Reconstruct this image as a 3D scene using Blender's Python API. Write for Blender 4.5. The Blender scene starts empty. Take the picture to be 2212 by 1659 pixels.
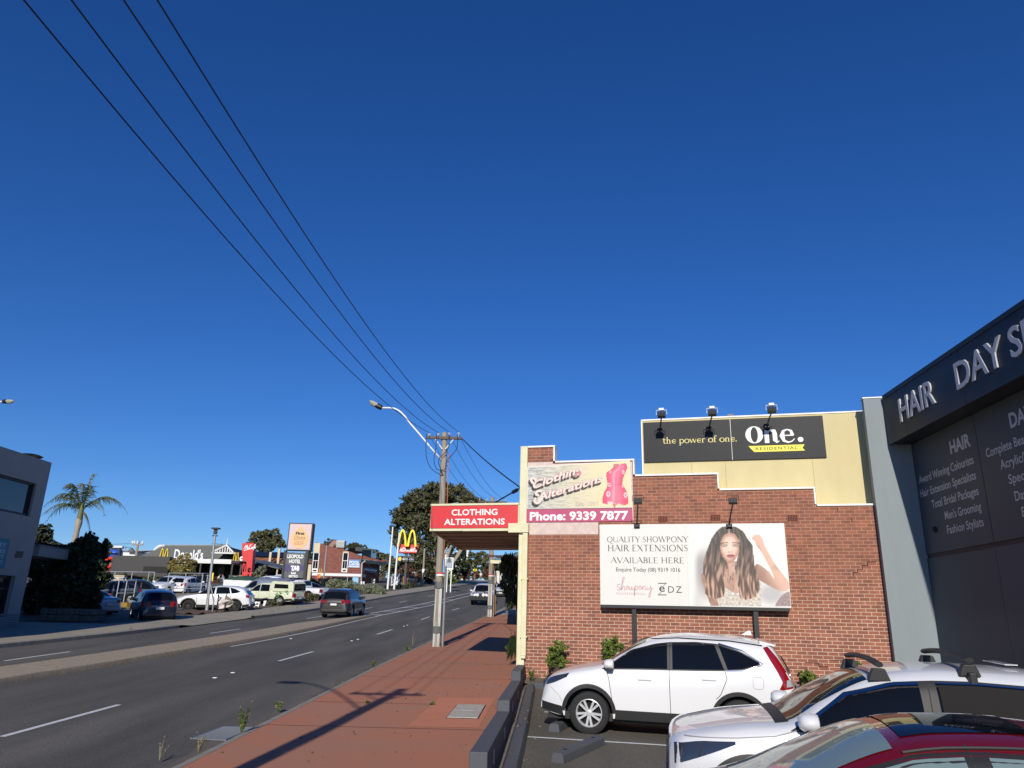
import bpy, math, random
from mathutils import Vector, Matrix, noise
R = math.radians
random.seed(7)
SC = bpy.context.scene
COL = SC.collection

# ---------------------------------------------------------------- camera
FPX, CX, CY = 1620.0, 1106.0, 829.5          # focal length and centre, in units of a 2212 x 1659 picture
PITCH, ROLL = R(17.58), R(1.42)
_f = Vector((0, math.cos(PITCH), math.sin(PITCH)))
_u = Vector((0, -math.sin(PITCH), math.cos(PITCH)))
_r = Vector((1, 0, 0))
CAM_R = _r * math.cos(ROLL) + _u * math.sin(ROLL)
CAM_U = _u * math.cos(ROLL) - _r * math.sin(ROLL)
cam = bpy.data.cameras.new('camera')
cam.sensor_width = 36.0
cam.lens = FPX / 2212.0 * 36.0
cam.clip_start, cam.clip_end = 0.1, 4000
camo = bpy.data.objects.new('camera', cam)
COL.objects.link(camo)
camo.matrix_world = Matrix((CAM_R, CAM_U, -_f)).transposed().to_4x4()
SC.camera = camo

# ---------------------------------------------------------------- sky, sun, exposure
SUN_EL, SUN_AZ = R(25.5), R(186.7)            # azimuth clockwise from +Y: low sun behind the photographer
W = bpy.data.worlds.new('World'); SC.world = W; W.use_nodes = True
wn = W.node_tree
sky = wn.nodes.new('ShaderNodeTexSky'); sky.sky_type = 'NISHITA'; sky.sun_disc = False
sky.sun_elevation = SUN_EL; sky.sun_rotation = SUN_AZ
sky.air_density, sky.dust_density, sky.ozone_density, sky.altitude = 1.0, 0.0, 8.0, 0
hs = wn.nodes.new('ShaderNodeHueSaturation'); hs.inputs['Saturation'].default_value = 1.14; hs.inputs['Hue'].default_value = .512
wn.links.new(sky.outputs[0], hs.inputs['Color'])
wn.links.new(hs.outputs[0], wn.nodes['Background'].inputs[0])
wn.nodes['Background'].inputs[1].default_value = 0.104
sl = bpy.data.lights.new('sun', 'SUN'); sl.energy = 4.4; sl.angle = R(0.53); sl.color = (1.0, 0.93, 0.82)
so = bpy.data.objects.new('sun', sl); COL.objects.link(so)
_sd = Vector((math.sin(SUN_AZ) * math.cos(SUN_EL), math.cos(SUN_AZ) * math.cos(SUN_EL), math.sin(SUN_EL)))
so.rotation_euler = _sd.to_track_quat('Z', 'Y').to_euler()
SC.view_settings.view_transform = 'Standard'; SC.view_settings.look = 'None'
SC.view_settings.exposure = 0.0; SC.view_settings.gamma = 1.0

# ---------------------------------------------------------------- survey helpers: picture rays and the ground
def ray(x, y):
    d = CAM_R * ((x - CX) / FPX) - CAM_U * ((y - CY) / FPX) + _f
    return d / d.y
def at(x, y, Y):
    return ray(x, y) * Y
def pix(P):
    w = P.dot(_f)
    return CX + FPX * P.dot(CAM_R) / w, CY - FPX * P.dot(CAM_U) / w
def pchip(X, Y):
    n = len(X); h = [X[i+1]-X[i] for i in range(n-1)]; d = [(Y[i+1]-Y[i])/h[i] for i in range(n-1)]
    m = [0.0]*n; m[0] = d[0]; m[-1] = d[-1]
    for i in range(1, n-1):
        if d[i-1]*d[i] > 0:
            a, b = 2*h[i]+h[i-1], h[i]+2*h[i-1]; m[i] = (a+b)/(a/d[i-1]+b/d[i])
    def ev(x):
        x = min(max(x, X[0]), X[-1]); i = 0
        while i < n-2 and x > X[i+1]: i += 1
        t = (x-X[i])/h[i]
        return (2*t**3-3*t*t+1)*Y[i]+(t**3-2*t*t+t)*h[i]*m[i]+(-2*t**3+3*t*t)*Y[i+1]+(t**3-t*t)*h[i]*m[i+1]
    return ev
prof = pchip([-60, -40, 0, 13.85, 29.6, 49, 70, 83, 130, 195, 240, 300, 600],
             [-3.9, -3.5, -2.262, -1.794, -1.08, 0.0, 1.35, 2.35, 5.7, 9.8, 11.8, 12.5, 12.6])
def zg(X, Y):
    return prof(Y)
def gp(x, y, dz=0.0):
    d = ray(x, y); t = 2.0
    while t < 400:
        if t*d.z < zg(t*d.x, t) + dz: break
        t += .25
    a, b = t-.25, t
    for _ in range(30):
        m = (a+b)/2
        if m*d.z < zg(m*d.x, m)+dz: b = m
        else: a = m
    return d * b

# ---------------------------------------------------------------- mesh builder
class MB:
    def __init__(s): s.v = []; s.f = []; s.m = []; s.col = None
    def add(s, vs, fs, m=0):
        o = len(s.v); s.v += [tuple(v) for v in vs]
        for q in fs: s.f.append([i+o for i in q]); s.m.append(m)
        return s
    def frame(s, o, a, b, c, m=0):                        # box from corner o along edge vectors a, b, c
        o, a, b, c = map(Vector, (o, a, b, c))
        if a.cross(b).dot(c) < 0: a, b = b, a
        v = [o, o+a, o+a+b, o+b, o+c, o+a+c, o+a+b+c, o+b+c]
        return s.add(v, [(0,3,2,1),(4,5,6,7),(0,1,5,4),(1,2,6,5),(2,3,7,6),(3,0,4,7)], m)
    def box(s, x0, x1, y0, y1, z0, z1, m=0):
        return s.frame((min(x0,x1),min(y0,y1),min(z0,z1)), (abs(x1-x0),0,0), (0,abs(y1-y0),0), (0,0,abs(z1-z0)), m)
    def prism(s, poly, o, u, v, n, m=0, back=True):       # 2-D polygon in frame (o,u,v), extruded along vector n
        o, u, v, n = map(Vector, (o, u, v, n)); k = len(poly)
        area = sum(poly[i][0]*poly[(i+1)%k][1]-poly[(i+1)%k][0]*poly[i][1] for i in range(k))
        if (u.cross(v).dot(n) < 0) != (area < 0): poly = poly[::-1]
        a = [o+u*p[0]+v*p[1] for p in poly]; b = [p+n for p in a]
        fs = [list(range(k, 2*k))] + [(i, (i+1)%k, k+(i+1)%k, k+i) for i in range(k)]
        if back: fs.append(list(range(k))[::-1])
        return s.add(a+b, fs, m)
    def quad(s, a, b, c, d, m=0): return s.add([a, b, c, d], [(0,1,2,3)], m)
    def tube(s, pts, r, n=8, m=0, caps=True):
        pts = [Vector(p) for p in pts]; k = len(pts)
        rr = r if isinstance(r, (list, tuple)) else [r]*k
        vs = []; up = None
        for i, p in enumerate(pts):
            t = (pts[min(i+1,k-1)]-pts[max(i-1,0)]).normalized()
            if up is None: up = Vector((0,0,1)) if abs(t.z) < .9 else Vector((1,0,0))
            a = t.cross(up)
            if a.length < 1e-6: a = t.cross(Vector((1,.3,0)))
            a.normalize(); b = a.cross(t).normalized(); up = b
            for j in range(n):
                w = 2*math.pi*j/n
                vs.append(p + a*(math.cos(w)*rr[i]) + b*(math.sin(w)*rr[i]))
        fs = [(i*n+j, i*n+(j+1)%n, (i+1)*n+(j+1)%n, (i+1)*n+j) for i in range(k-1) for j in range(n)]
        if caps: fs += [list(range(n))[::-1], list(range((k-1)*n, k*n))]
        return s.add(vs, fs, m)
    def lathe(s, prof_, o, ax, n=20, m=0, ref=None):       # profile of (radius, distance along axis)
        o, ax = Vector(o), Vector(ax).normalized()
        a = ax.cross(Vector((0,0,1)) if abs(ax.z) < .9 else Vector((1,0,0))).normalized(); b = ax.cross(a)
        vs = [o + ax*h + (a*math.cos(2*math.pi*j/n) + b*math.sin(2*math.pi*j/n))*max(r, 1e-4) for r, h in prof_ for j in range(n)]
        k = len(prof_)
        return s.add(vs, [(i*n+j, i*n+(j+1)%n, (i+1)*n+(j+1)%n, (i+1)*n+j) for i in range(k-1) for j in range(n)], m)
    def grid(s, fn, nu, nv, m=0):
        vs = [fn(i/nu, j/nv) for i in range(nu+1) for j in range(nv+1)]; w = nv+1
        return s.add(vs, [(i*w+j, (i+1)*w+j, (i+1)*w+j+1, i*w+j+1) for i in range(nu) for j in range(nv)], m)
    def build(s, name, mats, parent=None, smooth=False, bevel=0, loc=None, normals=True):
        me = bpy.data.meshes.new(name); me.from_pydata(s.v, [], s.f)
        mats = mats if isinstance(mats, (list, tuple)) else [mats]
        for q in mats: me.materials.append(MAT[q] if isinstance(q, str) else q)
        if len(mats) > 1: me.polygons.foreach_set('material_index', s.m)
        if smooth is True: me.polygons.foreach_set('use_smooth', [True]*len(s.f))
        elif smooth:
            me.polygons.foreach_set('use_smooth', [True]*len(s.f)); me.set_sharp_from_angle(angle=R(smooth))
        if s.col is not None:
            at_ = me.color_attributes.new('tint', 'FLOAT_COLOR', 'POINT')
            at_.data.foreach_set('color', [c for q in s.col for c in (q[0], q[1], q[2], 1.0)])
        me.validate(); me.update()
        o = bpy.data.objects.new(name, me); COL.objects.link(o)
        if parent: o.parent = parent
        if loc is not None: o.location = loc
        if bevel:
            b = o.modifiers.new('bevel', 'BEVEL'); b.width = bevel; b.segments = 2; b.limit_method = 'ANGLE'; b.angle_limit = R(40)
        return o

def thing(name, label, cat, loc=(0,0,0), rotz=0.0, group=None, mat=None):
    o = bpy.data.objects.new(name, None); COL.objects.link(o); o.empty_display_size = .3
    if mat is not None: o.matrix_world = mat
    else: o.location = loc; o.rotation_euler = (0, 0, rotz)
    return tag(o, label, cat, group)
def tag(o, label, cat, group=None):
    o['label'] = label; o['category'] = cat
    if group: o['group'] = group
    return o
def struct(o): o['kind'] = 'structure'; return o
def stuff(o): o['kind'] = 'stuff'; return o
def copy_tree(o, parent=None):
    c = o.copy(); COL.objects.link(c); c.parent = parent
    for ch in list(o.children): copy_tree(ch, c)
    return c
def axes(o, x, y=None):                                    # frame matrix: origin, x direction in plan, z up
    x = Vector(x).normalized(); z = Vector((0,0,1)); y = z.cross(x).normalized()
    return Matrix((x, y, z)).transposed().to_4x4() if o is None else Matrix.Translation(o) @ Matrix((x, y, z)).transposed().to_4x4()

# ---------------------------------------------------------------- lettering
_tc = {}
def glyphs(s, bold=0.0, shear=0.0, sp=1.0):
    k = (s, bold, shear, sp)
    if k not in _tc:
        cu = bpy.data.curves.new('lettering', 'FONT'); cu.body = s; cu.size = 1.0; cu.offset = bold; cu.shear = shear
        cu.space_character = sp; cu.resolution_u = 3; cu.fill_mode = 'FRONT'
        ob = bpy.data.objects.new('lettering', cu); COL.objects.link(ob)
        me = bpy.data.meshes.new_from_object(ob.evaluated_get(bpy.context.evaluated_depsgraph_get()))
        _tc[k] = ([tuple(v.co) for v in me.vertices], [tuple(p.vertices) for p in me.polygons])
        bpy.data.objects.remove(ob); bpy.data.curves.remove(cu); bpy.data.meshes.remove(me)
    return _tc[k]
CAPH = 0.70
def text(mb, s, o, u, v, h, width=None, align='l', bold=0.0, shear=0.0, sp=1.0, m=0, thick=0.0):
    """line s on frame (o,u,v): h is the cap height, width squeezes it to fit; thick raises it as cut-out letters"""
    vs, fs = glyphs(s, bold, shear, sp)
    if not vs: return
    o, u, v = Vector(o), Vector(u).normalized(), Vector(v).normalized(); n = u.cross(v)
    x0, x1 = min(p[0] for p in vs), max(p[0] for p in vs)
    ky = h / CAPH; kx = ky if width is None else width/(x1-x0)
    off = {'l': -x0, 'c': -(x0+x1)/2, 'r': -x1}[align]
    P = [o + u*((p[0]+off)*kx) + v*(p[1]*ky) for p in vs]
    fs = [f if (Vector(vs[f[1]])-Vector(vs[f[0]])).cross(Vector(vs[f[2]])-Vector(vs[f[1]])).z >= 0 else f[::-1] for f in fs]
    if thick:
        k = len(P); ed = {}
        for f in fs:
            for i in range(len(f)): ed[(f[i], f[(i+1) % len(f)])] = 1
        rim = [(a, b, b+k, a+k) for (a, b) in ed if (b, a) not in ed]
        mb.add(P + [p + n*thick for p in P], [tuple(i+k for i in f) for f in fs] + rim, m)
    else: mb.add(P, fs, m)
def strokes(mb, lines, o, u, v, sx, sy, m=0):
    """pen strokes on frame (o,u,v): each line is a list of (x, y, width)"""
    o, u, v = Vector(o), Vector(u).normalized(), Vector(v).normalized()
    for k, L in enumerate(lines):
        oo = o + u.cross(v) * (.0006 * (k % 4)); n = len(L); vs = []
        for i, (x, y, w) in enumerate(L):
            a, b = L[max(i-1,0)], L[min(i+1,n-1)]
            dx, dy = (b[0]-a[0])*sx, (b[1]-a[1])*sy; q = math.hypot(dx, dy) or 1
            nx, ny = -dy/q*w/2*sy, dx/q*w/2*sy
            vs += [oo+u*(x*sx-nx)+v*(y*sy-ny), oo+u*(x*sx+nx)+v*(y*sy+ny)]
        mb.add(vs, [(2*i, 2*i+2, 2*i+3, 2*i+1) for i in range(n-1)], m)
def smooth_line(pts, w, n=6):
    """Catmull-Rom curve through pts as a pen stroke of width w (number or pair)"""
    out = []; k = len(pts)
    for i in range(k-1):
        p0, p1, p2, p3 = pts[max(i-1,0)], pts[i], pts[i+1], pts[min(i+2,k-1)]
        for j in range(n + (i == k-2)):
            t = j/n
            q = [.5*(2*p1[c]+(p2[c]-p0[c])*t+(2*p0[c]-5*p1[c]+4*p2[c]-p3[c])*t*t+(3*p1[c]-p0[c]-3*p2[c]+p3[c])*t**3) for c in (0,1)]
            out.append((q[0], q[1], w))
    return out

# ---------------------------------------------------------------- materials
MAT = {}
def mat(name, col, rough=.6, metal=0.0, var=0.0, vscale=3.0, bump=0.0, bscale=40.0, coat=0.0, spec=.5, detail=4, tint=None, streak=None):
    m = bpy.data.materials.new(name); m.use_nodes = True; nt = m.node_tree; b = nt.nodes['Principled BSDF']
    b.inputs['Base Color'].default_value = (*col, 1); b.inputs['Roughness'].default_value = rough
    b.inputs['Metallic'].default_value = metal; b.inputs['Coat Weight'].default_value = coat; b.inputs['Coat Roughness'].default_value = .03
    b.inputs['Specular IOR Level'].default_value = spec
    if var or bump:
        tc = nt.nodes.new('ShaderNodeTexCoord'); src = tc.outputs['Object']
        if streak:
            mp = nt.nodes.new('ShaderNodeMapping'); mp.inputs['Scale'].default_value = streak; nt.links.new(src, mp.inputs[0]); src = mp.outputs[0]
    if var:
        n = nt.nodes.new('ShaderNodeTexNoise'); n.inputs['Scale'].default_value = vscale; n.inputs['Detail'].default_value = detail
        n.inputs['Roughness'].default_value = .65; nt.links.new(src, n.inputs['Vector'])
        mx = nt.nodes.new('ShaderNodeMix'); mx.data_type = 'RGBA'
        t = tint or tuple(c*.55 for c in col)
        a = tuple(c + (c-d)*var for c, d in zip(col, t)); z = tuple(c + (d-c)*var for c, d in zip(col, t))
        mx.inputs[6].default_value = (*[max(0, q) for q in a], 1); mx.inputs[7].default_value = (*[max(0, q) for q in z], 1)
        rp = nt.nodes.new('ShaderNodeMapRange'); rp.inputs[1].default_value = .3; rp.inputs[2].default_value = .7
        nt.links.new(n.outputs[0], rp.inputs[0]); nt.links.new(rp.outputs[0], mx.inputs[0]); nt.links.new(mx.outputs[2], b.inputs['Base Color'])
    if bump:
        n2 = nt.nodes.new('ShaderNodeTexNoise'); n2.inputs['Scale'].default_value = bscale; n2.inputs['Detail'].default_value = 6
        nt.links.new(tc.outputs['Object'], n2.inputs['Vector'])
        bp = nt.nodes.new('ShaderNodeBump'); bp.inputs['Strength'].default_value = bump; bp.inputs['Distance'].default_value = .02
        nt.links.new(n2.outputs[0], bp.inputs['Height']); nt.links.new(bp.outputs[0], b.inputs['Normal'])
    MAT[name] = m; return m
def brick(name, c1, c2, mortar, w=.24, h=.0855, mort=.010, vec='xz', mortar2=None, zs=(0, 1), msmooth=.1, offset=.5):
    """stretcher bond; courses along local x and z; mortar2 is the older pointing above height zs"""
    m = bpy.data.materials.new(name); m.use_nodes = True; nt = m.node_tree; N = nt.nodes.new; L = nt.links.new; b = nt.nodes['Principled BSDF']
    tc = N('ShaderNodeTexCoord'); sx = N('ShaderNodeSeparateXYZ'); L(tc.outputs['Object'], sx.inputs[0])
    cb = N('ShaderNodeCombineXYZ'); L(sx.outputs['XYZ'.index(vec[0].upper())], cb.inputs[0]); L(sx.outputs[2], cb.inputs[1])
    nz = N('ShaderNodeTexNoise'); nz.inputs['Scale'].default_value = 1.7; L(cb.outputs[0], nz.inputs['Vector'])
    ad = N('ShaderNodeVectorMath'); ad.operation = 'MULTIPLY_ADD'; L(nz.outputs['Color'], ad.inputs[0]); ad.inputs[1].default_value = (.012, .012, 0); L(cb.outputs[0], ad.inputs[2])
    bt = N('ShaderNodeTexBrick'); bt.offset = offset; bt.inputs['Scale'].default_value = 1; bt.inputs['Brick Width'].default_value = w; bt.inputs['Row Height'].default_value = h
    bt.inputs['Mortar Size'].default_value = mort*.5; bt.inputs['Mortar Smooth'].default_value = msmooth
    bt.inputs['Color1'].default_value = (*c1, 1); bt.inputs['Color2'].default_value = (*c2, 1); bt.inputs['Bias'].default_value = 0
    L(ad.outputs[0], bt.inputs['Vector'])
    if mortar2:
        n3 = N('ShaderNodeTexNoise'); n3.inputs['Scale'].default_value = .9; L(tc.outputs['Object'], n3.inputs['Vector'])
        m1 = N('ShaderNodeMath'); m1.operation = 'MULTIPLY_ADD'; L(n3.outputs[0], m1.inputs[0]); m1.inputs[1].default_value = 1.6; L(sx.outputs[2], m1.inputs[2])
        mr = N('ShaderNodeMapRange'); mr.inputs[1].default_value = zs[0]; mr.inputs[2].default_value = zs[1]; L(m1.outputs[0], mr.inputs[0])
        mm = N('ShaderNodeMix'); mm.data_type = 'RGBA'; mm.inputs[6].default_value = (*mortar, 1); mm.inputs[7].default_value = (*mortar2, 1)
        L(mr.outputs[0], mm.inputs[0]); L(mm.outputs[2], bt.inputs['Mortar'])
    else: bt.inputs['Mortar'].default_value = (*mortar, 1)
    n2 = N('ShaderNodeTexNoise'); n2.inputs['Scale'].default_value = 2.2; n2.inputs['Detail'].default_value = 8; n2.inputs['Roughness'].default_value = .7; L(tc.outputs['Object'], n2.inputs['Vector'])
    r2 = N('ShaderNodeMapRange'); r2.inputs[1].default_value = .25; r2.inputs[2].default_value = .75; r2.inputs[3].default_value = .72; r2.inputs[4].default_value = 1.25; L(n2.outputs[0], r2.inputs[0])
    mu = N('ShaderNodeMix'); mu.data_type = 'RGBA'; mu.blend_type = 'MULTIPLY'; mu.inputs[0].default_value = 1; L(bt.outputs['Color'], mu.inputs[6]); L(r2.outputs[0], mu.inputs[7])
    L(mu.outputs[2], b.inputs['Base Color']); b.inputs['Roughness'].default_value = .85
    bp = N('ShaderNodeBump'); bp.inputs['Strength'].default_value = .6; bp.inputs['Distance'].default_value = .006; bp.invert = True
    L(bt.outputs['Fac'], bp.inputs['Height']); L(bp.outputs[0], b.inputs['Normal'])
    MAT[name] = m; return m
def tintmat(name, rough=.7):
    m = bpy.data.materials.new(name); m.use_nodes = True; nt = m.node_tree
    a = nt.nodes.new('ShaderNodeVertexColor'); a.layer_name = 'tint'
    nt.links.new(a.outputs[0], nt.nodes['Principled BSDF'].inputs['Base Color']); nt.nodes['Principled BSDF'].inputs['Roughness'].default_value = rough
    MAT[name] = m; return m

def asphalt(name, base, sc=1.0):
    m = bpy.data.materials.new(name); m.use_nodes = True; nt = m.node_tree; N = nt.nodes.new; L = nt.links.new; b = nt.nodes['Principled BSDF']
    tc = N('ShaderNodeTexCoord'); mp = N('ShaderNodeMapping'); mp.inputs['Scale'].default_value = (1.0, .12, 1); L(tc.outputs['Object'], mp.inputs[0])
    n1 = N('ShaderNodeTexNoise'); n1.inputs['Scale'].default_value = 1.1; n1.inputs['Detail'].default_value = 5; L(mp.outputs[0], n1.inputs['Vector'])
    n2 = N('ShaderNodeTexNoise'); n2.inputs['Scale'].default_value = 38; n2.inputs['Detail'].default_value = 3; L(tc.outputs['Object'], n2.inputs['Vector'])
    v = N('ShaderNodeTexVoronoi'); v.inputs['Scale'].default_value = 55*sc; L(tc.outputs['Object'], v.inputs['Vector'])
    a1 = N('ShaderNodeMapRange'); a1.inputs[1].default_value = .3; a1.inputs[2].default_value = .7; a1.inputs[3].default_value = .72; a1.inputs[4].default_value = 1.28; L(n1.outputs[0], a1.inputs[0])
    a2 = N('ShaderNodeMapRange'); a2.inputs[1].default_value = .3; a2.inputs[2].default_value = .7; a2.inputs[3].default_value = .7; a2.inputs[4].default_value = 1.35; L(n2.outputs[0], a2.inputs[0])
    a3 = N('ShaderNodeMapRange'); a3.inputs[1].default_value = 0; a3.inputs[2].default_value = .8; a3.inputs[3].default_value = 1.25; a3.inputs[4].default_value = .7; L(v.outputs['Distance'], a3.inputs[0])
    q1 = N('ShaderNodeMath'); q1.operation = 'MULTIPLY'; L(a1.outputs[0], q1.inputs[0]); L(a2.outputs[0], q1.inputs[1])
    q2 = N('ShaderNodeMath'); q2.operation = 'MULTIPLY'; L(q1.outputs[0], q2.inputs[0]); L(a3.outputs[0], q2.inputs[1])
    mu = N('ShaderNodeMix'); mu.data_type = 'RGBA'; mu.blend_type = 'MULTIPLY'; mu.inputs[0].default_value = 1; mu.inputs[6].default_value = (*base, 1); L(q2.outputs[0], mu.inputs[7])
    L(mu.outputs[2], b.inputs['Base Color']); b.inputs['Roughness'].default_value = .9
    bp = N('ShaderNodeBump'); bp.inputs['Strength'].default_value = .35; bp.inputs['Distance'].default_value = .01; L(v.outputs['Distance'], bp.inputs['Height']); L(bp.outputs[0], b.inputs['Normal'])
    MAT[name] = m

brick('red_brick', (.33,.118,.068), (.215,.082,.055), (.66,.50,.38), mort=.0125, mortar2=(.44,.28,.19), zs=(.9, 2.6))
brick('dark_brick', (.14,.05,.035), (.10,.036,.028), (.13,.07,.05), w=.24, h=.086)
brick('stone_block', (.52,.43,.27), (.46,.37,.23), (.22,.17,.11), w=.9, h=.38, mort=.02)
mat('cream_render', (.60,.52,.28), .8, var=.16, vscale=1.3, bump=.08, bscale=60, streak=(1,1,.35))
mat('cream_paint', (.66,.64,.42), .55, var=.25, vscale=2.2, tint=(.5,.38,.2))
mat('pink_paint', (.62,.50,.45), .8, var=.35, vscale=6, tint=(.45,.30,.24))
mat('white_trim', (.78,.79,.76), .5, var=.1)
mat('white_sign', (.69,.69,.65), .45, var=.06, vscale=.9, tint=(.7,.68,.6))
mat('black_metal', (.012,.012,.014), .45)
mat('black_plastic', (.016,.016,.017), .55)
mat('rubber', (.018,.018,.018), .85, var=.3, vscale=8)
mat('ink', (.035,.033,.033), .6)
mat('dark_text', (.06,.055,.052), .6)
mat('rose_ink', (.50,.22,.24), .6)
mat('sign_red', (.62,.035,.04), .4, var=.10, vscale=1.2, tint=(.7,.12,.1))
mat('sign_white', (.82,.82,.80), .5)
mat('sign_charcoal', (.012,.014,.018), .5, spec=.25, var=.2, vscale=1.2)
mat('sign_yellow', (.85,.72,.04), .5)
mat('pale_yellow', (.80,.70,.25), .5)
mat('magenta', (.45,.06,.15), .5, var=.1)
mat('pink_form', (.70,.10,.20), .6, var=.35, vscale=2.5, tint=(.45,.03,.08))
mat('pink_light', (.72,.36,.38), .6)
mat('faded_letter', (.74,.66,.58), .6, var=.1)
mat('charcoal_panel', (.060,.076,.098), .5, var=.12, vscale=.8, spec=.25)
mat('charcoal_deep', (.018,.024,.034), .45, spec=.3)
mat('blue_grey_render', (.23,.265,.28), .75, var=.18, vscale=1.1, streak=(2.5,2.5,.4), tint=(.31,.335,.345))
mat('letter_grey', (.50,.51,.54), .4)
mat('galvanised', (.36,.37,.37), .5, metal=.5, var=.25, vscale=3)
mat('pole_wood', (.30,.26,.205), .85, var=.5, vscale=4, streak=(6,6,.35), bump=.4, bscale=25)
mat('pole_wood_dark', (.12,.095,.075), .85, var=.4, vscale=4)
mat('porcelain', (.75,.75,.74), .25)
mat('cable', (.012,.013,.018), .6)
mat('wire_orange', (.45,.16,.05), .6)
mat('kerb_concrete', (.24,.215,.18), .9, var=.45, vscale=4, bump=.3)
mat('path_concrete', (.30,.265,.20), .9, var=.28, vscale=1.2, bump=.2)
mat('red_footpath', (.395,.165,.092), .9, var=.42, vscale=.55, bump=.25, bscale=90, tint=(.30,.185,.125), detail=9)
mat('red_footpath_new', (.50,.185,.10), .9, var=.12, vscale=2, bump=.2, bscale=90)
mat('median_concrete', (.34,.275,.195), .95, var=.5, vscale=9, bump=.6, bscale=120)
mat('line_white', (.62,.62,.60), .7, var=.25, vscale=14, tint=(.25,.25,.25))
mat('grey_paint', (.072,.080,.092), .7, var=.18, vscale=2.5, bump=.15)
mat('gravel', (.22,.19,.16), .95, var=.7, vscale=40, bump=.9, bscale=60)
mat('mulch', (.11,.07,.045), .95, var=.7, vscale=22, bump=.9, bscale=50)
mat('dirt', (.17,.145,.10), .95, var=.4, vscale=.5, bump=.4, bscale=20)
mat('gutter_dirt', (.115,.098,.076), .95, var=.5, vscale=3, bump=.3, bscale=60)
mat('grate_metal', (.20,.21,.22), .5, metal=.6)
mat('hole_black', (.006,.006,.006), .9)
asphalt('road_asphalt', (.100,.091,.076))
asphalt('lot_asphalt', (.115,.104,.090))
asphalt('park_asphalt', (.108,.096,.074))
# ================================================================ ground, road and paths
def strip(name, fa, fb, y0, y1, dz, m, step=1.5, nx=4):
    mb = MB(); n = max(1, int((y1-y0)/step))
    def P(i, j):
        Y = y0+(y1-y0)*i; a, b = fa(Y), fb(Y); X = a+(b-a)*j
        d = dz(X, Y) if callable(dz) else dz
        return (X, Y, zg(X, Y)+d)
    mb.grid(lambda i, j: P(i, 1-j), n, nx)
    return mb.build(name, m, smooth=True)
def sweep(name, f, prof_, y0, y1, m, step=1.5):
    mb = MB(); n = max(1, int((y1-y0)/step)); k = len(prof_)-1
    def P(i, j):
        Y = y0+(y1-y0)*i; q = prof_[int(round(j*k))]; X = f(Y)+q[0]
        return (X, Y, zg(f(Y), Y)+q[1])
    mb.grid(lambda i, j: P(i, 1-j), n, k)
    return mb.build(name, m, smooth=40)
rk = pchip([-60,-20,11.5,16.5,23.1,35.8,53.8,70,90,130,200,300], [-5.0,-4.6,-4.15,-4.0,-3.75,-2.92,-1.38,.2,2.4,8,20,40])
lk = pchip([-60,20,26.3,32.7,43.7,52.8,68,100,160,220,300], [-20,-17.4,-16.7,-15.9,-15.0,-13.9,-13.0,-9.3,-3.5,5.5,20])
mr = pchip([-60,18,22.8,36.8,49,56,70,100,160,220,300], [-13.3,-11.3,-10.85,-9.5,-8.75,-8.0,-6.3,-2.7,4.5,12.5,27])
lr = pchip([-60,12.4,25.5,37.4,53.3,70,100,160,220,300], [-9,-7.6,-6.9,-5.92,-4.98,-3.2,.2,7.6,16,32])
ll = pchip([-60,24,34.7,47.5,60,80,100,160,220,300], [-16.4,-14.2,-13.05,-11.85,-10.8,-8.8,-6.2,.2,8.5,23])
rb = pchip([-60,5,9.6,13.8,18.4,21.5,30,54,90,140], [-4,-.70,-.39,-.12,.15,.34,1.2,3.6,8,16])
lb = lambda Y: lk(Y) - 3.1
gb = MB()
xs = [-400,-300,-220,-160,-120,-90,-70,-55,-47,-40,-34,-28,-22,-16,-10,-4,2,8,14,20,30,45,70,110,170,260,400]
ys = [-60,-45,-30,-18,-8,0,6,12,18,24,30,36,42,48,54,60,66,72,78,84,92,100,110,120,135,150,170,195,220,245,270,300,360,450,600]
gb.add([(x, y, zg(x, y)-.10) for y in ys for x in xs], [(j*len(xs)+i, j*len(xs)+i+1, (j+1)*len(xs)+i+1, (j+1)*len(xs)+i) for j in range(len(ys)-1) for i in range(len(xs)-1)])
struct(gb.build('ground', 'dirt', smooth=True))
struct(strip('road', lk, rk, -50, 300, 0.0, 'road_asphalt', 1.5, 10))
struct(sweep('kerb_right', rk, [(-.02,-.05),(0,.055),(.03,.075),(.15,.080),(.16,.0)], -50, 120, 'kerb_concrete'))
struct(sweep('kerb_left', lk, [(.02,-.05),(0,.13),(-.04,.15),(-.18,.155),(-.19,.0)][::-1], -50, 37.5, 'kerb_concrete'))
struct(sweep('kerb_left', lk, [(.02,-.05),(0,.13),(-.04,.15),(-.18,.155),(-.19,.0)][::-1], 46.0, 230, 'kerb_concrete'))
struct(strip('gutter', lambda Y: rk(Y)-.30-.10*math.sin(Y*1.3)*math.sin(Y*.37), lambda Y: rk(Y)-.005, -20, 60, .003, 'gutter_dirt', .5, 2))
def lfz(X, Y):
    k = min(max((Y-37.5)/1.5, 0), 1)*min(max((47.0-Y)/1.5, 0), 1)
    return .148*(1-k) + k*(.02+.10*min(max((lk(Y)-X)/2.5, 0), 1))
struct(strip('footpath_left', lb, lambda Y: lk(Y)-.1, -50, 230, lfz, 'path_concrete', 1.0, 6))
struct(strip('footpath_red', lambda Y: rk(Y)+.15, rb, -50, 55, .076, 'red_footpath', 1.5, 3))
struct(strip('footpath_pale', lambda Y: rk(Y)+.15, rb, 55, 64, .074, 'path_concrete', 1.5, 3))
struct(strip('footpath_red', lambda Y: rk(Y)+.15, rb, 64, 120, .076, 'red_footpath', 1.5, 3))
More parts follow.
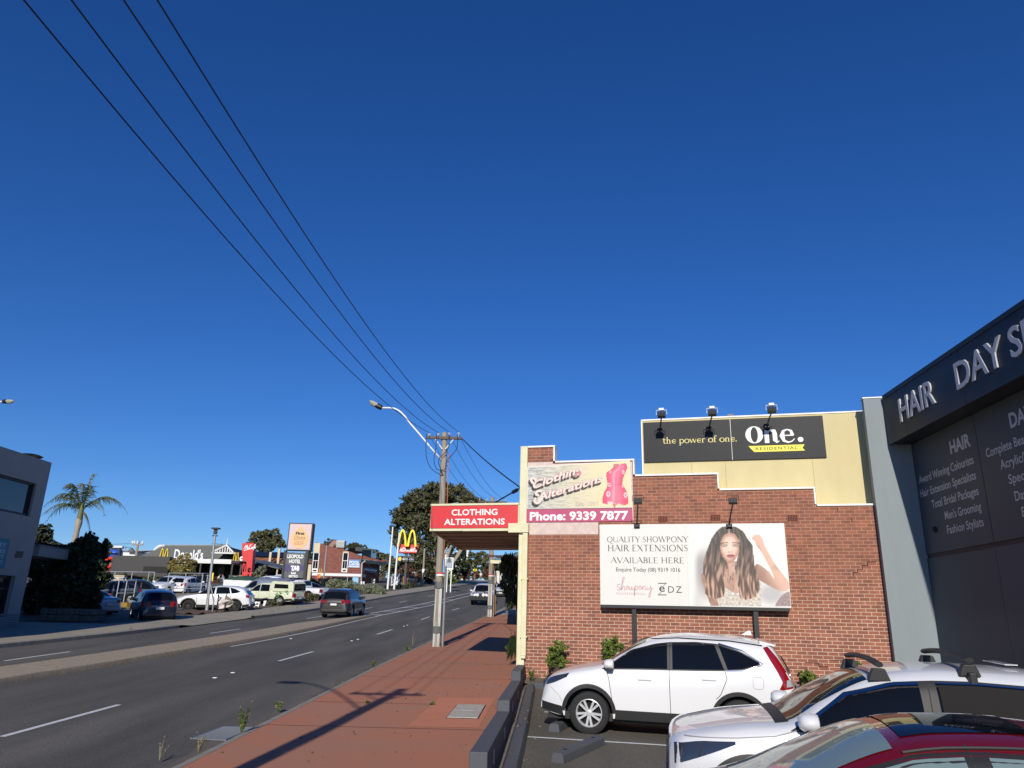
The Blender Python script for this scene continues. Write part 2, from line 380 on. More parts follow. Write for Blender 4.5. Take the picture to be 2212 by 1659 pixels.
# expansion joints of the red footpath, its newer square and the pit lid
jb = MB()
for Y in (-2.6, 1.2, 5.4, 9.6, 13.6, 16.3, 20.7, 24.4, 28.6, 33, 38, 43, 48.5):
    a, b = rk(Y)+.16, rb(Y)
    n = 6
    for i in range(n):
        xa, xb = a+(b-a)*i/n, a+(b-a)*(i+1)/n; w = .012
        dy = .05*math.sin(Y*3+i)*.3
        jb.quad((xa,Y-w,zg(xa,Y)+.0795), (xb,Y-w+dy*0,zg(xb,Y)+.0795), (xb,Y+w,zg(xb,Y)+.0795), (xa,Y+w,zg(xa,Y)+.0795))
struct(jb.build('footpath_joint', 'hole_black'))
def ground_poly(mb, pts, dz, m=0):
    mb.add([(p[0], p[1], zg(p[0], p[1])+dz) for p in pts], [tuple(range(len(pts)))], m)
pb = MB(); ground_poly(pb, [(-1.62,13.75),(-.42,13.8),(-.19,17.35),(-1.38,17.25)], .080); struct(pb.build('footpath_patch', 'red_footpath_new'))
# lane markings and studs
lm = MB()
def dash(f, y0, y1, w=.11, dz=.004):
    n = max(1, int((y1-y0)/1.0))
    for i in range(n):
        a, b = y0+(y1-y0)*i/n, y0+(y1-y0)*(i+1)/n
        lm.quad((f(a)-w/2,a,zg(f(a),a)+dz), (f(a)+w/2,a,zg(f(a),a)+dz), (f(b)+w/2,b,zg(f(b),b)+dz), (f(b)-w/2,b,zg(f(b),b)+dz))
for k in range(-3, 14):
    dash(lr, 12.5+12.1*k, 15.8+12.1*k); dash(ll, 10.8+12.05*k, 13.8+12.05*k)
dash(lambda Y: mr(Y)+.22, 29, 51, .10)
dash(lambda Y: mr(Y)+.10, 51, 190, .14); dash(lambda Y: mr(Y)-1.15, 50, 190, .14)
for Y in (52, 57, 62.5, 69, 77):
    a = mr(Y); lm.quad((a-1.1,Y,zg(a,Y)+.004), (a+.05,Y+.9,zg(a,Y+.9)+.004), (a+.05,Y+1.25,zg(a,Y+1.25)+.004), (a-1.1,Y+.35,zg(a,Y+.35)+.004))
struct(lm.build('lane_marking', 'line_white'))
for n_, (px, py) in enumerate([(465,1465),(503.6,1454),(760,1385),(773.5,1381.5),(629,1380),(873,1353),(880,1351),(640,1356)]):
    g = gp(px, py); sb = MB(); sb.box(-.05,.05,-.06,.06,0,.018)
    so_ = sb.build('road_stud', 'sign_white', bevel=.006, loc=(g.x, g.y, zg(g.x, g.y)+.003))
    tag(so_, 'small white reflective stud stuck on the asphalt between lanes', 'road stud', 'white road studs')
# median island: rough concrete with a raised kerb nosing, running out to a point
ml = lambda Y: mr(Y) - 1.75*min(1, max(.12, (50.5-Y)/9))
struct(strip('median_strip', lambda Y: ml(Y)+.17, lambda Y: mr(Y)-.17, -50, 50, .14, 'median_concrete', 1.0, 4))
struct(sweep('median_kerb', mr, [(.03,-.05),(.01,.06),(-.03,.13),(-.17,.145),(-.175,.1)][::-1], -50, 50, 'median_concrete', 1.0))
struct(sweep('median_kerb', ml, [(-.03,-.05),(-.01,.06),(.03,.13),(.17,.145),(.175,.1)], -50, 50, 'median_concrete', 1.0))
# the lot of the hotel and takeaway on the left, with its planted edge
struct(strip('parking_lot', lambda Y: -95, lambda Y: lb(Y)+.05, 37.5, 175, .06, 'lot_asphalt', 2.0, 14))
struct(strip('garden_bed', lambda Y: lb(Y)-3.2, lambda Y: lb(Y)-.05, 47.0, 96, lambda X, Y: .12+.10*math.sin(X*7+Y*3)*math.sin(Y*2.3), 'mulch', .5, 8))
struct(sweep('garden_edge', lambda Y: lb(Y)-3.2, [(-.16,0),(-.15,.17),(-.02,.18),(0,.05)], 47.0, 96, 'kerb_concrete'))
struct(strip('forecourt', lambda Y: -60, lambda Y: lb(Y)+.05, -40, 37.6, .10, 'path_concrete', 2.0, 8))
# car park of the salon on the right
struct(strip('car_park', lambda Y: rb(Y)+.3, lambda Y: 40, -20, 20.0, .015, 'park_asphalt', 1.5, 14))
def line_on_ground(mb, a, b, w, dz, n=8):
    a, b = Vector((a[0], a[1], 0)), Vector((b[0], b[1], 0)); t = (b-a).normalized(); q = Vector((-t.y, t.x, 0))*w/2
    for i in range(n):
        p0, p1 = a+(b-a)*i/n, a+(b-a)*(i+1)/n
        mb.add([(p.x, p.y, zg(p.x, p.y)+dz) for p in (p0+q, p1+q, p1-q, p0-q)], [(0,1,2,3)])
bayd = Vector((math.cos(R(-11.2)), math.sin(R(-11.2)), 0))        # the bays run this way, nose in to the low wall
bl = MB()
for o in ((.40,13.45),(.80,16.1),(.35,10.8),(.1,8.1),(-.1,5.4)):
    line_on_ground(bl, o, (o[0]+bayd.x*5.2, o[1]+bayd.y*5.2), .09, .021)
struct(bl.build('bay_marking', 'line_white'))
# gravel strip and rounded kerb beside the low wall, kerb along the brick wall
struct(strip('gravel_strip', lambda Y: rb(Y)+.2, lambda Y: rb(Y)+.34, -10, 19.9, .05, 'gravel', .4, 5))
struct(sweep('kerb_car_park', lambda Y: rb(Y)+.30, [(0,0),(.01,.13),(.05,.18),(.13,.19),(.20,.16),(.23,.08),(.24,0)], -10, 19.3, 'grey_paint', .5))
# ================================================================ the brick shop and its neighbours on the right
WA = R(-75.2)
wd = Vector((-math.sin(WA), -math.cos(WA), 0)); wnrm = Vector((wd.y, -wd.x, 0))      # along the wall to the right; out of the wall towards the car park
W0 = gp(1142, 1472); WZ0 = W0.z
WM = axes(Vector((W0.x, W0.y, 0)), wd)          # local x along the wall, local -y towards the car park, z at eye level datum
def lot_z(x): p = WM @ Vector((x, 0, 0)); return zg(p.x, p.y)
shop = thing('brick_shop', 'red brick shop with stepped white-capped parapet behind the parked white cars', 'shop building', mat=WM.copy())
sb = MB()
sil = [(-.12,-2.4),(9.6,-2.4),(9.6,3.0),(7.46,3.0),(7.46,3.45),(5.08,3.45),(5.08,3.88),(2.86,3.88),(2.86,4.32),(.62,4.32),(.62,4.78),(-.12,4.78)]
sb.prism(sil, (0,0,0), (1,0,0), (0,0,1), (0,.30,0))
sb.build('wall', 'red_brick', shop)
# painted band of brick behind the two signs
pb = MB(); pb.prism([(-.12,2.32),(1.88,2.32),(1.88,2.66),(2.84,2.66),(2.84,4.30),(.60,4.30),(.60,4.36),(-.12,4.36)], (0,-.004,0), (1,0,0), (0,0,1), (0,.0035,0))
pb.build('painted_band', 'pink_paint', shop)
cb = MB()
def cap(x0, x1, z): cb.box(x0, x1, -.04, .34, z, z+.05)
def capv(x, z0, z1): cb.box(x-.045, x+.012, -.035, .335, z0, z1)
cap(-.12, .67, 4.785); cap(.675, 2.905, 4.325); cap(2.91, 5.13, 3.885); cap(5.135, 7.51, 3.455); cap(7.515, 9.6, 3.005)
cb.box(.622,.665,-.035,.335,4.376,4.784); cb.box(2.862,2.902,-.035,.335,3.936,4.324); cb.box(5.082,5.124,-.035,.335,3.506,3.884); cb.box(7.462,7.506,-.035,.335,3.056,3.454)
cb.build('parapet_capping', 'white_trim', shop, bevel=.006)
# cream pilaster with the rainwater head and downpipe
pl = MB(); pl.box(-.335,-.125,-.06,3.0,-2.3,4.83); pl.build('pilaster', 'cream_paint', shop, bevel=.01)
dp = MB(); dp.box(-.20,-.06,-.155,-.065,-.85,2.35); dp.box(-.62,-.04,-.17,-.065,2.36,2.62); dp.box(-.19,-.07,-.15,-.07,-.92,-.85)
for z in (1.1,-.40): dp.box(-.225,-.03,-.16,-.06,z,z+.04)
dp.build('downpipe', 'cream_paint', shop, bevel=.012)
for x, z in ((3.62,2.72),(4.98,2.74),(1.0,0),(6.9,2.72)):
    if z == 0: continue
    v = MB(); v.box(x-.13,x+.13,-.012,.01,z-.08,z+.08)
    for i in range(6):
        for j in range(4): v.box(x-.115+i*.04,x-.09+i*.04,-.016,-.011,z-.07+j*.036,z-.045+j*.036,1)
    v.build('air_vent', ['terracotta' if 'terracotta' in MAT else mat('terracotta', (.26,.085,.05), .8), 'hole_black'], shop)
# cracks in the pointing
def crack(pts):
    ck = MB()
    for a, b in zip(pts, pts[1:]):
        x0, x1 = sorted((a[0], b[0])); z0, z1 = sorted((a[1], b[1])); ck.box(x0-.007, x1+.007, -.002, .01, z0-.007, z1+.007)
    ck.build('pointing_crack', 'hole_black', shop)
crack([(8.75,1.62),(8.55,1.62),(8.55,1.53),(8.42,1.53),(8.42,1.44),(8.30,1.44),(8.30,1.36),(8.2,1.36),(8.2,1.27)])
crack([(7.45,-.70),(7.8,-.70),(7.8,-.78),(8.15,-.78)]); crack([(6.9,-.78),(7.2,-.78),(7.2,-.86),(7.4,-.86)]); crack([(8.0,2.95),(8.0,2.86)]); crack([(8.3,2.69),(8.3,2.6)])
crack([(6.95,.96),(6.95,.86)]); crack([(8.28,.02),(8.36,.02)]); crack([(.62,-.03),(.75,-.03),(.75,-.1)]); crack([(.0,4.36),(.58,4.36),(.58,4.44),(.64,4.44)])
# body of the shop behind the wall, street front and awning
bb = MB(); bb.box(-.12,9.5,.31,14,-2.3,2.7); bb.build('shop_body', 'dark_brick', shop)
# ---------------------------------------------------------------- signs and lamps on the brick wall
def onw(x, y, off=0.0):
    d = ray(x, y); O = Vector((W0.x, W0.y, 0)); t = (O + wnrm*off).dot(wnrm)/d.dot(wnrm); P = d*t
    return (P-O).dot(wd), P.z
def inpoly(x, y, P):
    c = False; n = len(P)
    for i in range(n):
        (x0, y0), (x1, y1) = P[i], P[(i+1) % n]
        if (y0 > y) != (y1 > y) and x < (x1-x0)*(y-y0)/(y1-y0)+x0: c = not c
    return c
def mixc(a, b, t): return tuple(p+(q-p)*t for p, q in zip(a, b))
def sst(a, b, x): t = min(max((x-a)/(b-a), 0), 1); return t*t*(3-2*t)
# faded shop sign on the painted band
sg = thing('shop_sign', 'faded clothing alterations sign with pink dress form and phone strip on the brick wall', 'sign', mat=WM @ Matrix.Translation((0,-.012,0)))
LX, RX = -.135, 2.80
def fs(cx, cy):                                            # sketch coordinates of the board -> local x, z
    k = (cx-135)/1865.0; top = 455-k*60; bot = 1190-k*15; t = (cy-bot)/(top-bot)
    return LX+k*(RX-LX), 3.03+t*(4.225+k*.10-3.03)
bd = MB(); q = [fs(138,1190), fs(2005,1176), fs(1988,395), fs(140,455)]
bd.prism(q, (0,0,0), (1,0,0), (0,0,1), (0,-.02,0)); bd.build('border', 'white_sign', sg)
def photo_print(nm):
    m = bpy.data.materials.new(nm); m.use_nodes = True; nt = m.node_tree; N = nt.nodes.new; L = nt.links.new; b = nt.nodes['Principled BSDF']
    tc = N('ShaderNodeTexCoord'); mp = N('ShaderNodeMapping'); mp.inputs['Scale'].default_value = (1.3, 1, 9); mp.inputs['Rotation'].default_value = (0, .06, 0); L(tc.outputs['Object'], mp.inputs[0])
    w = N('ShaderNodeTexNoise'); w.inputs['Scale'].default_value = 3; w.inputs['Detail'].default_value = 7; w.inputs['Roughness'].default_value = .7; L(mp.outputs[0], w.inputs['Vector'])
    sx = N('ShaderNodeSeparateXYZ'); L(tc.outputs['Object'], sx.inputs[0])
    g = N('ShaderNodeMapRange'); g.inputs[1].default_value = 0; g.inputs[2].default_value = 2.0; L(sx.outputs[0], g.inputs[0])
    r = N('ShaderNodeValToRGB'); e = r.color_ramp.elements; e[0].position = .36; e[0].color = (.16,.18,.19,1); e[1].position = .60; e[1].color = (.62,.63,.58,1); L(w.outputs[0], r.inputs[0])
    mx = N('ShaderNodeMix'); mx.data_type = 'RGBA'; L(g.outputs[0], mx.inputs[0]); L(r.outputs[0], mx.inputs[6]); mx.inputs[7].default_value = (.70,.62,.38,1); L(mx.outputs[2], b.inputs['Base Color'])
    b.inputs['Roughness'].default_value = .5; MAT[nm] = m
photo_print('faded_print')
bp = MB(); q = [fs(152,1180), fs(1998,1166), fs(1978,405), fs(154,465)]
bp.prism(q, (0,-.02,0), (1,0,0), (0,0,1), (0,-.002,0)); bp.build('picture_panel', 'faded_print', sg)
ps = MB(); ps.prism([(LX-.02,2.66),(RX+.02,2.66),(RX+.01,3.01),(LX-.01,3.01)], (0,0,0), (1,0,0), (0,0,1), (0,-.022,0)); ps.build('phone_strip', 'magenta', sg)
tm = MB(); text(tm, 'Phone: 9339 7877', (LX+.10,-.024,2.715), (1,0,0), (0,0,1), .22, 2.74, bold=.035); tm.build('phone_number', 'sign_white', sg)
# the swash lettering: shadow, outline, face
def swash(mb, dx, dz, y, b, m):
    for s_, (x0, y0), (x1, y1), hh in (('Clothing', (255,845), (1165,560), .205), ('Alterations', (330,1060), (1525,730), .20)):
        a, c = Vector((fs(x0,y0)[0]+dx, y, fs(x0,y0)[1]+dz)), Vector((fs(x1,y1)[0]+dx, y, fs(x1,y1)[1]+dz)); u = (c-a); L_ = u.length
        text(mb, s_, a, u, (-.1,0,1), hh, L_, bold=b, shear=.25, m=m)
    # opening flourishes of the C and the A
    for pts in ([(270,760),(215,700),(235,655),(300,680),(290,720)], [(430,1000),(350,1090),(280,1060),(310,1000)], [(420,880),(330,890),(310,940),(360,955)]):
        P = [fs(*p) for p in pts]
        strokes(mb, [smooth_line([(p[0]+dx, p[1]+dz) for p in P], .05 + b*.6)], (0,y,0), (1,0,0), (0,0,1), 1, 1, m)
for n_, dx, dz, y, b, mm in (('lettering_shadow', -.045, -.075, -.0235, .05, 'ink'), ('lettering_outline', 0, 0, -.0265, .05, 'rose_ink'), ('lettering', 0, 0, -.030, .022, 'faded_letter')):
    t_ = MB(); swash(t_, dx, dz, y, b, 0); t_.build(n_, mm, sg)
t_ = MB(); a = fs(1020,1142); text(t_, 'Est. 1991', (a[0],-.0235,a[1]), (1,0,0.0), (0,0,1), .105, .62, bold=.02); t_.build('date_outline', 'dark_text', sg)
t_ = MB(); text(t_, 'Est. 1991', (a[0]+.004,-.0255,a[1]), (1,0,0), (0,0,1), .105, .61, bold=-.004); t_.build('date', 'faded_letter', sg)
form = [(1700,460),(1720,445),(1790,445),(1800,455),(1900,436),(1935,470),(1940,520),(1900,610),(1860,700),(1850,780),(1890,860),(1925,920),(1945,1010),(1940,1110),(1880,1140),(1815,1125),(1790,1100),(1740,1130),(1720,1130),(1716,1176),(1690,1176),(1686,1125),(1660,1095),(1580,1120),(1500,1100),(1500,1010),(1530,910),(1575,850),(1590,770),(1575,690),(1565,600),(1600,570),(1670,530),(1700,500)]
tintmat('form_print', .5)
def formcol(x, y):                                         # pink printed dress form: rounded body, dials, seams
    row = [q for q in range(1480, 1960, 8) if any_in(q, y)]
    l, r = (row[0], row[-1]) if row else (x, x+1); u = (x-l)/max(r-l, 1)
    c = mixc((.93,.40,.50), (.80,.22,.36), sst(.25, 1.0, abs(u-.48)*2)); c = mixc((.96,.56,.62), c, sst(0, .10, abs(u-.42)))
    for dx, dy, rx_, ry_ in ((1640,575,16,28),(1870,585,22,36),(1625,795,34,34),(1855,815,16,34),(1600,950,38,50),(1900,970,32,48)):
        e = math.hypot((x-dx)/rx_, (y-dy)/ry_); c = mixc((.97,.74,.76), c, sst(.85, 1.1, e)); c = mixc((.88,.42,.50), c, sst(.35, .6, e))
    if y < 500 and abs(x-1748) < 46: c = (.70,.40,.38)
    if 1070 < y < 1125 and 1590 < x < 1680: c = (.95,.72,.74)
    if abs(y-(790+.04*(x-1700))) < 4 or abs(x-1640-.02*(y-700)) < 4 and y < 790 or abs(y-1070) < 5: c = mixc(c, (.60,.15,.26), .6)
    return c
def any_in(x, y): return inpoly(x, y, form)
fm = MB(); fm.col = []; nx_, ny_ = 64, 104; cell = {}
for j in range(ny_):
    for i in range(nx_):
        x, y = 1490+460*i/nx_, 430+750*j/ny_
        if inpoly(x+3.5, y+3.5, form): cell[(i, j)] = 1
vid = {}
for (i, j) in cell:
    q = []
    for a_, b_ in ((i,j),(i,j+1),(i+1,j+1),(i+1,j)):
        if (a_, b_) not in vid:
            x, y = 1490+460*a_/nx_, 430+750*b_/ny_; p = fs(x, y); vid[(a_, b_)] = len(fm.v); fm.v.append((p[0], -.0243, p[1])); fm.col.append(tuple(max(0, w)**2.0 for w in formcol(x, y)))
        q.append(vid[(a_, b_)])
    fm.f.append(q); fm.m.append(0)
fm.build('dress_form', 'form_print', sg)

# awning over the footpath and its red end sign
aw = thing('shop_awning', 'cream edged awning with boarded soffit over the red footpath', 'awning')
A = [WM @ Vector((-2.96,0,0)), WM @ Vector((-.345,0,0)), Vector((.43,27.2,0)), Vector((-1.68,27.75,0))]
am = MB(); zt, zb = 3.20, 2.43
def lerp(a, b, t): return a + (b-a)*t
nb = 6
sm = MB()
for i in range(nb):                                        # soffit boards, lapped
    t0, t1 = i/nb+.008, (i+1)/nb-.008
    for t, tt in ((t0, t1),):
        p = [lerp(A[0], A[3], t), lerp(A[1], A[2], t), lerp(A[1], A[2], tt), lerp(A[0], A[3], tt)]
        z0 = zb+.055
        sm.add([(v.x, v.y, z0+.05) for v in p] + [(p[0].x,p[0].y,z0-.014),(p[1].x,p[1].y,z0-.014),(p[2].x,p[2].y,z0+.012),(p[3].x,p[3].y,z0+.012)], [(0,1,2,3),(7,6,5,4),(0,4,5,1),(1,5,6,2),(2,6,7,3),(3,7,4,0)])
sm.build('soffit', mat('soffit_board', (.30,.245,.185), .8, var=.3, vscale=2), aw)
rm = MB()
rp = [A[0], A[1], A[2], A[3]]
rm.add([(v.x, v.y, zt-.25) for v in rp] + [(v.x, v.y, zt-.10) for v in rp], [(3,2,1,0),(4,5,6,7),(0,1,5,4),(1,2,6,5),(2,3,7,6),(3,0,4,7)])
rm.build('roof_sheet', 'galvanised', aw)
def board(mb, a, b, th, z0, z1, m=0):
    d = (b-a).normalized(); n = Vector((d.y, -d.x, 0))
    mb.frame((a.x, a.y, z0), b-a, n*th, (0,0,z1-z0), m)
fb = MB()
board(fb, A[0], A[1], .03, zb, zt-.05); board(fb, A[3], A[0], .03, zb, zt-.05); board(fb, A[2], A[3], .03, zb, zt-.05)
board(fb, A[0]-wd*.03, A[1], .06, zt-.05, zt+.005)
board(fb, A[0]-wd*.02, lerp(A[0], A[1], .37), .055, zb, zb+.055); board(fb, lerp(A[0], A[1], .375), A[1], .042, zb-.005, zb+.05)
fb.build('fascia', 'cream_paint', aw)
cp = MB(); cp.frame(tuple(A[0]+Vector((.35,.1,zt-.0))), wd*.42+Vector((0,0,.06)), (0.02,.3,0), (0,0,.02)); cp.build('loose_flashing', 'galvanised', aw)
rs = thing('red_fascia_sign', 'red clothing alterations sign with white capitals on the awning end', 'sign', mat=WM @ Matrix.Translation((0,-.036,0)))
m_ = MB(); m_.box(-2.965,-.375,-.02,0,2.505,3.135); m_.build('panel', 'sign_red', rs, bevel=.004)
m_ = MB(); text(m_, 'CLOTHING', (-1.655,-.0225,2.872), (1,0,0), (0,0,1), .165, 1.37, 'c', .022); text(m_, 'ALTERATIONS', (-1.65,-.0225,2.602), (1,0,0), (0,0,1), .165, 1.80, 'c', .022); m_.build('lettering', 'sign_white', rs)

# billboard on two posts in front of the wall
BO = .30
bl, br = onw(1295,1132,BO)[0], onw(1694,1131,BO)[0]; bt, bb_ = onw(1500,1131.5,BO)[1], onw(1297,1306,BO)[1]
bb = thing('billboard', 'white hair extensions billboard with long haired woman on black posts', 'billboard', mat=WM @ Matrix.Translation((bl,-BO,bb_)))
BW, BH = br-bl, bt-bb_
m_ = MB(); m_.box(0,BW,0,.05,0,BH); m_.build('panel', 'white_sign', bb, bevel=.004)
m_ = MB(); m_.box(.02,BW-.03,.01,.10,-.075,-.002); m_.build('bottom_rail', 'black_metal', bb)
for xx in (.86, 3.86):
    m_ = MB(); m_.box(xx-.055,xx+.055,.06,.17,-2.6-bb_+.05-0.0,BH*.9); m_.build('post', 'black_metal', bb)
def bq(cx, cy):                                            # sketch coordinates of the billboard -> local x, z
    k = (cy-137)/715.0; xl = 128+k*12; xr = 1743+k*60; u = (cx-xl)/(xr-xl)
    yt = 138-u*5; yb = 842+u*43; return u*BW, BH*(1-(cy-yt)/(yb-yt))
SERIF = {'A': ([[(.02,0,.05),(.40,1,.05)],[(.36,1,.15),(.74,0,.15)],[(.16,.36,.05),(.60,.36,.05)]],.76), 'B': ([[(.14,0,.14),(.14,1,.14)],'B1','B2'],.62),
 'D': ([[(.14,0,.14),(.14,1,.14)],'D'],.80), 'E': ([[(.14,0,.14),(.14,1,.14)],[(.1,.97,.05),(.54,.97,.06)],[(.1,.52,.05),(.46,.52,.05)],[(.1,.03,.05),(.58,.03,.06)]],.62),
 'H': ([[(.14,0,.14),(.14,1,.14)],[(.68,0,.14),(.68,1,.14)],[(.14,.52,.05),(.68,.52,.05)]],.82), 'I': ([[(.14,0,.14),(.14,1,.14)]],.28),
 'L': ([[(.14,0,.14),(.14,1,.14)],[(.1,.03,.05),(.56,.03,.06)]],.58), 'N': ([[(.10,0,.05),(.10,1,.05)],[(.08,1,.15),(.72,0,.15)],[(.72,0,.05),(.72,1,.05)]],.82),
 'O': (['O'],.88), 'P': ([[(.14,0,.14),(.14,1,.14)],'B1'],.60), 'Q': (['O',[(.42,.05,.09),(.66,-.2,.08),(.9,-.24,.04)]],.88), 'R': ([[(.14,0,.14),(.14,1,.14)],'B1',[(.32,.48,.13),(.68,0,.13)]],.70),
 'S': (['S'],.54), 'T': ([[(.34,0,.14),(.34,1,.14)],[(.02,.97,.05),(.66,.97,.05)]],.68), 'U': (['U'],.78), 'V': ([[(.04,1,.15),(.40,0,.15)],[(.37,0,.05),(.72,1,.05)]],.74),
 'W': ([[(.04,1,.14),(.32,0,.14)],[(.30,0,.05),(.54,1,.05)],[(.52,1,.14),(.80,0,.14)],[(.78,0,.05),(1.06,1,.05)]],1.08), 'X': ([[(.06,1,.15),(.66,0,.15)],[(.06,0,.05),(.64,1,.05)]],.72), 'Y': ([[(.02,1,.14),(.34,.48,.14)],[(.66,1,.05),(.36,.48,.05)],[(.36,0,.14),(.36,.5,.14)]],.68)}
def ell(cx, cy, rx, ry, a0, a1, wt, wn_, n=14):
    out = []
    for i in range(n+1):
        a = R(a0+(a1-a0)*i/n); out.append((cx+rx*math.cos(a), cy+ry*math.sin(a), wn_+(wt-wn_)*abs(math.cos(a))))
    return out
def serif(mb, s, x, z, h, width, y):
    adv = sum(.34 if c == ' ' else SERIF[c][1]+.06 for c in s); k = width/adv/h; cx = 0
    for c in s:
        if c == ' ': cx += .34; continue
        st, w = SERIF[c]; L = []
        for g in st:
            if g == 'O': L.append(ell(.44,.5,.37,.49,0,360,.13,.05,22))
            elif g == 'D': L.append(ell(.16,.5,.56,.47,-90,90,.14,.05))
            elif g == 'B1': L.append(ell(.2,.74,.33,.235,-90,90,.13,.05))
            elif g == 'B2': L.append(ell(.2,.265,.38,.24,-90,90,.14,.05))
            elif g == 'S': L.append([(a, b, .13-.16*abs(b-.5)) for a, b, _ in smooth_line([(.46,.86),(.28,.97),(.1,.78),(.2,.58),(.4,.42),(.46,.22),(.26,.02),(.06,.14)], .1, 4)])
            elif g == 'U': L += [[(.12,1,.13),(.12,.3,.13)], ell(.39,.3,.27,.28,180,360,.1,.05), [(.66,.3,.05),(.66,1,.05)]]
            else:
                L.append(g)
                if abs(g[0][0]-g[-1][0]) < .45 and len(g) == 2 and g[0][1] != g[1][1]:
                    for e in g:
                        if e[1] in (0, 1): zz = .02 if e[1] == 0 else .98; L.append([(e[0]-.10,zz,.04),(e[0]+.10,zz,.04)])
        strokes(mb, [[(p[0]+cx, p[1], p[2]) for p in l] for l in L], (x,y,z), (1,0,0), (0,0,1), h*k, h)
        cx += w+.06
m_ = MB()
for s_, a, b in (('QUALITY SHOWPONY', (198,298), (930,297)), ('HAIR EXTENSIONS', (205,378), (932,379)), ('AVAILABLE HERE', (235,482), (898,484))):
    pa, pb_ = bq(*a), bq(*b); serif(m_, s_, pa[0], pa[1], .145 if s_[0] != 'H' else .165, pb_[0]-pa[0], -.003)
m_.build('headline', 'dark_text', bb)
m_ = MB(); a, b = bq(283,556), bq(860,565); text(m_, 'Enquire Today (08) 9319 1016', (a[0],-.003,a[1]), (1,0,0), (0,0,1), .10, b[0]-a[0], bold=.008); m_.build('phone_line', 'dark_text', bb)
m_ = MB()                                                  # handwritten brand word, small caps below, and the second mark
scr = [[(290,715),(312,718),(318,700),(296,690),(300,672),(322,672)], [(322,720),(350,640),(358,612),(346,612),(338,660),(334,720),(346,690),(360,688),(362,716),(374,716)],
       [(385,715),(376,700),(388,684),(400,698),(390,716)], [(405,690),(408,716),(422,712),(428,690),(430,714),(446,712),(450,688)], [(458,690),(450,770),(456,700),(474,684),(482,700),(468,718),(456,712)],
       [(500,716),(490,700),(502,684),(514,698),(504,716)], [(522,690),(522,718),(532,692),(546,690),(548,716),(558,714)], [(566,690),(564,714),(586,710),(596,688),(600,720),(592,776),(578,776),(596,730),(618,704)]]
strokes(m_, [smooth_line([bq(*p) for p in L], .016, 5) for L in scr], (0,-.003,0), (1,0,0), (0,0,1), 1, 1)
a, b = bq(287,757), bq(556,760); serif(m_, 'PROFESSIONAL'.replace('F','E'), a[0], a[1], .055, .01, -.003) if False else text(m_, 'PROFESSIONAL', (a[0],-.003,a[1]), (1,0,0), (0,0,1), .052, b[0]-a[0], sp=1.35)
m_.build('brand_script', mat('dusty_pink', (.55,.27,.29), .6), bb)
m_ = MB()
strokes(m_, [[(*bq(664,663), .022), (*bq(738,664), .022), (*bq(712,684), .018)], [(*bq(738,764), .022), (*bq(662,763), .022), (*bq(690,742), .018)]], (0,-.003,0), (1,0,0), (0,0,1), 1, 1)
a, b = bq(674,735), bq(724,735); text(m_, 'e', (a[0],-.003,a[1]), (1,0,0), (0,0,1), .20, b[0]-a[0], bold=.01)
a, b = bq(754,745), bq(874,746); text(m_, 'DZ', (a[0],-.003,a[1]), (1,0,0), (0,0,1), .165, b[0]-a[0], sp=1.25); m_.build('brand_mark', 'dark_text', bb)

# the printed portrait: a colour sheet laid on the panel
tintmat('portrait_print', .5)
HAIR = [(1275,155),(1340,165),(1400,205),(1440,275),(1480,330),(1490,430),(1500,520),(1530,620),(1545,720),(1500,790),(1420,815),(1380,780),(1350,640),(1330,520),(1345,480),(1368,380),(1372,290),(1330,230),(1282,215),(1235,240),(1208,300),(1205,360),(1225,430),(1270,490),(1260,560),(1230,620),(1250,700),(1240,780),(1180,800),(1110,790),(1070,750),(1100,660),(1060,580),(1060,480),(1090,380),(1130,270),(1180,195),(1220,165)]
ARM = [(1470,270),(1500,240),(1535,236),(1565,280),(1580,330),(1605,385),(1650,470),(1710,560),(1770,640),(1800,700),(1770,735),(1700,735),(1620,690),(1550,650),(1500,620),(1495,520),(1520,495),(1560,520),(1620,570),(1668,640),(1640,560),(1600,480),(1560,400),(1520,345),(1500,300)]
TOP = [(1170,690),(1230,690),(1300,740),(1420,790),(1500,700),(1530,640),(1555,660),(1555,880),(1200,880),(1180,800)]
LARM = [(1040,600),(1060,565),(1110,555),(1130,700),(1180,800),(1205,880),(1130,880),(1090,760),(1050,660)]
CHAIR = [(1680,840),(1720,780),(1760,750),(1803,735),(1803,885),(1665,885)]
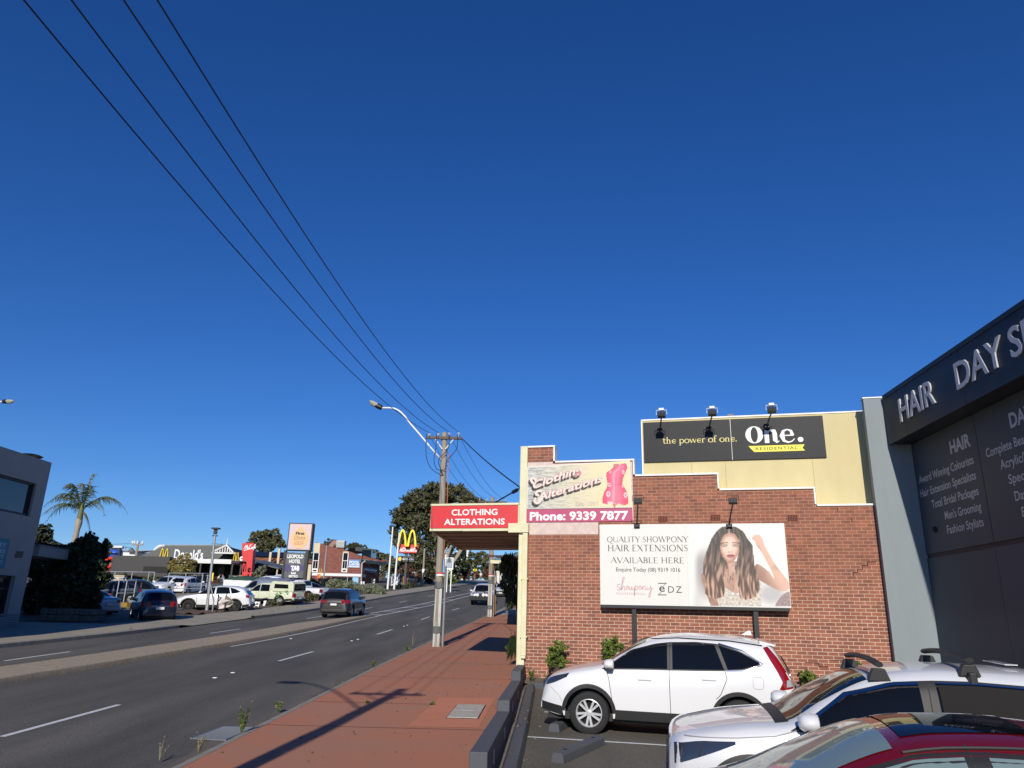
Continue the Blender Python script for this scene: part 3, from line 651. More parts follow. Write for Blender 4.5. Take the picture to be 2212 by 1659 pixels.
def portrait(x, y):
    nz = lambda a, b, s=0: noise.noise(Vector((a, b, s)))
    bg = mixc((.845,.845,.82), (.72,.70,.69), sst(1120, 1000, x)*sst(500, 850, y)*.8)
    d = math.hypot((x-1100)/130, (y-520)/300); bg = mixc(bg, (.50,.48,.48), .85*(1-sst(.5, 1.2, d))*sst(300, 480, y))
    d = math.hypot((x-1640)/150, (y-760)/120); bg = mixc(bg, (.60,.59,.60), .8*(1-sst(.3, 1.1, d)))
    c = bg
    skin, shade = (.80,.62,.53), (.42,.29,.24)
    if inpoly(x, y, CHAIR): c = mixc((.42,.33,.33), (.62,.54,.53), .5+.5*nz(x*.05, y*.05))
    if inpoly(x, y, LARM): c = mixc(shade, skin, .35+.3*nz(x*.02, y*.02))
    if inpoly(x, y, [(1225,480),(1360,470),(1460,560),(1500,640),(1480,740),(1300,760),(1180,700),(1210,560)]): c = mixc(skin, shade, .35+.4*nz(x*.015, y*.012))
    if inpoly(x, y, TOP): c = mixc((.84,.81,.75), (.60,.56,.50), .5+.9*nz(x*.055, y*.055))
    if inpoly(x, y, ARM):
        e = sst(1500, 1680, x+.55*(560-y)); c = mixc(shade, skin, .25+.75*e)
        c = mixc(c, shade, .55*sst(.2, .8, nz(x*.008+3, y*.01)))
    fx, fy = (x-1288)/86, (y-352)/134
    if fy > 0: fx *= 1 + .45*fy*fy
    d = math.hypot(fx, fy)
    if d < 1.04:
        c = mixc((.87,.71,.62), (.60,.42,.34), sst(.55, 1.02, d) + .12*sst(0, 1, fx))
        c = mixc(c, (.76,.50,.43), .4*(1-sst(10, 42, math.hypot(x-1232, (y-415)*1.2))) + .4*(1-sst(10, 42, math.hypot(x-1345, (y-415)*1.2))))
        for ex in (1240, 1340):
            e = math.hypot((x-ex)/30, (y-332)/14); c = mixc((.34,.24,.20), c, sst(.4, 1.3, e))
            e = math.hypot((x-ex)/18, (y-331)/7); c = mixc((.80,.78,.74), c, sst(.6, 1.1, e)); e = math.hypot((x-ex)/5, (y-329)/5.5); c = mixc((.15,.16,.15), c, sst(.6, 1.1, e))
            s_ = 1 if ex > 1288 else -1; by = 309 - .10*(x-ex)*s_*-1 + .0035*(x-ex)**2; c = mixc((.30,.21,.17), c, sst(2, 7, abs(y-by)) if abs(x-ex) < 36 else 1)
        c = mixc((.50,.33,.27), c, sst(4, 10, math.hypot((x-1280)/1.5, y-392))*.5+.5); c = mixc((.50,.33,.27), c, sst(4, 10, math.hypot((x-1305)/1.5, y-392))*.5+.5)
        c = mixc((.92,.80,.72), c, sst(3, 12, abs(x-1291))*.6+.4 if 320 < y < 385 else 1)
        e = math.hypot((x-1296)/36, (y-427)/19); c = mixc((.62,.33,.32), c, sst(.75, 1.1, e)); c = mixc((.25,.08,.08), c, sst(1.5, 4, abs(y-425)) if e < .95 else 1)
    if inpoly(x, y, HAIR) and d > .93:
        t = nz((x-1290)*.055+.9*math.sin(y*.012), y*.008) + .5*nz(x*.13, y*.012, 4)
        k = sst(300, 700, y)
        c = mixc(mixc((.15,.13,.12), (.25,.18,.15), k), mixc((.32,.26,.23), (.74,.56,.46), k), sst(-.35, .6, t))
    else:
        s_ = nz(x*.09, y*.014+.8*math.sin(x*.03), 9)
        if 480 < y < 800 and 1080 < x < 1530 and s_ > .32: c = mixc(c, (.36,.25,.20), .8)
    if abs(x-1282) < 4 and 175 < y < 232: c = (.66,.52,.45)
    return c
gx, gy = 150, 124
pm = MB(); pm.col = []
X0 = 940
for j in range(gy+1):
    for i in range(gx+1):
        k = (j/gy*727+138-137)/715.0; xr = 1740+k*60; cx = X0+(xr-X0)*i/gx; cyy = 148+j/gy*700; u = (cx-128)/1620.0; cyy += u*20*(j/gy)
        a, b = bq(cx, min(cyy, 868)); pm.v.append((min(a, BW-.012), -.0015, max(b, .012)))
        e = sst(940, 1020, cx); pm.col.append(tuple(max(0, q)**1.75 for q in mixc((.845,.845,.82), portrait(cx, cyy), e)))
w_ = gx+1
for j in range(gy):
    for i in range(gx): pm.f.append((j*w_+i, (j+1)*w_+i, (j+1)*w_+i+1, j*w_+i+1)); pm.m.append(0)
pm.build('printed_portrait', 'portrait_print', bb)
m_ = MB()
for xx in (.88, 2.02, 2.25, 3.46): m_.box(xx,xx+.004,-.0022,.0,.01,BH-.01)
m_.build('sheet_seam', mat('seam_grey', (.5,.5,.48), .6), bb)

# flood lamps on arms
def lamp(label, grp, base, head, white=False):
    """base: local wall point on the face; head: out at the end of the arm"""
    t = thing('floodlight', label, 'floodlight', group=grp, mat=WM @ Matrix.Translation(base))
    b = Vector(head)-Vector(base)
    m = MB(); m.box(-.075,.075,-.06,.03,-.08,.025); m.box(-.06,.06,-.085,-.06,-.065,.0); m.build('bracket', 'black_metal', t, bevel=.008)
    m = MB(); m.tube([(0,-.03,0), (b.x*.5,b.y*.5,b.z*.5), (b.x,b.y,b.z-.05)], .020, 8); m.build('arm', 'black_metal', t)
    m = MB(); m.frame((b.x-.105,b.y-.08,b.z-.05), (.21,0,0), (0,.12,-.04), (0,.04,.12))
    for i in range(6): m.frame((b.x-.095+i*.036,b.y-.11,b.z-.04), (.007,0,0), (0,.035,-.010), (0,.04,.12))
    m.build('housing', 'black_metal', t, bevel=.006)
    m = MB(); m.frame((b.x-.09,b.y+.045,b.z-.085), (.18,0,0), (0,.004,0), (0,.038,.11)); m.build('lens', mat('lamp_glass', (.6,.6,.58), .15) if 'lamp_glass' not in MAT else 'lamp_glass', t)
    m = MB(); m.tube([(b.x-.14,b.y,b.z+.0),(b.x-.14,b.y,b.z+.13),(b.x+.14,b.y,b.z+.13),(b.x+.14,b.y,b.z)], .009, 6); m.build('yoke', 'porcelain' if white else 'black_metal', t)
    if white:
        m = MB(); m.box(b.x-.07,b.x+.07,b.y-.06,b.y+.08,b.z+.11,b.z+.18); m.build('sensor_cap', 'porcelain', t, bevel=.01)
for px, hx, lb_ in ((1376,1378,'left'), (1575,1583,'right')):
    a = onw(px, 1134, BO); h = onw(hx, 1082, BO+.75)
    lamp('black floodlight on an arm above the '+('phone number end' if lb_ == 'left' else 'woman\'s head')+' of the white billboard', 'floodlights over the white billboard', (a[0],-BO,a[1]), (h[0],-BO-.75,h[1]))

# cream building behind with the charcoal sign
OFF = -.42
cbm = thing('cream_building', 'pale yellow rendered building rising behind the brick parapet', 'building', mat=WM.copy())
cl_, ct_ = onw(1388, 950, OFF)[0], onw(1600, 901, OFF)[1]
m_ = MB(); m_.box(cl_,9.9,.42,13,2.5,ct_); m_.build('wall', 'cream_render', cbm)
m_ = MB(); m_.box(cl_-.02,9.9,.40,.50,ct_+.001,ct_+.04); m_.box(cl_-.03,cl_-.002,.40,.50,3.2,ct_+.04); m_.build('edge_flashing', 'white_trim', cbm)
m_ = MB(); xx = onw(3190/1.8228*1.0, 1000, OFF)[0]
for px in (1495,1568,1758): xx = onw(px, 1030, OFF)[0]; m_.box(xx,xx+.008,.412,.42,3.0,4.4)
m_.build('render_joint', mat('cream_joint', (.36,.29,.15), .8), cbm)
m_ = MB(); xx = onw(1578,895,OFF)[0]; m_.box(xx-.08,xx+.08,.5,.66,ct_,ct_+.12); m_.build('roof_vent', 'kerb_concrete', cbm)
os_ = thing('agency_sign', 'charcoal sign with white One. lettering and yellow ribbon on the cream wall', 'sign', mat=WM @ Matrix.Translation((0,-OFF,0)))
sl_, sr_ = onw(1390,950,OFF+.05)[0], onw(1781,940,OFF+.05)[0]; stp, sbt = onw(1500,908.5,OFF+.05)[1], onw(1500,996,OFF+.05)[1]
m_ = MB(); m_.box(sl_,sr_,-.05,0,sbt,stp); m_.build('panel', 'sign_charcoal', os_, bevel=.004)
m_ = MB(); xx = onw(1579,940,OFF+.05)[0]; m_.box(xx-.006,xx+.006,-.0515,-.05,sbt,stp); m_.build('panel_joint', 'galvanised', os_)
def oc(cx, cy): return onw((2300+.5425*cx)/1.8228, (1500+.5425*cy)/1.8228, OFF+.05)
y_ = -.053
m_ = MB()                                                  # 'the power of one.' in a bookish serif
low = {'t': ([[(.16,.95,.10),(.16,.16,.13),(.22,.03,.10),(.36,.06,.06)],[(.0,.66,.06),(.36,.66,.06)]],.40), 'h': ([[(.12,0,.12),(.12,1.08,.12)],[(.12,.5,.06),(.28,.66,.08),(.42,.56,.12),(.42,0,.12)],[(0,.02,.04),(.24,.02,.04)],[(.3,.02,.04),(.54,.02,.04)]],.60),
 'e': ([[(.06,.36,.085),(.48,.36,.085),(.44,.60,.07),(.27,.68,.06),(.08,.46,.12),(.1,.16,.12),(.28,0,.08),(.48,.12,.05)]],.54), 'p': ([[(.12,-.36,.12),(.12,.66,.12)],ell(.28,.33,.24,.33,-150,150,.12,.06),[(0,-.34,.04),(.24,-.34,.04)]],.60),
 'o': ([ell(.28,.33,.24,.33,0,360,.13,.05,18)],.58), 'w': ([[(.04,.66,.12),(.22,0,.12)],[(.22,0,.05),(.38,.66,.05)],[(.38,.66,.12),(.56,0,.12)],[(.56,0,.05),(.72,.66,.05)]],.78), 'r': ([[(.12,0,.12),(.12,.66,.12)],[(.12,.46,.06),(.26,.64,.08),(.38,.58,.12)],[(0,.02,.04),(.26,.02,.04)]],.42),
 'f': ([[(.14,0,.12),(.14,.85,.12),(.22,1.06,.09),(.38,1.0,.10)],[(0,.64,.05),(.32,.64,.05)],[(0,.02,.04),(.30,.02,.04)]],.36), 'n': ([[(.12,0,.12),(.12,.66,.12)],[(.12,.5,.06),(.28,.66,.08),(.42,.56,.12),(.42,0,.12)],[(0,.02,.04),(.24,.02,.04)],[(.3,.02,.04),(.54,.02,.04)]],.60), '.': ([[(.02,.06,.13),(.14,.06,.13)]],.2), ' ': ([],.3)}
a, b = oc(570,456), oc(1112,440); s_ = 'the power of one.'; adv = sum(low[c][1] for c in s_); k_ = (b[0]-a[0])/adv; cx = 0
for c in s_: strokes(m_, [[(p[0]+cx, p[1], p[2]) for p in l] for l in low[c][0]], (a[0],y_,a[1]), (1,0,0), (0,0,1), k_, .17); cx += low[c][1]
m_.build('motto', 'pale_yellow', os_)
m_ = MB()                                                  # the fat-face wordmark
a, b = oc(1175,455), oc(1600,445); k_ = (b[0]-a[0])/3.05; H_ = (oc(1240,332)[1]-oc(1240,456)[1])
def ring(cx, cy, rx, ry, ix, iy, n=28):
    P = [(cx+rx*math.cos(2*math.pi*i/n), cy+ry*math.sin(2*math.pi*i/n)) for i in range(n)]; Q = [(cx+ix*math.cos(2*math.pi*i/n), cy+iy*math.sin(2*math.pi*i/n)) for i in range(n)]
    m_.add([(a[0]+p[0]*k_, y_, a[1]+p[1]*H_) for p in P+Q], [(i, (i+1)%n, n+(i+1)%n, n+i) for i in range(n)])
ring(.47,.5,.47,.5,.19,.45)
strokes(m_, [[(1.12,.0,.24),(1.12,.72,.24)],[(1.12,.50,.05),(1.32,.74,.10),(1.52,.68,.22),(1.55,.5,.24),(1.55,.15,.24),(1.64,.02,.10),(1.76,.10,.04)],[(1.0,.72,.06),(1.14,.72,.06)],[(1.88,.40,.06),(2.52,.40,.06)],
    [(2.46,.40,.20),(2.40,.66,.14),(2.2,.75,.06),(2.0,.66,.14),(1.92,.38,.27),(2.0,.10,.16),(2.22,0,.08),(2.42,.06,.06),(2.56,.20,.04)]], (a[0],y_,a[1]), (1,0,0), (0,0,1), k_, H_)
m_.add([(a[0]+(2.86+.15*math.cos(i*.5236))*k_, y_, a[1]+(.14+.145*math.sin(i*.5236))*H_) for i in range(12)], [tuple(range(12))])
m_.build('wordmark', 'sign_white', os_)
m_ = MB(); m_.prism([oc(1192,473), oc(1600,460), oc(1585,485), oc(1604,505), oc(1235,516)], (0,-.0505,0), (1,0,0), (0,0,1), (0,-.002,0)); m_.build('ribbon', 'sign_yellow', os_)
m_ = MB(); a, b = oc(1246,503), oc(1550,494); text(m_, 'RESIDENTIAL', (a[0],-.0535,a[1]), (1,0,.0), (0,0,1), .078, b[0]-a[0], bold=.012, sp=1.25); m_.build('ribbon_lettering', 'ink', os_)
for (bx, by, hx, hy, lab) in ((550,385,562,245,'black floodlight over the left end of the charcoal sign'), (905,370,930,232,'black floodlight over the middle of the charcoal sign'), (1328,345,1362,210,'black floodlight in front of the white One. lettering')):
    a = oc(bx, by); h = onw((2300+.5425*hx)/1.8228, (1500+.5425*hy)/1.8228, OFF+.85)
    lamp(lab, 'floodlights over the charcoal sign', (a[0],-OFF-.05,a[1]+.06), (h[0],-OFF-.85,h[1]), True)
# ================================================================ hair salon building, low wall, wheel stops
_t = (Vector((W0.x, W0.y, 0)) + wnrm*.25).dot(wnrm)/ray(2001,1201).dot(wnrm)
F0 = ray(2001,1201)*_t; FA = R(3.2)
fd = Vector((-math.sin(FA), -math.cos(FA), 0))
FM = axes(Vector((F0.x, F0.y, 0)), fd)           # local x towards the viewer along the facade, -y out to the left
hs_ = thing('hair_salon', 'charcoal panelled hair salon with projecting lettered fascia beside the car park', 'salon building', mat=FM.copy())
WF = FM.inverted() @ WM
def wl(x, y): p = WF @ Vector((x, y, 0)); return (p.x, p.y)
m_ = MB(); pl_ = [wl(8.86,-.25), wl(9.885,-.25), (-.012,.35), wl(8.86,.0)]
m_.prism(pl_, (0,0,-2.4), (1,0,0), (0,1,0), (0,0,5.74+2.4)); m_.build('blade_wall', 'blue_grey_render', hs_)
m_ = MB(); m_.prism([wl(8.84,-.27), wl(9.39,-.27), wl(9.39,.0), wl(8.84,.0)], (0,0,5.742), (1,0,0), (0,1,0), (0,0,.03)); m_.build('blade_capping', 'galvanised', hs_)
m_ = MB(); m_.box(0,14,.05,12,-2.4,5.6); m_.build('building_body', 'charcoal_deep', hs_)
xs_ = [.004, 2.9, 5.8, 8.7, 11.6, 14]
for a, b in zip(xs_, xs_[1:]):
    m_ = MB(); m_.box(a+.008,b-.008,-.0,.04,1.775,4.48); m_.build('upper_panel', 'charcoal_panel', hs_, bevel=.004)
    m_ = MB(); m_.box(a+.004,b-.004,-.0,.04,-2.4,1.675); m_.build('lower_panel', 'charcoal_panel', hs_, bevel=.003)
m_ = MB(); m_.box(.004,14,.028,.045,1.675,1.775); m_.build('recess_band', mat('brown_band', (.045,.032,.032), .7), hs_)
fo = .535
m_ = MB()
for a, b in ((.0,1.06),(1.066,3.68),(3.686,6.3),(6.306,8.9),(8.906,14)): m_.box(a+.002,b,-fo,-fo+.05,4.47,5.70)
m_.build('fascia', 'charcoal_deep', hs_, bevel=.003)
m_ = MB(); m_.box(.004,14,-fo+.05,.04,4.485,5.62); m_.build('soffit', 'charcoal_deep', hs_)
m_ = MB(); m_.box(.004,14,-fo-.02,.3,5.702,5.762); m_.box(.004,14,-fo-.02,-fo-.002,5.66,5.70); m_.build('fascia_capping', 'charcoal_deep', hs_)
for s_, x, w in (('HAIR', .84, 1.72), ('DAY SPA', 3.50, 3.35), ('BEAUTY', 7.6, 2.7)):
    m_ = MB(); text(m_, s_, (x,-fo-.002,4.845), (1,0,0), (0,0,1), .565, w, bold=.012, thick=.035); m_.build('fascia_lettering', 'letter_grey', hs_)
U, V_ = (1,0,0), (0,0,1)
L5 = lambda *a: (lambda q: (text(q, *a), q.build('panel_lettering', 'letter_grey', hs_)))(MB())
L5('HAIR', (2.65,-.002,3.855), U, V_, .285, .85, 'r', .03)
for s_, z, w in (('Award Winning Colourists',3.465,2.48), ('Hair Extension Specialists',3.13,2.50), ('Total Bridal Packages',2.795,2.03), ("Men's Grooming",2.465,1.52), ('Fashion Stylists',2.14,1.51)):
    L5(s_, (2.65,-.002,z), U, V_, .185, w, 'r', .012)
L5('DAY SPA', (4.12,-.002,3.87), U, V_, .285, 1.45, 'l', .03)
for s_, x, z, w in (('Complete Beauty',3.15,3.48,1.6), ('Acrylic/Nails',3.57,3.15,1.3), ('Specialised',3.76,2.82,1.2), ('Day Spa',3.86,2.47,.8), ('Bridal',3.99,2.15,.7)):
    L5(s_, (x,-.002,z), U, V_, .185, w, 'l', .012)
m_ = MB(); m_.lathe([(.07,0),(.07,-.03),(.05,-.06),(.001,-.075)], (.62,-.0,2.30), (0,1,0), 12); m_.build('wall_knob', 'charcoal_deep', hs_, smooth=True)

# stepped low wall along the footpath: capped blocks with slots
lw = thing('low_wall', 'grey painted stepped low wall between red footpath and car park', 'low wall')
segs = [(4.9,9.6,-1.66),(9.6,13.8,-1.45),(13.8,18.4,-1.28),(18.4,21.35,-1.08)]
for y0, y1, zt_ in segs:
    if y0 < 9: continue
    a, b = Vector((rb(y0), y0, 0)), Vector((rb(y1)-.0, y1-.006, 0)); d = b-a; n = Vector((d.y, -d.x, 0)).normalized()*.215
    m_ = MB(); zb_ = zg(0, y0)-.35
    m_.frame((a.x, a.y, zb_), d, n, (0,0,zt_-zb_)); m_.build('wall_section', 'grey_paint', lw, bevel=.012)
    m_ = MB(); L_ = d.length; t = d.normalized()
    for k in (.22, .72):
        p = a + t*L_*k + n*1.0; m_.frame((p.x, p.y, zt_-.28), t*.085, n.normalized()*.003, (0,0,.17))
    m_.build('vent_slot', 'sign_white', lw)
# kerb at the foot of the brick wall and the soil behind it
kb = MB()
def wpt(x, y, dz): p = WM @ Vector((x, y, 0)); return Vector((p.x, p.y, zg(p.x, p.y)+dz))
n_ = 18
kb.grid(lambda i, j: wpt(.35+i*8.4, [-1.42,-1.43,-1.38,-1.28,-1.24,-1.23][int(round(j*5))], [0,.10,.15,.15,.12,0][int(round(j*5))]), n_, 5)
struct(kb.build('kerb_planting', 'grey_paint', smooth=40))
kb = MB(); kb.grid(lambda i, j: wpt(-.1+i*8.9, -1.25+j*1.25, .10+.05*math.sin(i*60)*math.sin(j*8)), 40, 6); struct(kb.build('planting_bed', 'dirt', smooth=True))
# concrete wheel stops
def wheel_stop(a, b, label):
    a, b = Vector((a[0], a[1], 0)), Vector((b[0], b[1], 0)); d = (b-a); L_ = d.length; c = (a+b)/2
    M = axes(Vector((c.x, c.y, zg(c.x, c.y)+.014)), d)
    sl_ = (zg(b.x, b.y)-zg(a.x, a.y))/L_
    m_ = MB(); m_.prism([(-.10,0),(.10,0),(.085,.10),(.06,.135),(-.06,.135),(-.085,.10)], (-L_/2,0,-sl_*L_/2), (0,1,0), (0,0,1), (L_,0,sl_*L_))
    for x in (-L_*.33, L_*.33): m_.lathe([(.001,0),(.03,0),(.03,.006)], (x,0,.137+sl_*x), (0,0,1), 10, 1)
    o = m_.build('wheel_stop', ['grey_paint','black_metal'], bevel=.012); o.matrix_world = M
    tag(o, label, 'wheel stop', 'wheel stops in the car park')
wheel_stop((.76,11.55), (1.52,13.0), 'grey concrete wheel stop lying clear in the empty bay')
wheel_stop((.86,13.95), (1.42,15.5), 'grey concrete wheel stop against the front tyre of the white car by the brick wall')
wheel_stop((.15,6.3), (.75,7.7), 'grey concrete wheel stop ahead of the white car with roof bars')
# pit lid in the footpath and the street drain grate
pit = thing('pit_lid', 'pale concrete pit lid with raised edges set in the red footpath', 'pit lid')
pq = [Vector(p) for p in ((-1.03,14.72,0),(-.47,14.72,0),(-.38,16.3,0),(-.93,16.3,0))]
for k, (t0, t1) in enumerate(((0,.495),(.505,1))):
    m_ = MB(); P = [lerp(pq[0],pq[3],t0), lerp(pq[1],pq[2],t0), lerp(pq[1],pq[2],t1), lerp(pq[0],pq[3],t1)]
    m_.add([(p.x,p.y,zg(p.x,p.y)+.079) for p in P]+[(p.x,p.y,zg(p.x,p.y)+.096) for p in P], [(4,5,6,7),(0,1,5,4),(1,2,6,5),(2,3,7,6),(3,0,4,7)])
    m_.build('cover', 'path_concrete_light' if 'path_concrete_light' in MAT else mat('path_concrete_light', (.40,.37,.31), .9, var=.4, vscale=9), pit, bevel=.006)
m_ = MB()
c_ = sum(pq, Vector())/4; P = [c_+(p-c_)*1.06 for p in pq]; m_.add([(p.x,p.y,zg(p.x,p.y)+.0835) for p in P], [(0,1,2,3)]); m_.build('seat_frame', 'hole_black', pit)
gr = thing('drain_grate', 'galvanised bar grate over the gutter drain at the kerb', 'drain grate')
gq = [Vector(p) for p in ((-4.80,12.65,0),(-4.22,12.55,0),(-4.14,13.72,0),(-4.70,13.72,0))]
m_ = MB(); m_.add([(p.x,p.y,zg(p.x,p.y)+.004) for p in gq], [(0,1,2,3)]); m_.build('pit_opening', 'hole_black', gr)
m_ = MB()
for i in range(17):
    t = (i+.25)/17; a, b = lerp(gq[0],gq[3],t), lerp(gq[1],gq[2],t); z = zg(a.x,a.y); m_.frame((a.x,a.y,z+.002), b-a, (0,.034,0), (0,0,.022))
for u in (0, .97):
    a, b = lerp(gq[0],gq[1],u), lerp(gq[3],gq[2],u); z = zg(a.x,a.y); m_.frame((a.x,a.y,z+.002), (b.x-a.x,b.y-a.y,zg(b.x,b.y)-z), (.02,0,0), (0,0,.026))
m_.build('bars', 'grate_metal', gr)
# ================================================================ vehicles
def paint(name, col, metal=0.0, rough=.35):
    m = mat(name, col, rough, metal, coat=1.0, spec=.5); return m
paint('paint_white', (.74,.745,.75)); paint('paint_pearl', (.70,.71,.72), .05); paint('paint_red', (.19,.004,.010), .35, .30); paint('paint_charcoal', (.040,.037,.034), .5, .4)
paint('paint_silver', (.40,.41,.42), .6, .35); paint('paint_slate', (.05,.065,.085), .4, .35); paint('paint_navy', (.016,.022,.038), .4, .35); paint('paint_pale_green', (.66,.69,.50)); paint('paint_black', (.008,.008,.009), .3)
mat('glass_dark', (.005,.006,.008), .04, spec=.28); mat('glass_tint', (.012,.016,.020), .06, spec=.9); mat('glass_pale', (.16,.22,.22), .06, spec=.9); mat('sunshade', (.022,.021,.020), .9, spec=.1)
mat('chrome', (.62,.63,.64), .12, 1.0); mat('alloy', (.58,.59,.60), .35, .35); mat('lamp_red', (.26,.006,.008), .12, coat=1.0); mat('lamp_clear', (.55,.56,.57), .08, .3, coat=1.0); mat('lamp_dark', (.03,.035,.045), .06, coat=1.0, spec=.8)
mat('plate_white', (.72,.73,.74), .5); mat('shut_line', (.02,.02,.02), .8); mat('lamp_red_bright', (.75,.05,.03), .2, coat=1.0)
def interp(P):                                             # smooth curve through (x, z) points given in any x order
    P = sorted(P); return pchip([p[0] for p in P], [p[1] for p in P])
class Shape:
    """analytic body: half width, shoulder line and centre line along x (forward +x, z up, axle midpoint at x=0)"""
    def __init__(s, W, top, belt, xf, xr, nose=.78, tail=.86, nose_l=.75, tail_l=.55, tumble=.20, crown=10):
        s.top, s.belt0 = interp(top), interp(belt); s.W, s.xf, s.xr, s.nose, s.tail, s.nl, s.tl, s.k, s.n = W/2, xf, xr, nose, tail, nose_l, tail_l, tumble, crown
    def w(s, x):
        f = max(0, (x-(s.xf-s.nl))/s.nl); r = max(0, ((s.xr+s.tl)-x)/s.tl)
        return s.W*(1-(1-s.nose)*f**2.4)*(1-(1-s.tail)*r**2.4)
    def belt(s, x): return min(s.belt0(x), s.top(x)-.025)
    def gh(s, x): return min(max((s.top(x)-s.belt(x)-.06)/.35, 0), 1)
    def side(s, x, z):
        w, zs, zt = s.w(x), s.belt(x), s.top(x)
        if z <= zs:
            q = (zs-z)/max(zs-.22, .05)
            return w*(1-.055*(1-q/.32)**2) if q < .32 else w*(1-.045*((q-.32)/.68)**2)
        g = s.gh(x); k = .06+(s.k-.06)*g; n = 2.6+(s.n-2.6)*g; t = min((z-zs)/(zt-zs), .9999)
        return .945*w*(1-k*t)*math.sqrt(max(0, 1-t**n))
    def roof(s, x, y):
        w, zs, zt = s.w(x), s.belt(x), s.top(x); g = s.gh(x); k = .06+(s.k-.06)*g; n = 2.6+(s.n-2.6)*g; t = .97
        for _ in range(6):
            yf = min(abs(y)/(.945*w*(1-k*t)), .999); t = (1-yf*yf)**(1/n)
        return zs+(zt-zs)*t
    def section(s, x, zb):
        zs, zt = s.belt(x), s.top(x); zb = min(zb, zs-.02); out = []
        for i in range(9): z = zb+(zs-zb)*i/8; out.append((s.side(x, z), z))
        g = s.gh(x); n = 2.6+(s.n-2.6)*g
        for t in (.2,.4,.6,.75): out.append((s.side(x, zs+(zt-zs)*t), zs+(zt-zs)*t))
        for yf in (.8,.7,.58,.44,.3,.15,0): t = (1-yf*yf)**(1/n); t = max(t, .76); z = zs+(zt-zs)*min(t,.9999); out.append((s.side(x, z) if yf else 0, z if yf else zt))
        return out
def resamp(P, n):
    d = [0]
    for a, b in zip(P, P[1:]): d.append(d[-1]+math.hypot(b[0]-a[0], b[1]-a[1])+1e-9)
    out = []
    for i in range(n+1):
        t = d[-1]*i/n; k = 0
        while k < len(P)-2 and d[k+1] < t: k += 1
        u = (t-d[k])/(d[k+1]-d[k]); out.append((P[k][0]+(P[k+1][0]-P[k][0])*u, P[k][1]+(P[k+1][1]-P[k][1])*u))
    return out
def side_patch(mb, S, lo, hi, sgn, off=.004, nu=14, nv=8, m=0, rim=True):
    """panel on the flank between two (x, z) curves, lifted off the skin by off"""
    A_, B_ = resamp(lo, nu), resamp(hi, nu)
    def P(i, j, o):
        a, b = A_[i], B_[i]; x, z = a[0]+(b[0]-a[0])*j/nv, a[1]+(b[1]-a[1])*j/nv
        return (x, sgn*(S.side(x, z)+o), z)
    vs = [P(i, j, off) for i in range(nu+1) for j in range(nv+1)]; w = nv+1
    fs = [(i*w+j, (i+1)*w+j, (i+1)*w+j+1, i*w+j+1) for i in range(nu) for j in range(nv)]
    # outward = sgn*y
    a, b, c = Vector(vs[0]), Vector(vs[w]), Vector(vs[w+1])
    mid = (nu//2)*w+nv//2
    a, b, c = Vector(vs[mid]), Vector(vs[mid+w]), Vector(vs[mid+w+1])
    if (b-a).cross(c-a).y*sgn < 0: fs = [f[::-1] for f in fs]
    mb.add(vs, fs, m)
def side_line(mb, S, pts, sgn, w=.010, off=.003, m=0, n=24):
    P = resamp(pts, n); vs = []
    for i, (x, z) in enumerate(P):
        a, b = P[max(i-1,0)], P[min(i+1,n)]; dx, dz = b[0]-a[0], b[1]-a[1]; q = math.hypot(dx, dz) or 1; nx, nz = -dz/q*w/2, dx/q*w/2
        vs += [(x-nx, sgn*(S.side(x-nx, z-nz)+off), z-nz), (x+nx, sgn*(S.side(x+nx, z+nz)+off), z+nz)]
    fs = [(2*i, 2*i+2, 2*i+3, 2*i+1) for i in range(n)]
    if sgn > 0: fs = [f[::-1] for f in fs]
    mb.add(vs, fs, m)
def top_patch(mb, S, xa, xb, ya, yb, off=.005, nu=14, nv=12, m=0):
    """panel on the upper skin from x=xa (half width ya) to x=xb (half width yb)"""
    vs = []
    for i in range(nu+1):
        t = i/nu; x = xa+(xb-xa)*t; yh = ya+(yb-ya)*t
        dz = (S.top(x+.01)-S.top(x-.01))/.02; q = math.sqrt(1+dz*dz)
        for j in range(nv+1):
            y = yh*(2*j/nv-1); vs.append((x-dz/q*off, y, S.roof(x, y)+off/q))
    w = nv+1; fs = [(i*w+j, i*w+j+1, (i+1)*w+j+1, (i+1)*w+j) for i in range(nu) for j in range(nv)]
    if xb > xa: fs = [f[::-1] for f in fs]
    mb.add(vs, fs, m)
_wheel = {}
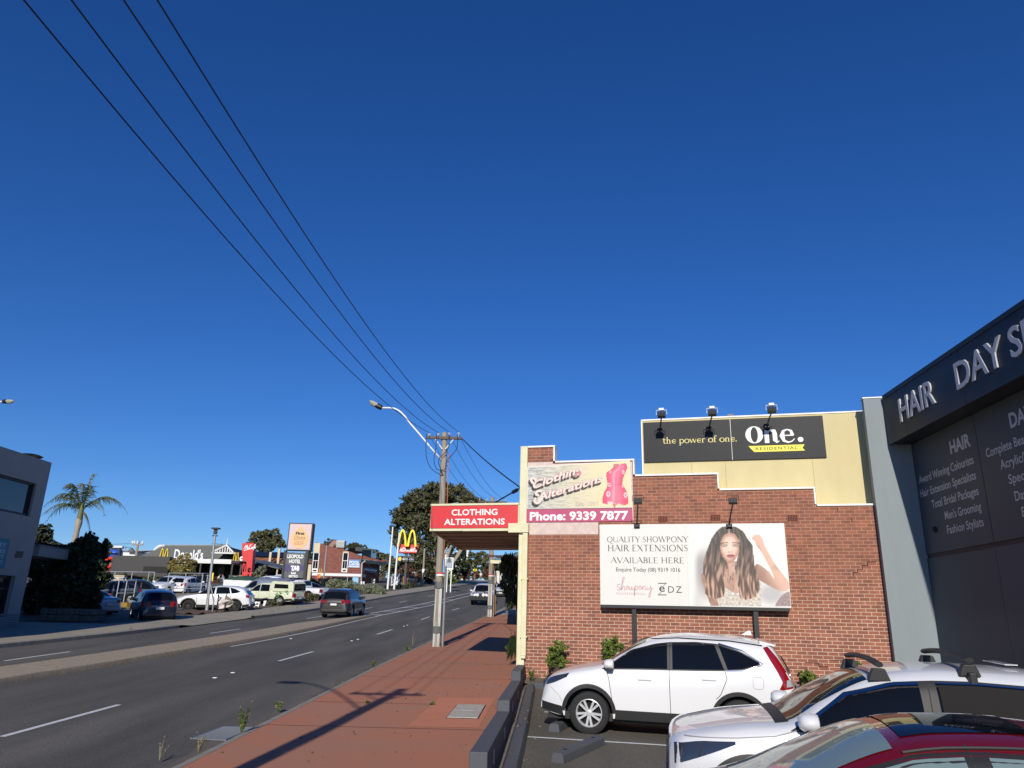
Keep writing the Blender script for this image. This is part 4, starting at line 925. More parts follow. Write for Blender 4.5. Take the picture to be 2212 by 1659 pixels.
def wheel_meshes(r, wd_, style, spokes, rimmat):
    k = (r, wd_, style, spokes, rimmat)
    if k in _wheel: return _wheel[k]
    rr = r*.66
    m = MB(); m.lathe([(rr*.98,-wd_*.36),(rr*1.03,-wd_*.47),(r*.90,-wd_*.5),(r*.975,-wd_*.42),(r,-wd_*.25),(r,wd_*.25),(r*.975,wd_*.42),(r*.90,wd_*.5),(rr*1.03,wd_*.47),(rr*.98,wd_*.36)], (0,0,0), (0,1,0), 36)
    ty = m.build('wheel', 'rubber', smooth=40)
    m = MB()                                               # face of the rim looks to -y
    m.lathe([(rr*1.0,wd_*.34),(rr*1.0,-wd_*.40),(rr*.95,-wd_*.42),(rr*.91,-wd_*.36),(rr*.88,-wd_*.1)], (0,0,0), (0,1,0), 36, 0)
    m.lathe([(rr*.9,wd_*.02),(rr*.3,wd_*.04),(.001,wd_*.04)], (0,0,0), (0,1,0), 28, 1)
    m.lathe([(rr*.24,-wd_*.20),(rr*.22,-wd_*.33),(rr*.12,-wd_*.36),(.001,-wd_*.36)], (0,0,0), (0,1,0), 18, 0)
    for i in range(spokes):
        a0 = 2*math.pi*i/spokes + (.16 if style == 'twin' and i % 2 else (-.16 if style == 'twin' else 0)) * (2*math.pi/spokes)
        u = Vector((math.cos(a0),0,math.sin(a0))); v = Vector((-math.sin(a0),0,math.cos(a0))); y = Vector((0,1,0))
        w0, w1 = rr*.075*(10/spokes)**.5, rr*(.085 if style == 'twin' else .11)*(10/spokes)**.5
        q = [u*rr*.18+v*w0, u*rr*.18-v*w0, u*rr*.93-v*w1, u*rr*.93+v*w1]
        f = [q[0]-y*wd_*.33, q[1]-y*wd_*.33, q[2]-y*wd_*.36, q[3]-y*wd_*.36]; b = [p-y*wd_*.16 for p in q]
        m.add(f+b, [(0,1,2,3),(0,4,5,1),(1,5,6,2),(2,6,7,3),(3,7,4,0)], 0)
    rim = m.build('rim', [rimmat,'hole_black'], smooth=35)
    me = (ty.data, rim.data)
    bpy.data.objects.remove(ty); bpy.data.objects.remove(rim); _wheel[k] = me; return me
def put(name, me, parent, loc=(0,0,0), rz=0.0):
    o = bpy.data.objects.new(name, me); COL.objects.link(o); o.parent = parent; o.location = loc; o.rotation_euler = (0,0,rz); return o
def car_matrix(P, head, lift=0.0):
    """stand a car on the sloping ground: P is the axle midpoint, head the forward direction in plan"""
    h = Vector((head[0], head[1], 0)).normalized(); l = Vector((-h.y, h.x, 0)); e = 1.3
    z = lambda q: zg(q.x, q.y)
    P = Vector((P[0], P[1], 0)); F = (h*2*e + Vector((0,0,z(P+h*e)-z(P-h*e)))).normalized(); L = (l*1.6 + Vector((0,0,z(P+l*.8)-z(P-l*.8)))).normalized()
    U = F.cross(L).normalized(); L = U.cross(F)
    return Matrix.Translation((P.x, P.y, z(P)+lift)) @ Matrix((F, L, U)).transposed().to_4x4()

SUV = dict(W=1.82, wb=2.62, r=.362, tw=.235, xf=2.22, xr=-2.30, sill=.30,
    top=[(2.22,.56),(2.20,.72),(2.13,.86),(1.9,.97),(1.5,1.06),(1.12,1.13),(.75,1.33),(.32,1.54),(0,1.62),(-.5,1.665),(-1.2,1.65),(-1.70,1.595),(-1.92,1.53),(-2.08,1.28),(-2.19,1.08),(-2.26,.92),(-2.30,.55)],
    belt=[(2.22,.50),(2.05,.76),(1.5,.93),(1.0,1.03),(0,1.075),(-1.0,1.13),(-1.6,1.20),(-2.05,1.16),(-2.2,.98),(-2.3,.5)],
    glass=[([(.98,1.075),(.40,1.095),(-.10,1.105)],[(.96,1.10),(.55,1.36),(.12,1.475),(-.10,1.505)]), ([(-.19,1.108),(-.6,1.118),(-1.08,1.135)],[(-.19,1.512),(-.6,1.53),(-.93,1.515)]), ([(-1.14,1.14),(-1.4,1.165),(-1.66,1.24)],[(-1.0,1.51),(-1.35,1.42),(-1.68,1.265)])],
    ws=(1.10,.30,.66,.56), rear=(-1.97,-2.17,.56,.64),
    doors=[[(1.0,1.08),(.94,.9),(.86,.42)],[(-.145,1.5),(-.13,1.0),(-.14,.42)],[(-1.08,1.15),(-1.12,1.0),(-1.0,.75),(-.92,.68)]], handles=[(.30,.93),(-.82,.98)],
    head=([(2.14,.74),(1.95,.80),(1.72,.90)],[(2.12,.84),(1.95,.90),(1.68,.965)]), tail=([(-2.20,.90),(-2.05,.92)],[(-2.19,1.05),(-2.02,1.10)]), clad=True)
HATCH = dict(W=1.73, wb=2.52, r=.31, tw=.20, xf=2.05, xr=-1.98, sill=.24,
    top=[(2.05,.50),(2.03,.64),(1.95,.76),(1.6,.90),(1.2,1.0),(.75,1.24),(.35,1.44),(0,1.50),(-.5,1.52),(-1.1,1.48),(-1.5,1.40),(-1.66,1.30),(-1.80,1.02),(-1.88,.92),(-1.97,.78),(-1.98,.45)],
    belt=[(2.05,.42),(1.9,.68),(1.4,.84),(1,.92),(0,.97),(-1,1.03),(-1.6,1.05),(-1.85,.88),(-1.98,.4)],
    glass=[([(1.0,.945),(.4,.96),(-.05,.975)],[(.98,.965),(.6,1.22),(.2,1.35),(-.05,1.38)]), ([(-.13,.98),(-.5,1.0),(-1.0,1.02)],[(-.13,1.385),(-.5,1.385),(-.9,1.35)]), ([(-1.05,1.03),(-1.4,1.06)],[(-.96,1.34),(-1.42,1.22)])],
    ws=(1.18,.32,.60,.52), rear=(-1.52,-1.79,.52,.58),
    doors=[[(1.0,.94),(.92,.8),(.86,.34)],[(-.09,1.38),(-.08,.9),(-.09,.34)],[(-1.02,1.04),(-1.0,.8),(-.9,.6)]], handles=[(.25,.84),(-.78,.88)],
    head=([(1.98,.60),(1.5,.76)],[(1.95,.74),(1.5,.85)]), tail=([(-1.92,.72),(-1.78,.72)],[(-1.86,.98),(-1.68,1.02)]), clad=False)
SEDAN = dict(W=1.82, wb=2.80, r=.325, tw=.215, xf=2.36, xr=-2.44, sill=.24,
    top=[(2.36,.46),(2.34,.60),(2.26,.72),(1.9,.84),(1.3,.95),(1.05,1.0),(.62,1.22),(.2,1.38),(-.2,1.43),(-.8,1.41),(-1.2,1.30),(-1.65,1.09),(-1.85,1.05),(-2.25,1.02),(-2.38,.93),(-2.44,.5)],
    belt=[(2.36,.40),(2.2,.66),(1.5,.82),(1.0,.90),(0,.93),(-1,.96),(-1.7,.98),(-2.2,.93),(-2.44,.45)],
    glass=[([(.95,.915),(.35,.935),(-.08,.94)],[(.93,.935),(.5,1.19),(.15,1.29),(-.08,1.31)]), ([(-.16,.945),(-.6,.955),(-1.0,.965)],[(-.16,1.315),(-.55,1.31),(-.95,1.24)]), ([(-1.05,.97),(-1.35,.985)],[(-1.0,1.22),(-1.36,1.03)])],
    ws=(1.05,.20,.62,.52), rear=(-1.12,-1.62,.50,.60),
    doors=[[(.98,.92),(.92,.8),(.86,.34)],[(-.12,1.3),(-.1,.9),(-.11,.34)],[(-1.02,.97),(-1.05,.8),(-.95,.6)]], handles=[(.25,.83),(-.8,.85)],
    head=([(2.26,.58),(1.8,.68)],[(2.22,.69),(1.8,.78)]), tail=([(-2.40,.72),(-2.15,.74)],[(-2.36,.90),(-2.12,.93)]), clad=False)
WAGON = dict(SUV, W=1.93, wb=2.85, r=.395, tw=.26, xf=2.42, xr=-2.48, sill=.42,
    top=[(2.42,.62),(2.40,.86),(2.34,1.0),(1.9,1.12),(1.25,1.19),(.95,1.42),(.55,1.72),(.2,1.80),(-.5,1.84),(-1.6,1.83),(-2.2,1.78),(-2.33,1.70),(-2.40,1.25),(-2.46,1.0),(-2.48,.6)],
    belt=[(2.42,.56),(2.3,.92),(1.5,1.06),(1.0,1.12),(0,1.14),(-1.5,1.16),(-2.3,1.14),(-2.48,.55)],
    glass=[([(1.05,1.14),(.4,1.15),(-.02,1.155)],[(1.03,1.17),(.7,1.48),(.4,1.64),(-.02,1.67)]), ([(-.1,1.155),(-.95,1.165)],[(-.1,1.675),(-.95,1.68)]), ([(-1.05,1.17),(-2.1,1.18)],[(-1.05,1.68),(-2.02,1.64)])],
    ws=(1.22,.55,.70,.62), rear=(-2.345,-2.395,.62,.68), doors=[[(1.08,1.13),(1.0,.9),(.95,.55)],[(-.06,1.66),(-.05,1.1),(-.06,.55)],[(-1.0,1.6),(-1.0,1.1),(-.9,.8)]], handles=[(.2,1.02),(-.78,1.03)],
    head=([(2.36,.80),(2.1,.84)],[(2.35,.98),(2.1,1.02)]), tail=([(-2.44,.85),(-2.30,.86)],[(-2.42,1.18),(-2.27,1.2)]))
UTE = dict(SUV, W=1.85, wb=3.1, r=.38, tw=.25, xf=2.55, xr=-2.75, sill=.42,
    top=[(2.55,.6),(2.53,.86),(2.45,.98),(2.0,1.1),(1.45,1.16),(1.1,1.4),(.72,1.66),(.3,1.76),(-.2,1.78),(-.62,1.74),(-.72,1.68),(-.80,1.22),(-.9,1.13),(-1.5,1.13),(-2.7,1.13),(-2.73,1.1),(-2.75,.62)],
    belt=[(2.55,.55),(2.4,.9),(1.6,1.02),(1.1,1.07),(0,1.08),(-.6,1.09),(-.9,1.07),(-2.6,1.09),(-2.75,.58)],
    glass=[([(1.2,1.09),(.72,1.10),(.36,1.105)],[(1.18,1.12),(.9,1.38),(.6,1.56),(.36,1.60)]), ([(.28,1.105),(-.55,1.115)],[(.28,1.61),(-.5,1.60)])],
    ws=(1.42,.74,.66,.58), rear=(-.715,-.785,.55,.60), doors=[[(1.22,1.09),(1.12,.9),(1.1,.55)],[(.32,1.6),(.33,1.1),(.32,.55)],[(-.62,1.6),(-.63,1.1),(-.62,.55)]], handles=[(.52,.98),(-.42,.99)],
    head=([(2.48,.80),(2.15,.86)],[(2.46,.95),(2.15,1.0)]), tail=([(-2.72,.72),(-2.64,.72)],[(-2.72,1.04),(-2.64,1.04)]))
VAN = dict(SUV, W=1.92, wb=3.0, r=.34, tw=.22, xf=2.40, xr=-2.45, sill=.30,
    top=[(2.40,.5),(2.38,.8),(2.3,.98),(1.9,1.15),(1.6,1.35),(1.1,1.78),(.7,1.93),(0,1.97),(-1.5,1.97),(-2.25,1.93),(-2.36,1.82),(-2.42,1.2),(-2.45,.6)],
    belt=[(2.40,.45),(2.2,.85),(1.6,1.02),(1.0,1.08),(-2.2,1.12),(-2.45,.6)],
    glass=[([(1.5,1.10),(.9,1.12),(.5,1.13)],[(1.48,1.14),(1.15,1.5),(.8,1.68),(.5,1.7)])], ws=(1.75,1.05,.70,.62), rear=(-2.37,-2.415,.66,.70),
    doors=[[(1.5,1.1),(1.3,.9),(1.25,.42)],[(.42,1.7),(.42,.42)],[(-.8,1.75),(-.8,.42)]], handles=[(.6,1.0)],
    head=([(2.34,.78),(2.0,.88)],[(2.30,.96),(1.95,1.08)]), tail=([(-2.43,.9),(-2.33,.9)],[(-2.40,1.5),(-2.30,1.5)]), clad=False)

def car(name, label, cat, P, head, spec, col, group=None, rims='alloy', spokes=10, style='plain', glass='glass_dark', scale=1.0, plate=True, stop=False, lights='lamp_clear', fine=False, mirror_col=None, cladding=None, roof_rails=False, mdz=0.0):
    d = spec; S = Shape(d['W'], d['top'], d['belt'], d['xf'], d['xr'], crown=d.get('crown', 10), tumble=d.get('tumble', .20), nose=d.get('nose', .78), tail=d.get('taper', .86))
    M = car_matrix(P, head)
    if scale != 1: M = M @ Matrix.Scale(scale, 4)
    t = thing(name, label, cat, mat=M, group=group)
    r, ra = d['r'], d['r']+.075; ax = (d['wb']/2, -d['wb']/2); sill = d['sill']
    step = .045 if fine else .09
    def zb(x):
        z = sill + .10*max(0, (x-(d['xf']-.5))/.5)**2 + .10*max(0, ((d['xr']+.5)-x)/.5)**2
        for a in ax:
            if abs(x-a) < ra: z = max(z, r+math.sqrt(ra*ra-(x-a)**2)-.01)
        return z
    xs = []; x = d['xr']
    while x < d['xf']: xs.append(x); x += step
    for a in ax: xs += [a+ra*math.cos(math.pi*k/(14 if fine else 8)) for k in range(15 if fine else 9)]
    xs += [d['xf'], d['xf']-.02, d['xf']-.05, d['xr']+.02, d['xr']+.05] + [p[0] for p in d['top']]
    xs = sorted(set(round(q, 4) for q in xs)); xs = [q for i, q in enumerate(xs) if i == 0 or q-xs[i-1] > .006]
    m = MB(); secs = [S.section(q, zb(q)) for q in xs]; n = len(secs[0])
    full = [[(y,z) for y, z in sc] + [(-y,z) for y, z in sc[-2::-1]] for sc in secs]; k = 2*n-1
    m.add([(xs[i], p[0], p[1]) for i in range(len(xs)) for p in full[i]], [(i*k+j, (i+1)*k+j, (i+1)*k+j+1, i*k+j+1) for i in range(len(xs)-1) for j in range(k-1)])
    m.f.append(list(range(k))); m.m.append(0); m.f.append([(len(xs)-1)*k+j for j in range(k)][::-1]); m.m.append(0)
    m.build('body', col, t, smooth=38)
    # dark underside and wheel wells
    m = MB(); wi = d['W']/2
    m.box(d['xr']+.12, d['xf']-.14, -wi*.80, wi*.80, sill-.07, sill+.06)
    m.box(d['xr']+.3, d['xf']-.3, -wi*.62, wi*.62, sill, r+ra+.02)
    m.build('underbody', 'black_plastic', t)
    for a in ax:
        for sg in (-1, 1):
            ty, rm = wheel_meshes(r, d['tw'], style, spokes, rims)
            y = sg*(wi-d['tw']/2-.03)
            w_ = put('wheel', ty, t, (a, y, r), 0 if sg < 0 else math.pi); put('rim', rm, w_)
    for sg in (-1, 1):
        for lo, hi in d['glass']: m = MB(); side_patch(m, S, lo, hi, sg, .004, 12, 8); m.build('side_window', glass, t, smooth=True)
    if 'surround' in d or fine:
        for sg in (-1, 1):
            s_ = MB()
            a = [p for g in d['glass'] for p in g[0]]; b = [p for g in d['glass'] for p in g[1]]
            a = [(a[0][0]+.10, a[0][1]-.02)]+[(p[0], p[1]-.022) for p in a]+[(a[-1][0]-.035, a[-1][1]-.0)]; b = [(a[0][0], a[0][1]+.004)]+[(p[0], p[1]+.022) for p in b]+[(a[-1][0], a[-1][1]+.004)]
            side_patch(s_, S, a, b, sg, .0022, 40, 10); s_.build('window_surround', 'black_plastic', t, smooth=True)
    m = MB(); a = d['ws']; top_patch(m, S, a[0], a[1], a[2], a[3]); m.build('windscreen', glass, t, smooth=True)
    m = MB(); a = d['rear']; top_patch(m, S, a[0], a[1], a[2], a[3], nu=10); m.build('rear_window', glass, t, smooth=True)
    for sg in (-1, 1):
        for L in d['doors']: m = MB(); side_line(m, S, L, sg, .010 if fine else .016); m.build('door_seam', 'shut_line', t)
    for sg in (-1, 1):
        for hx, hz in d['handles']:
            m = MB(); y = S.side(hx, hz); m.box(hx-.12, hx+.12, sg*(y-.01), sg*(y+.028), hz-.018, hz+.018); m.build('handle', col, t, bevel=.012)
        m = MB(); side_patch(m, S, *d['head'], sg, .006, 8, 5); m.build('headlight', lights, t, smooth=True)
        m = MB(); side_patch(m, S, *d['tail'], sg, .006, 6, 5)
        xt = d['tail'][0][0][0]; z0, z1 = d['tail'][0][0][1], d['tail'][1][0][1]; yy = S.side(xt+.02, (z0+z1)/2)
        m.frame((xt-.05, sg*yy-(0 if sg < 0 else .17), z0+.01), (.06,0,0), (0,.17,0), (0,0,(z1-z0)-.03)); m.build('tail_light', 'lamp_red_bright' if stop else 'lamp_red', t, smooth=30)
        mx, mz = d['glass'][0][0][0][0]-.06, d['glass'][0][0][0][1]+.06+mdz; y = S.side(mx, mz)
        m = MB(); m.lathe([(.001,-.10),(.06,-.095),(.092,-.06),(.10,.0),(.096,.06),(.085,.075),(.001,.078)], (0,0,0), (-1,0,0), 16)
        m.v = [(v[0], v[1]*1.28, v[2]*.86) for v in m.v]; m.v = [(mx+v[0], sg*(y+.13)+v[1], mz+v[2]+.015) for v in m.v]
        mi = m.build('mirror', mirror_col or col, t, smooth=50)
        m = MB(); m.box(mx-.045, mx+.045, sg*(y-.04), sg*(y+.14), mz-.075, mz-.035); m.box(mx-.07,mx+.05,sg*(y+.06),sg*(y+.22),mz-.085,mz-.05); m.build('mirror_foot', 'black_plastic', mi, bevel=.015)
    if d.get('clad') and cladding != False:
        for sg in (-1, 1):
            m = MB()
            for a in ax:
                for (A0, A1) in ((3,177),):
                    lo = [(a+(ra-.004)*math.cos(R(q)), r+(ra-.004)*math.sin(R(q))) for q in range(A0, A1+1, 6)]; hi = [(a+(ra+.062)*math.cos(R(q)), r+(ra+.062)*math.sin(R(q))) for q in range(A0, A1+1, 6)]
                    side_patch(m, S, lo, hi, sg, .012, 28, 3)
            x1, x0 = ax[0]-ra-.03, ax[1]+ra+.03
            side_patch(m, S, [(x1,sill-.01),(x0,sill-.01)], [(x1-.02,sill+.15),(x0+.02,sill+.15)], sg, .010, 20, 3)
            side_patch(m, S, [(d['xf']-.02,sill+.08),(ax[0]+ra+.02,sill)], [(d['xf']-.02,sill+.22),(ax[0]+ra+.06,sill+.16)], sg, .010, 8, 3)
            side_patch(m, S, [(ax[1]-ra-.02,sill),(d['xr']+.02,sill+.08)], [(ax[1]-ra-.06,sill+.18),(d['xr']+.02,sill+.24)], sg, .010, 8, 3); m.build('cladding', 'black_plastic', t, smooth=40)
    # bumpers, grille, plates
    m = MB(); yb = S.w(d['xr'])*.92; m.box(d['xr']-.05, d['xr']+.12, -yb, yb, sill+.04, sill+.20); m.build('rear_bumper', 'black_plastic' if d.get('clad') else col, t, bevel=.03)
    m = MB(); yb = S.w(d['xf'])*.80; gz = d['head'][0][0][1]; m.box(d['xf']-.05, d['xf']+.015, -yb*.82, yb*.82, gz-.07, gz+.07); m.box(d['xf']-.05, d['xf']+.02, -yb, yb, sill+.12, sill+.24); m.build('grille', 'black_plastic', t, bevel=.02)
    if plate:
        zr = d['tail'][0][0][1]-.06
        m = MB(); m.box(d['xr']-.062, d['xr']-.05, -.19, .19, zr-.06, zr+.06); m.build('number_plate', 'plate_white', t)
        m = MB(); m.box(d['xf']+.022, d['xf']+.032, -.19, .19, sill+.15, sill+.26); m.build('number_plate', 'plate_white', t)
        m = MB(); m.box(d['xr']-.052, d['xr']+.0, -.42, .42, zr+.085, zr+.115); m.build('tailgate_trim', 'chrome', t, bevel=.01)
    if roof_rails:
        for sg in (-1, 1):
            m = MB(); y = sg*(S.W*.70); xa, xb = roof_rails; pts = [(xa-(xa-xb)*i/8, y, S.roof(xa-(xa-xb)*i/8, y)+(.045 if 0 < i < 8 else .0)) for i in range(9)]; m.tube(pts, .017, 6); m.build('roof_rail', 'black_plastic', t)
    t['shape'] = 0; del t['shape']
    return t, S

hdg = Vector((-bayd.x, -bayd.y, 0))
def zstretch(d, k):
    d = dict(d); f = lambda P: [(x, z*k) for x, z in P]
    d['top'] = f(d['top']); d['belt'] = f(d['belt']); d['glass'] = [(f(a), f(b)) for a, b in d['glass']]; d['doors'] = [f(a) for a in d['doors']]; d['handles'] = f(d['handles']); d['head'] = (f(d['head'][0]), f(d['head'][1])); d['tail'] = (f(d['tail'][0]), f(d['tail'][1])); return d
def stand(Pw, ang, s, wb, w):
    """axle midpoint of a car facing left whose near front tyre touches the ground at Pw"""
    h = Vector((-math.cos(R(ang)), math.sin(R(ang)), 0)); aw_ = Vector((math.sin(R(ang)), math.cos(R(ang)), 0)); p = Vector((Pw[0], Pw[1], 0)) - h*(wb/2*s) + aw_*((w/2-.15)*s); return (p.x, p.y), h
# --- white car nosed in beside the brick wall
CRV = zstretch(dict(SUV, tail=([(-1.98,.86),(-2.10,.88),(-2.22,.90)],[(-1.98,.88),(-2.08,1.05),(-2.19,1.03)])), 1.06)
t1, S1 = car('parked_car', 'white compact wagon with tall red tail lamps parked nose in beside the brick wall', 'car', *stand((1.47,13.95), 14.5, .945, 2.62, 1.82), CRV, 'paint_white', scale=.945, group='cars parked in the salon car park', spokes=10, style='twin', fine=True, lights='lamp_dark')
for sg in (-1, 1):                                         # boomerang lamps running up the rear pillar
    m = MB(); side_patch(m, S1, [(-2.02,0.965),(-2.04,1.06),(-1.97,1.208),(-1.86,1.399),(-1.76,1.59)], [(-2.24,0.986),(-2.19,1.102),(-2.10,1.251),(-1.98,1.442),(-1.84,1.611)], sg, .008, 20, 4); m.build('pillar_lamp', 'lamp_red', t1, smooth=True)
for sg in (-1, 1): m = MB(); side_patch(m, S1, [(-2.10,0.97),(-2.245,0.986)], [(-2.11,1.081),(-2.205,1.092)], sg, .011, 4, 3); m.build('reverse_lamp', 'lamp_clear', t1, smooth=True)
for sg in (-1, 1): m = MB(); side_line(m, S1, [(-1.72,1.081),(-1.72,0.954),(-1.70,0.922),(-1.58,0.922),(-1.55,0.954),(-1.55,1.081),(-1.58,1.113),(-1.69,1.113),(-1.72,1.081)], sg, .006, n=60); side_line(m, S1, [(-1.98,0.912),(-1.80,0.7),(-1.72,0.583)], sg, .006); side_line(m, S1, [(2.02,0.763),(1.86,0.636),(1.80,0.53)], sg, .006); m.build('panel_seam', mat('soft_seam', (.25,.25,.25), .7), t1)
for sg in (-1, 1): m = MB(); side_line(m, S1, [(-1.08,1.182),(-1.4,1.203),(-1.70,1.299),(-1.735,1.33),(-1.40,1.532),(-1.0,1.632)], sg, .020, .007, n=50); m.build('window_chrome', 'chrome', t1)
for sg in (-1, 1): m = MB(); side_line(m, S1, [(.85,1.484),(.3,1.648),(-.3,1.696),(-1.2,1.68),(-1.75,1.622)], sg, .014, .004, n=50); m.build('roof_channel', 'shut_line', t1)
m = MB(); m.prism([(-1.42,1.76),(-1.62,1.754),(-1.60,1.844),(-1.55,1.839)], (0,-.02,0), (1,0,0), (0,0,1), (0,.04,0)); m.build('antenna_fin', 'paint_white', t1, bevel=.012)
m = MB(); m.prism([(-1.70,1.696),(-1.98,1.638),(-2.00,1.606),(-1.72,1.632)], (0,-.56,0), (1,0,0), (0,0,1), (0,1.12,0)); m.build('roof_spoiler', 'paint_white', t1, bevel=.012)
m = MB(); m.tube([(-2.20,0,1.17),(-2.22,-.12,1.20),(-2.14,-.38,1.38)], .014, 6); m.box(-2.24,-2.16,-.05,.05,1.13,1.20); m.build('rear_wiper', 'black_plastic', t1)
m = MB(); text(m, 'CR-V', (-2.262,-.36,1.045), (0,-1,0), (0,0,1), .05, .20, 'c', .02, thick=.004); m.build('tailgate_badge', 'chrome', t1)
# --- white hybrid with black arches and roof bars
RAV = dict(SUV, W=1.86, wb=2.95, xf=2.26, xr=-2.34, tumble=.22, crown=11,
    top=[(2.26,.56),(2.25,.86),(2.20,.96),(1.9,1.05),(1.5,1.12),(1.12,1.16),(.75,1.37),(.30,1.58),(-.05,1.655),(-.5,1.685),(-1.2,1.67),(-1.75,1.60),(-1.98,1.52),(-2.12,1.28),(-2.24,1.08),(-2.32,.94),(-2.34,.55)],
    belt=[(2.26,.50),(2.12,.86),(1.5,.98),(1.0,1.05),(0,1.09),(-1.0,1.13),(-1.6,1.18),(-2.05,1.15),(-2.25,.98),(-2.34,.5)],
    glass=[([(1.00,1.09),(.40,1.105),(-.12,1.11)],[(.98,1.12),(.55,1.40),(.12,1.515),(-.12,1.535)]), ([(-.27,1.112),(-.6,1.12),(-1.12,1.135)],[(-.27,1.545),(-.6,1.55),(-1.08,1.53)]), ([(-1.20,1.14),(-1.55,1.165)],[(-1.14,1.525),(-1.72,1.42)])],
    head=([(2.20,.70),(1.95,.80),(1.62,.93)],[(2.20,.88),(1.95,.935),(1.62,.955)]), doors=[[(.98,1.08),(.90,.9),(.84,.42)],[(-.20,1.5),(-.18,1.0),(-.20,.42)],[(-1.15,1.15),(-1.18,1.0),(-1.05,.75)]], tail=([(-2.30,.92),(-2.0,.98)],[(-2.27,1.04),(-1.96,1.08)]))
t2, S2 = car('parked_car', 'white hybrid wagon with black roof bars and black wheel arches between two parked cars', 'car', (4.0,8.50), hdg, RAV, 'paint_pearl', group='cars parked in the salon car park', spokes=10, style='plain', fine=True, lights='lamp_dark', mirror_col='paint_pearl')
for sg in (-1, 1): m = MB(); side_patch(m, S2, [(-.29,1.125),(-.6,1.13),(-1.10,1.145)], [(-.29,1.53),(-.6,1.535),(-1.06,1.515)], sg, .007, 12, 6); m.build('sun_blind', 'sunshade', t2, smooth=True)
for sg in (-1, 1): m = MB(); side_line(m, S2, [(.96,1.135),(.55,1.405),(.12,1.52),(-.12,1.54)], sg, .022, .009, n=40); side_line(m, S2, [(-.28,1.548),(-.6,1.553),(-1.08,1.533)], sg, .012, .009, n=20); m.build('door_top_trim', 'chrome', t2)
for xb_ in (.20, -.62):
    rb_ = MB(); z0 = S2.roof(xb_, .55)+.05
    pts = [(xb_, -.66+1.32*i/12, z0+.11-.10*((i-6)/6)**2*.35) for i in range(13)]
    rb_.tube(pts, .027, 8); rb_.v = [(xb_+(v[0]-xb_)*1.5, v[1], v[2]) for v in rb_.v]; rk_ = rb_.build('roof_bar', 'black_plastic', t2, smooth=40)
    for sg in (-1, 1):
        f = MB(); y0 = sg*.60; zz = S2.roof(xb_, .60)
        f.prism([(-.10,0),(.10,0),(.055,.11),(-.055,.11)], (xb_,y0-.045,zz-.01), (1,0,0), (0,0,1), (0,.09,0))
        y1 = sg*S2.side(xb_, 1.55); f.frame((xb_-.035, min(y0, y1+sg*.006), 1.53), (.07,0,0), (0,abs(y1+sg*.006-y0),0), (0,0,zz-1.50))
        f.build('bar_foot', 'black_plastic', rk_, bevel=.012)
m = MB()
for sg in (-1,): text(m, 'HYBRID', (1.16,-S2.side(1.05,.80)-.010,.775), (-1,0,0), (0,0,1), .038, .24, 'l', .015) if False else text(m, 'HYBRID', (1.22,-S2.side(1.05,.80)-.008,.775), (-1,0,0), (0,0,1), .04, .25, 'l', .02)
# the flank faces -y: reading direction there is from the nose backwards
m.build('side_badge', 'chrome', t2)
for sg in (-1, 1): m = MB(); side_line(m, S2, [(1.98,.70),(1.78,.60),(1.70,.50)], sg, .006); side_line(m, S2, [(2.10,.955),(1.6,.985),(1.25,1.02),(1.02,1.085)], sg, .008); m.build('panel_seam', 'soft_seam', t2)
m = MB(); top_patch(m, S2, 1.22, 1.09, .70, .70, .004, 3, 10); m.build('cowl', 'black_plastic', t2)
m = MB(); m.box(-1.22,-1.10,-.35,.20,1.70,1.708); m.build('roof_antenna', 'paint_pearl', t2)
# --- red car in the nearest bay
RED = dict(HATCH, W=1.80, wb=2.70, xf=2.18, xr=-2.20, crown=7, tumble=.24,
    top=[(2.18,.50),(2.16,.64),(2.05,.75),(1.6,.90),(1.2,.98),(.75,1.20),(.30,1.39),(0,1.445),(-.4,1.46),(-1.0,1.42),(-1.5,1.31),(-1.85,1.15),(-2.0,1.05),(-2.14,.9),(-2.20,.45)],
    glass=[([(1.0,.945),(.4,.96),(-.05,.975)],[(.98,.965),(.6,1.18),(.2,1.30),(-.05,1.325)]), ([(-.18,.98),(-.5,1.0),(-1.0,1.02)],[(-.18,1.33),(-.5,1.33),(-.9,1.29)]), ([(-1.05,1.03),(-1.4,1.06)],[(-.98,1.27),(-1.42,1.15)])], ws=(1.18,.30,.62,.55), rear=(-1.50,-1.95,.52,.60))
t3, S3 = car('parked_car', 'dark red hatchback with glass sunroof nearest in the car park', 'car', (2.85,5.68), hdg, RED, 'paint_red', scale=1.05, group='cars parked in the salon car park', fine=True, glass='glass_pale', mdz=-.16)
m = MB(); top_patch(m, S3, .22, -.52, .43, .42, .006, 12, 12); m.build('sunroof', 'glass_dark', t3, smooth=True)
for sg in (-1, 1):
    x0, x1, y = .26, -2.0, .60; m = MB(); m.tube([(x0+(x1-x0)*i/20, sg*(y-.0), S3.roof(x0+(x1-x0)*i/20, y)+.004) for i in range(17)], .010, 6)
    m.build('roof_strip', 'black_plastic', t3)
